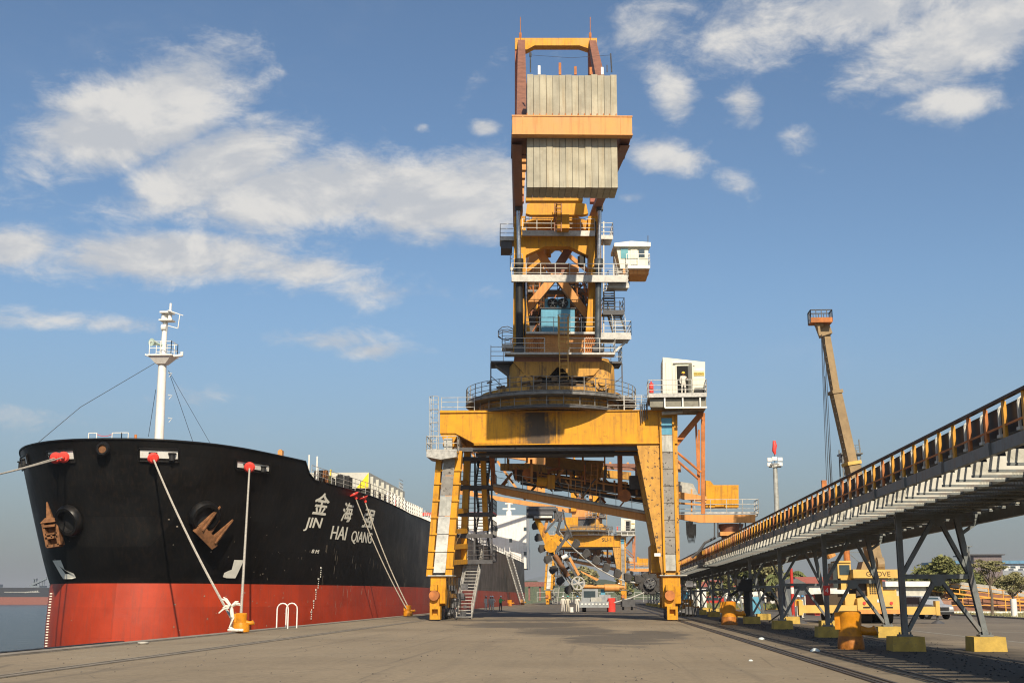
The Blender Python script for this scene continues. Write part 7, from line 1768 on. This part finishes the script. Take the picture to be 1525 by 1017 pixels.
# far buoy and far ship
bp3 = P(69, 907, 300); b0 = Vector((bp3.x, 310, WZ))
e = empty('buoy', b0, 'small pale green buoy floating on the harbour water left of the bow', 'buoy')
part('float', MB().lathe([(1.5, -.3), (1.6, .2), (1.3, .5), (.001, .55)], tuple(b0), 16), mat('buoy_green', (.35, .6, .5), .5), e, b0, smooth=True)
part('tower', MB().lathe([(.8, .5), (.3, 2.6), (.001, 2.65)], tuple(b0), 8), white, e, b0)
fy = 815; fe_ = P(80, 890, fy).x
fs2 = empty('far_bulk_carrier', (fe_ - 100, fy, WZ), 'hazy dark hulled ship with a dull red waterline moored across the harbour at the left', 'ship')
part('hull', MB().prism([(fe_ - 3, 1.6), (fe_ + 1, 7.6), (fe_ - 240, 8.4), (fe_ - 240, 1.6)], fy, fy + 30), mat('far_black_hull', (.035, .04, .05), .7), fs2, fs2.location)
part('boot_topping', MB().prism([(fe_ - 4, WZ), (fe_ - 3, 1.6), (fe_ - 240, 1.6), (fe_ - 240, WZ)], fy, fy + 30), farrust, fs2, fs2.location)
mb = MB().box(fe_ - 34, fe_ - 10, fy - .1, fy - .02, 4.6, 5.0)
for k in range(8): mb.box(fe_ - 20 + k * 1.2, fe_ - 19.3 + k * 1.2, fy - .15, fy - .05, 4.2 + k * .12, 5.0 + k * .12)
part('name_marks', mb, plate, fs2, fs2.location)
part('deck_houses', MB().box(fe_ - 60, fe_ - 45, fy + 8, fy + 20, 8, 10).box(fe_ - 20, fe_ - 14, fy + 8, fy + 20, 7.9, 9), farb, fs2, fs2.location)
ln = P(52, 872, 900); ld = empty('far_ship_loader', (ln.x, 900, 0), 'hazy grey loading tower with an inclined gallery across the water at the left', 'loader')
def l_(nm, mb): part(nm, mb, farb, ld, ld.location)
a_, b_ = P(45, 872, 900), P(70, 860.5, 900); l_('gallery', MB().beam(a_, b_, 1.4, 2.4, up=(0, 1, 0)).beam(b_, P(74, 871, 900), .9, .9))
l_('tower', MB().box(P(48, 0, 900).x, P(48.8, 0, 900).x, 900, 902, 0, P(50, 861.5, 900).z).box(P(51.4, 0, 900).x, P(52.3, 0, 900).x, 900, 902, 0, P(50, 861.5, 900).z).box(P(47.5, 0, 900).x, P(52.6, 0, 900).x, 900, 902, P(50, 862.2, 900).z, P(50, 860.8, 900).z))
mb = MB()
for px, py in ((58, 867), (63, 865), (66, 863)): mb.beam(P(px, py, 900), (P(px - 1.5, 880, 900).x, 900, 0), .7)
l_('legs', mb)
# red brown structure far down the quay
e = empty('far_stacker', (P(770, 0, 600).x, 600, 0), 'far reddish gallery low on the horizon beyond the ship stern', 'gallery')
part('gallery', MB().box(P(736, 0, 600).x, P(822, 0, 600).x, 600, 606, 6.5, 8.6), farrust, e, e.location)
for k in range(6): x = P(740 + k * 16, 0, 600).x; part('leg', MB().box(x - .4, x + .4, 601, 603, 0, 6.5), farrust, e, e.location)
e = empty('mesh_fence', (P(1010, 0, 420).x, 420, 0), 'far pale post and wire fence beyond the far unloader', 'fence')
x0, x1 = P(800, 0, 420).x, P(985, 0, 420).x
part('posts', MB().rail([(x0, 420, 0), (x1, 420, 0)], 3.2, 3.0, .14, (3.2, 1.6)), plate, e, e.location)

# ================================================================== PEOPLE
def person_mesh(name, joints, edges, radii, levels=2):
    me = bpy.data.meshes.new(name); me.from_pydata(joints, edges, []); me.update()
    o = bpy.data.objects.new(name, me); col.objects.link(o)
    sk = o.modifiers.new('skin', 'SKIN'); o.modifiers.new('sub', 'SUBSURF').levels = levels
    for i, r in enumerate(radii): me.skin_vertices[0].data[i].radius = (r, r) if not isinstance(r, tuple) else r
    me.skin_vertices[0].data[0].use_root = True
    dg = bpy.context.evaluated_depsgraph_get(); m2 = bpy.data.meshes.new_from_object(o.evaluated_get(dg))
    bpy.data.objects.remove(o); m2.name = name
    m2.polygons.foreach_set('use_smooth', [True] * len(m2.polygons)); return m2
def body(pose):
    a = {'stand': ((.24, .02, .98), (.25, -.06, .76)), 'hips': ((.36, .06, 1.12), (.2, -.1, 1.0)), 'raise': ((.3, -.18, 1.18), (.22, -.42, 1.3)), 'phone': ((.3, -.12, 1.12), (.12, -.28, 1.32))}[pose]
    st = .12 if pose != 'raise' else .16
    J = [(0, 0, .95), (0, 0, 1.12), (0, 0, 1.34), (0, -.005, 1.46), (0, -.02, 1.55), (0, -.03, 1.65),
         (.19, 0, 1.40), a[0], a[1], (-.19, 0, 1.40), (-.25, .03, 1.12), (-.24, -.05, .88),
         (.09, 0, .88), (st, -.03, .49), (st + .01, .02, .09), (st + .02, -.13, .05), (-.09, 0, .88), (-st, .02, .49), (-st - .01, .05, .09), (-st - .02, -.10, .05)]
    E_ = [(0, 1), (1, 2), (2, 3), (3, 4), (4, 5), (2, 6), (6, 7), (7, 8), (2, 9), (9, 10), (10, 11), (0, 12), (12, 13), (13, 14), (14, 15), (0, 16), (16, 17), (17, 18), (18, 19)]
    Rr = [(.15, .11), (.14, .10), (.16, .11), .065, .07, .09, .07, .05, .04, .07, .05, .04, .095, .065, .05, .045, .095, .065, .05, .045]
    return J, E_, Rr
BM = {}
def person(label, loc, rz, pose='stand', suit=cloth_w, hat=hat_w, top_=None, s_=1.0, grp='dock workers'):
    e = empty('person', loc, label, 'person', grp, rz); e.scale = (s_,) * 3
    if pose not in BM: BM[pose] = person_mesh('body', *body(pose))
    me = BM[pose].copy(); me.materials.clear(); me.materials.append(suit); me.materials.append(skin); me.materials.append(blackp); me.materials.append(top_ or suit)
    for p in me.polygons:
        c = p.center
        p.material_index = 1 if c.z > 1.5 or (abs(c.x) > .1 and pose == 'phone' and c.z > 1.24 and c.y < -.2) else (2 if c.z < .09 else (3 if c.z > .98 else 0))
        if abs(c.x) > .2 and .80 < c.z < .90: p.material_index = 1
    link('body', me, e)
    h = MB().lathe([(.001, 1.80), (.06, 1.79), (.105, 1.75), (.125, 1.68), (.125, 1.66), (.15, 1.655), (.125, 1.65)], (0, -.02, 0), 14); h.box(-.08, .08, -.2, -.12, 1.655, 1.67)
    part('helmet', h, hat, e, smooth=True)
    part('face', MB().lathe([(.001, 1.52), (.06, 1.53), (.085, 1.58), (.09, 1.65)], (0, -.035, 0), 12).box(-.012, .012, -.145, -.11, 1.575, 1.61), skin, e, smooth=True)
    if top_: part('vest', MB().lathe([(.19, .98), (.18, 1.15), (.2, 1.38), (.1, 1.45)], (0, 0, 0), 16), top_, e, smooth=True); e.children[-1].scale = (1, .75, 1)
    return e
def gp_(px, py): g_ = G(px, py); return Vector((g_.x, g_.y, 0))
Yp = 140
def at_(px, Y): return Vector((P(px, 900, Y).x, Y, 0))
person('leftmost man of the three by the truck, white overalls and white helmet', at_(838.5, 140), R(170), 'stand', cloth_w, hat_w)
person('middle man of the three by the truck, cream overalls and teal helmet', at_(845.5, 141), R(20), 'hips', mat('cream_overalls', (.52, .48, .38), .9), mat('teal_helmet', (.05, .28, .25), .4))
person('man with a blue helmet and pale overalls standing against the truck', at_(860, 140), R(0), 'phone', cloth_w, hat_b)
person('man in shaded pale overalls nearest the ship side stairs', at_(723.5, 148), R(60), 'stand', cloth_w, mat('grey_helmet', (.4, .4, .38), .4))
person('man in grey overalls with a white helmet, second from the ship side stairs', at_(730.5, 149), R(10), 'stand', mat('grey_overalls', (.42, .40, .36), .9), hat_w)
person('man with a white helmet close to the right of the grey overalled man', at_(733.8, 151), R(-30), 'hips', cloth_w, hat_w)
person('worker in a green vest and dark trousers pointing towards the ship', at_(745.5, 148), R(60), 'raise', cloth_d, hat_w, cloth_g)
person('man in pale overalls with a yellow helmet standing in the cabin doorway', Vector((P(1017.5, 560, HY - .45).x, HY - .45, hz0)), R(15), 'phone', cloth_w, hat_y, s_=1.0)
person('man in white trousers with a blue helmet behind the trestles', at_(1195, 100), R(80), 'stand', cloth_w, hat_b)
person('man in an orange vest with a pale helmet beside the outrigger', at_(1189.5, 99), R(-10), 'stand', cloth_w, hat_w, cloth_o)
for i, (px, Y, c_, l) in enumerate(((1076, 160, redpipe, 'worker in a red shirt seen through the middle trestles'), (1105, 150, cloth_w, 'worker in white seen just left of the small white booth'), (1140, 160, cloth_w, 'worker in a pale shirt below the dark green tree'))):
    person(l, at_(px, Y), R(40 * i), 'stand', cloth_d, hat_w, c_)

# ================================================================== AIR
hzb = MB().box(-2600, 4500, -40, 5200, WZ - 12, 62)
hm = bpy.data.materials.new('coastal_haze'); hm.use_nodes = True; t = hm.node_tree; t.nodes.clear()
pv = t.nodes.new('ShaderNodeVolumePrincipled'); pv.inputs['Color'].default_value = (.88, .90, .96, 1); pv.inputs['Density'].default_value = .00014; pv.inputs['Anisotropy'].default_value = .2
ou = t.nodes.new('ShaderNodeOutputMaterial'); t.links.new(pv.outputs[0], ou.inputs['Volume'])
HAZE = True
if HAZE:
    o = link('haze', hzb.mesh('haze'), m=hm); o['kind'] = 'stuff'

explode_named(mc, ('counterweight_base', 'rear_light', 'tow_slot'))
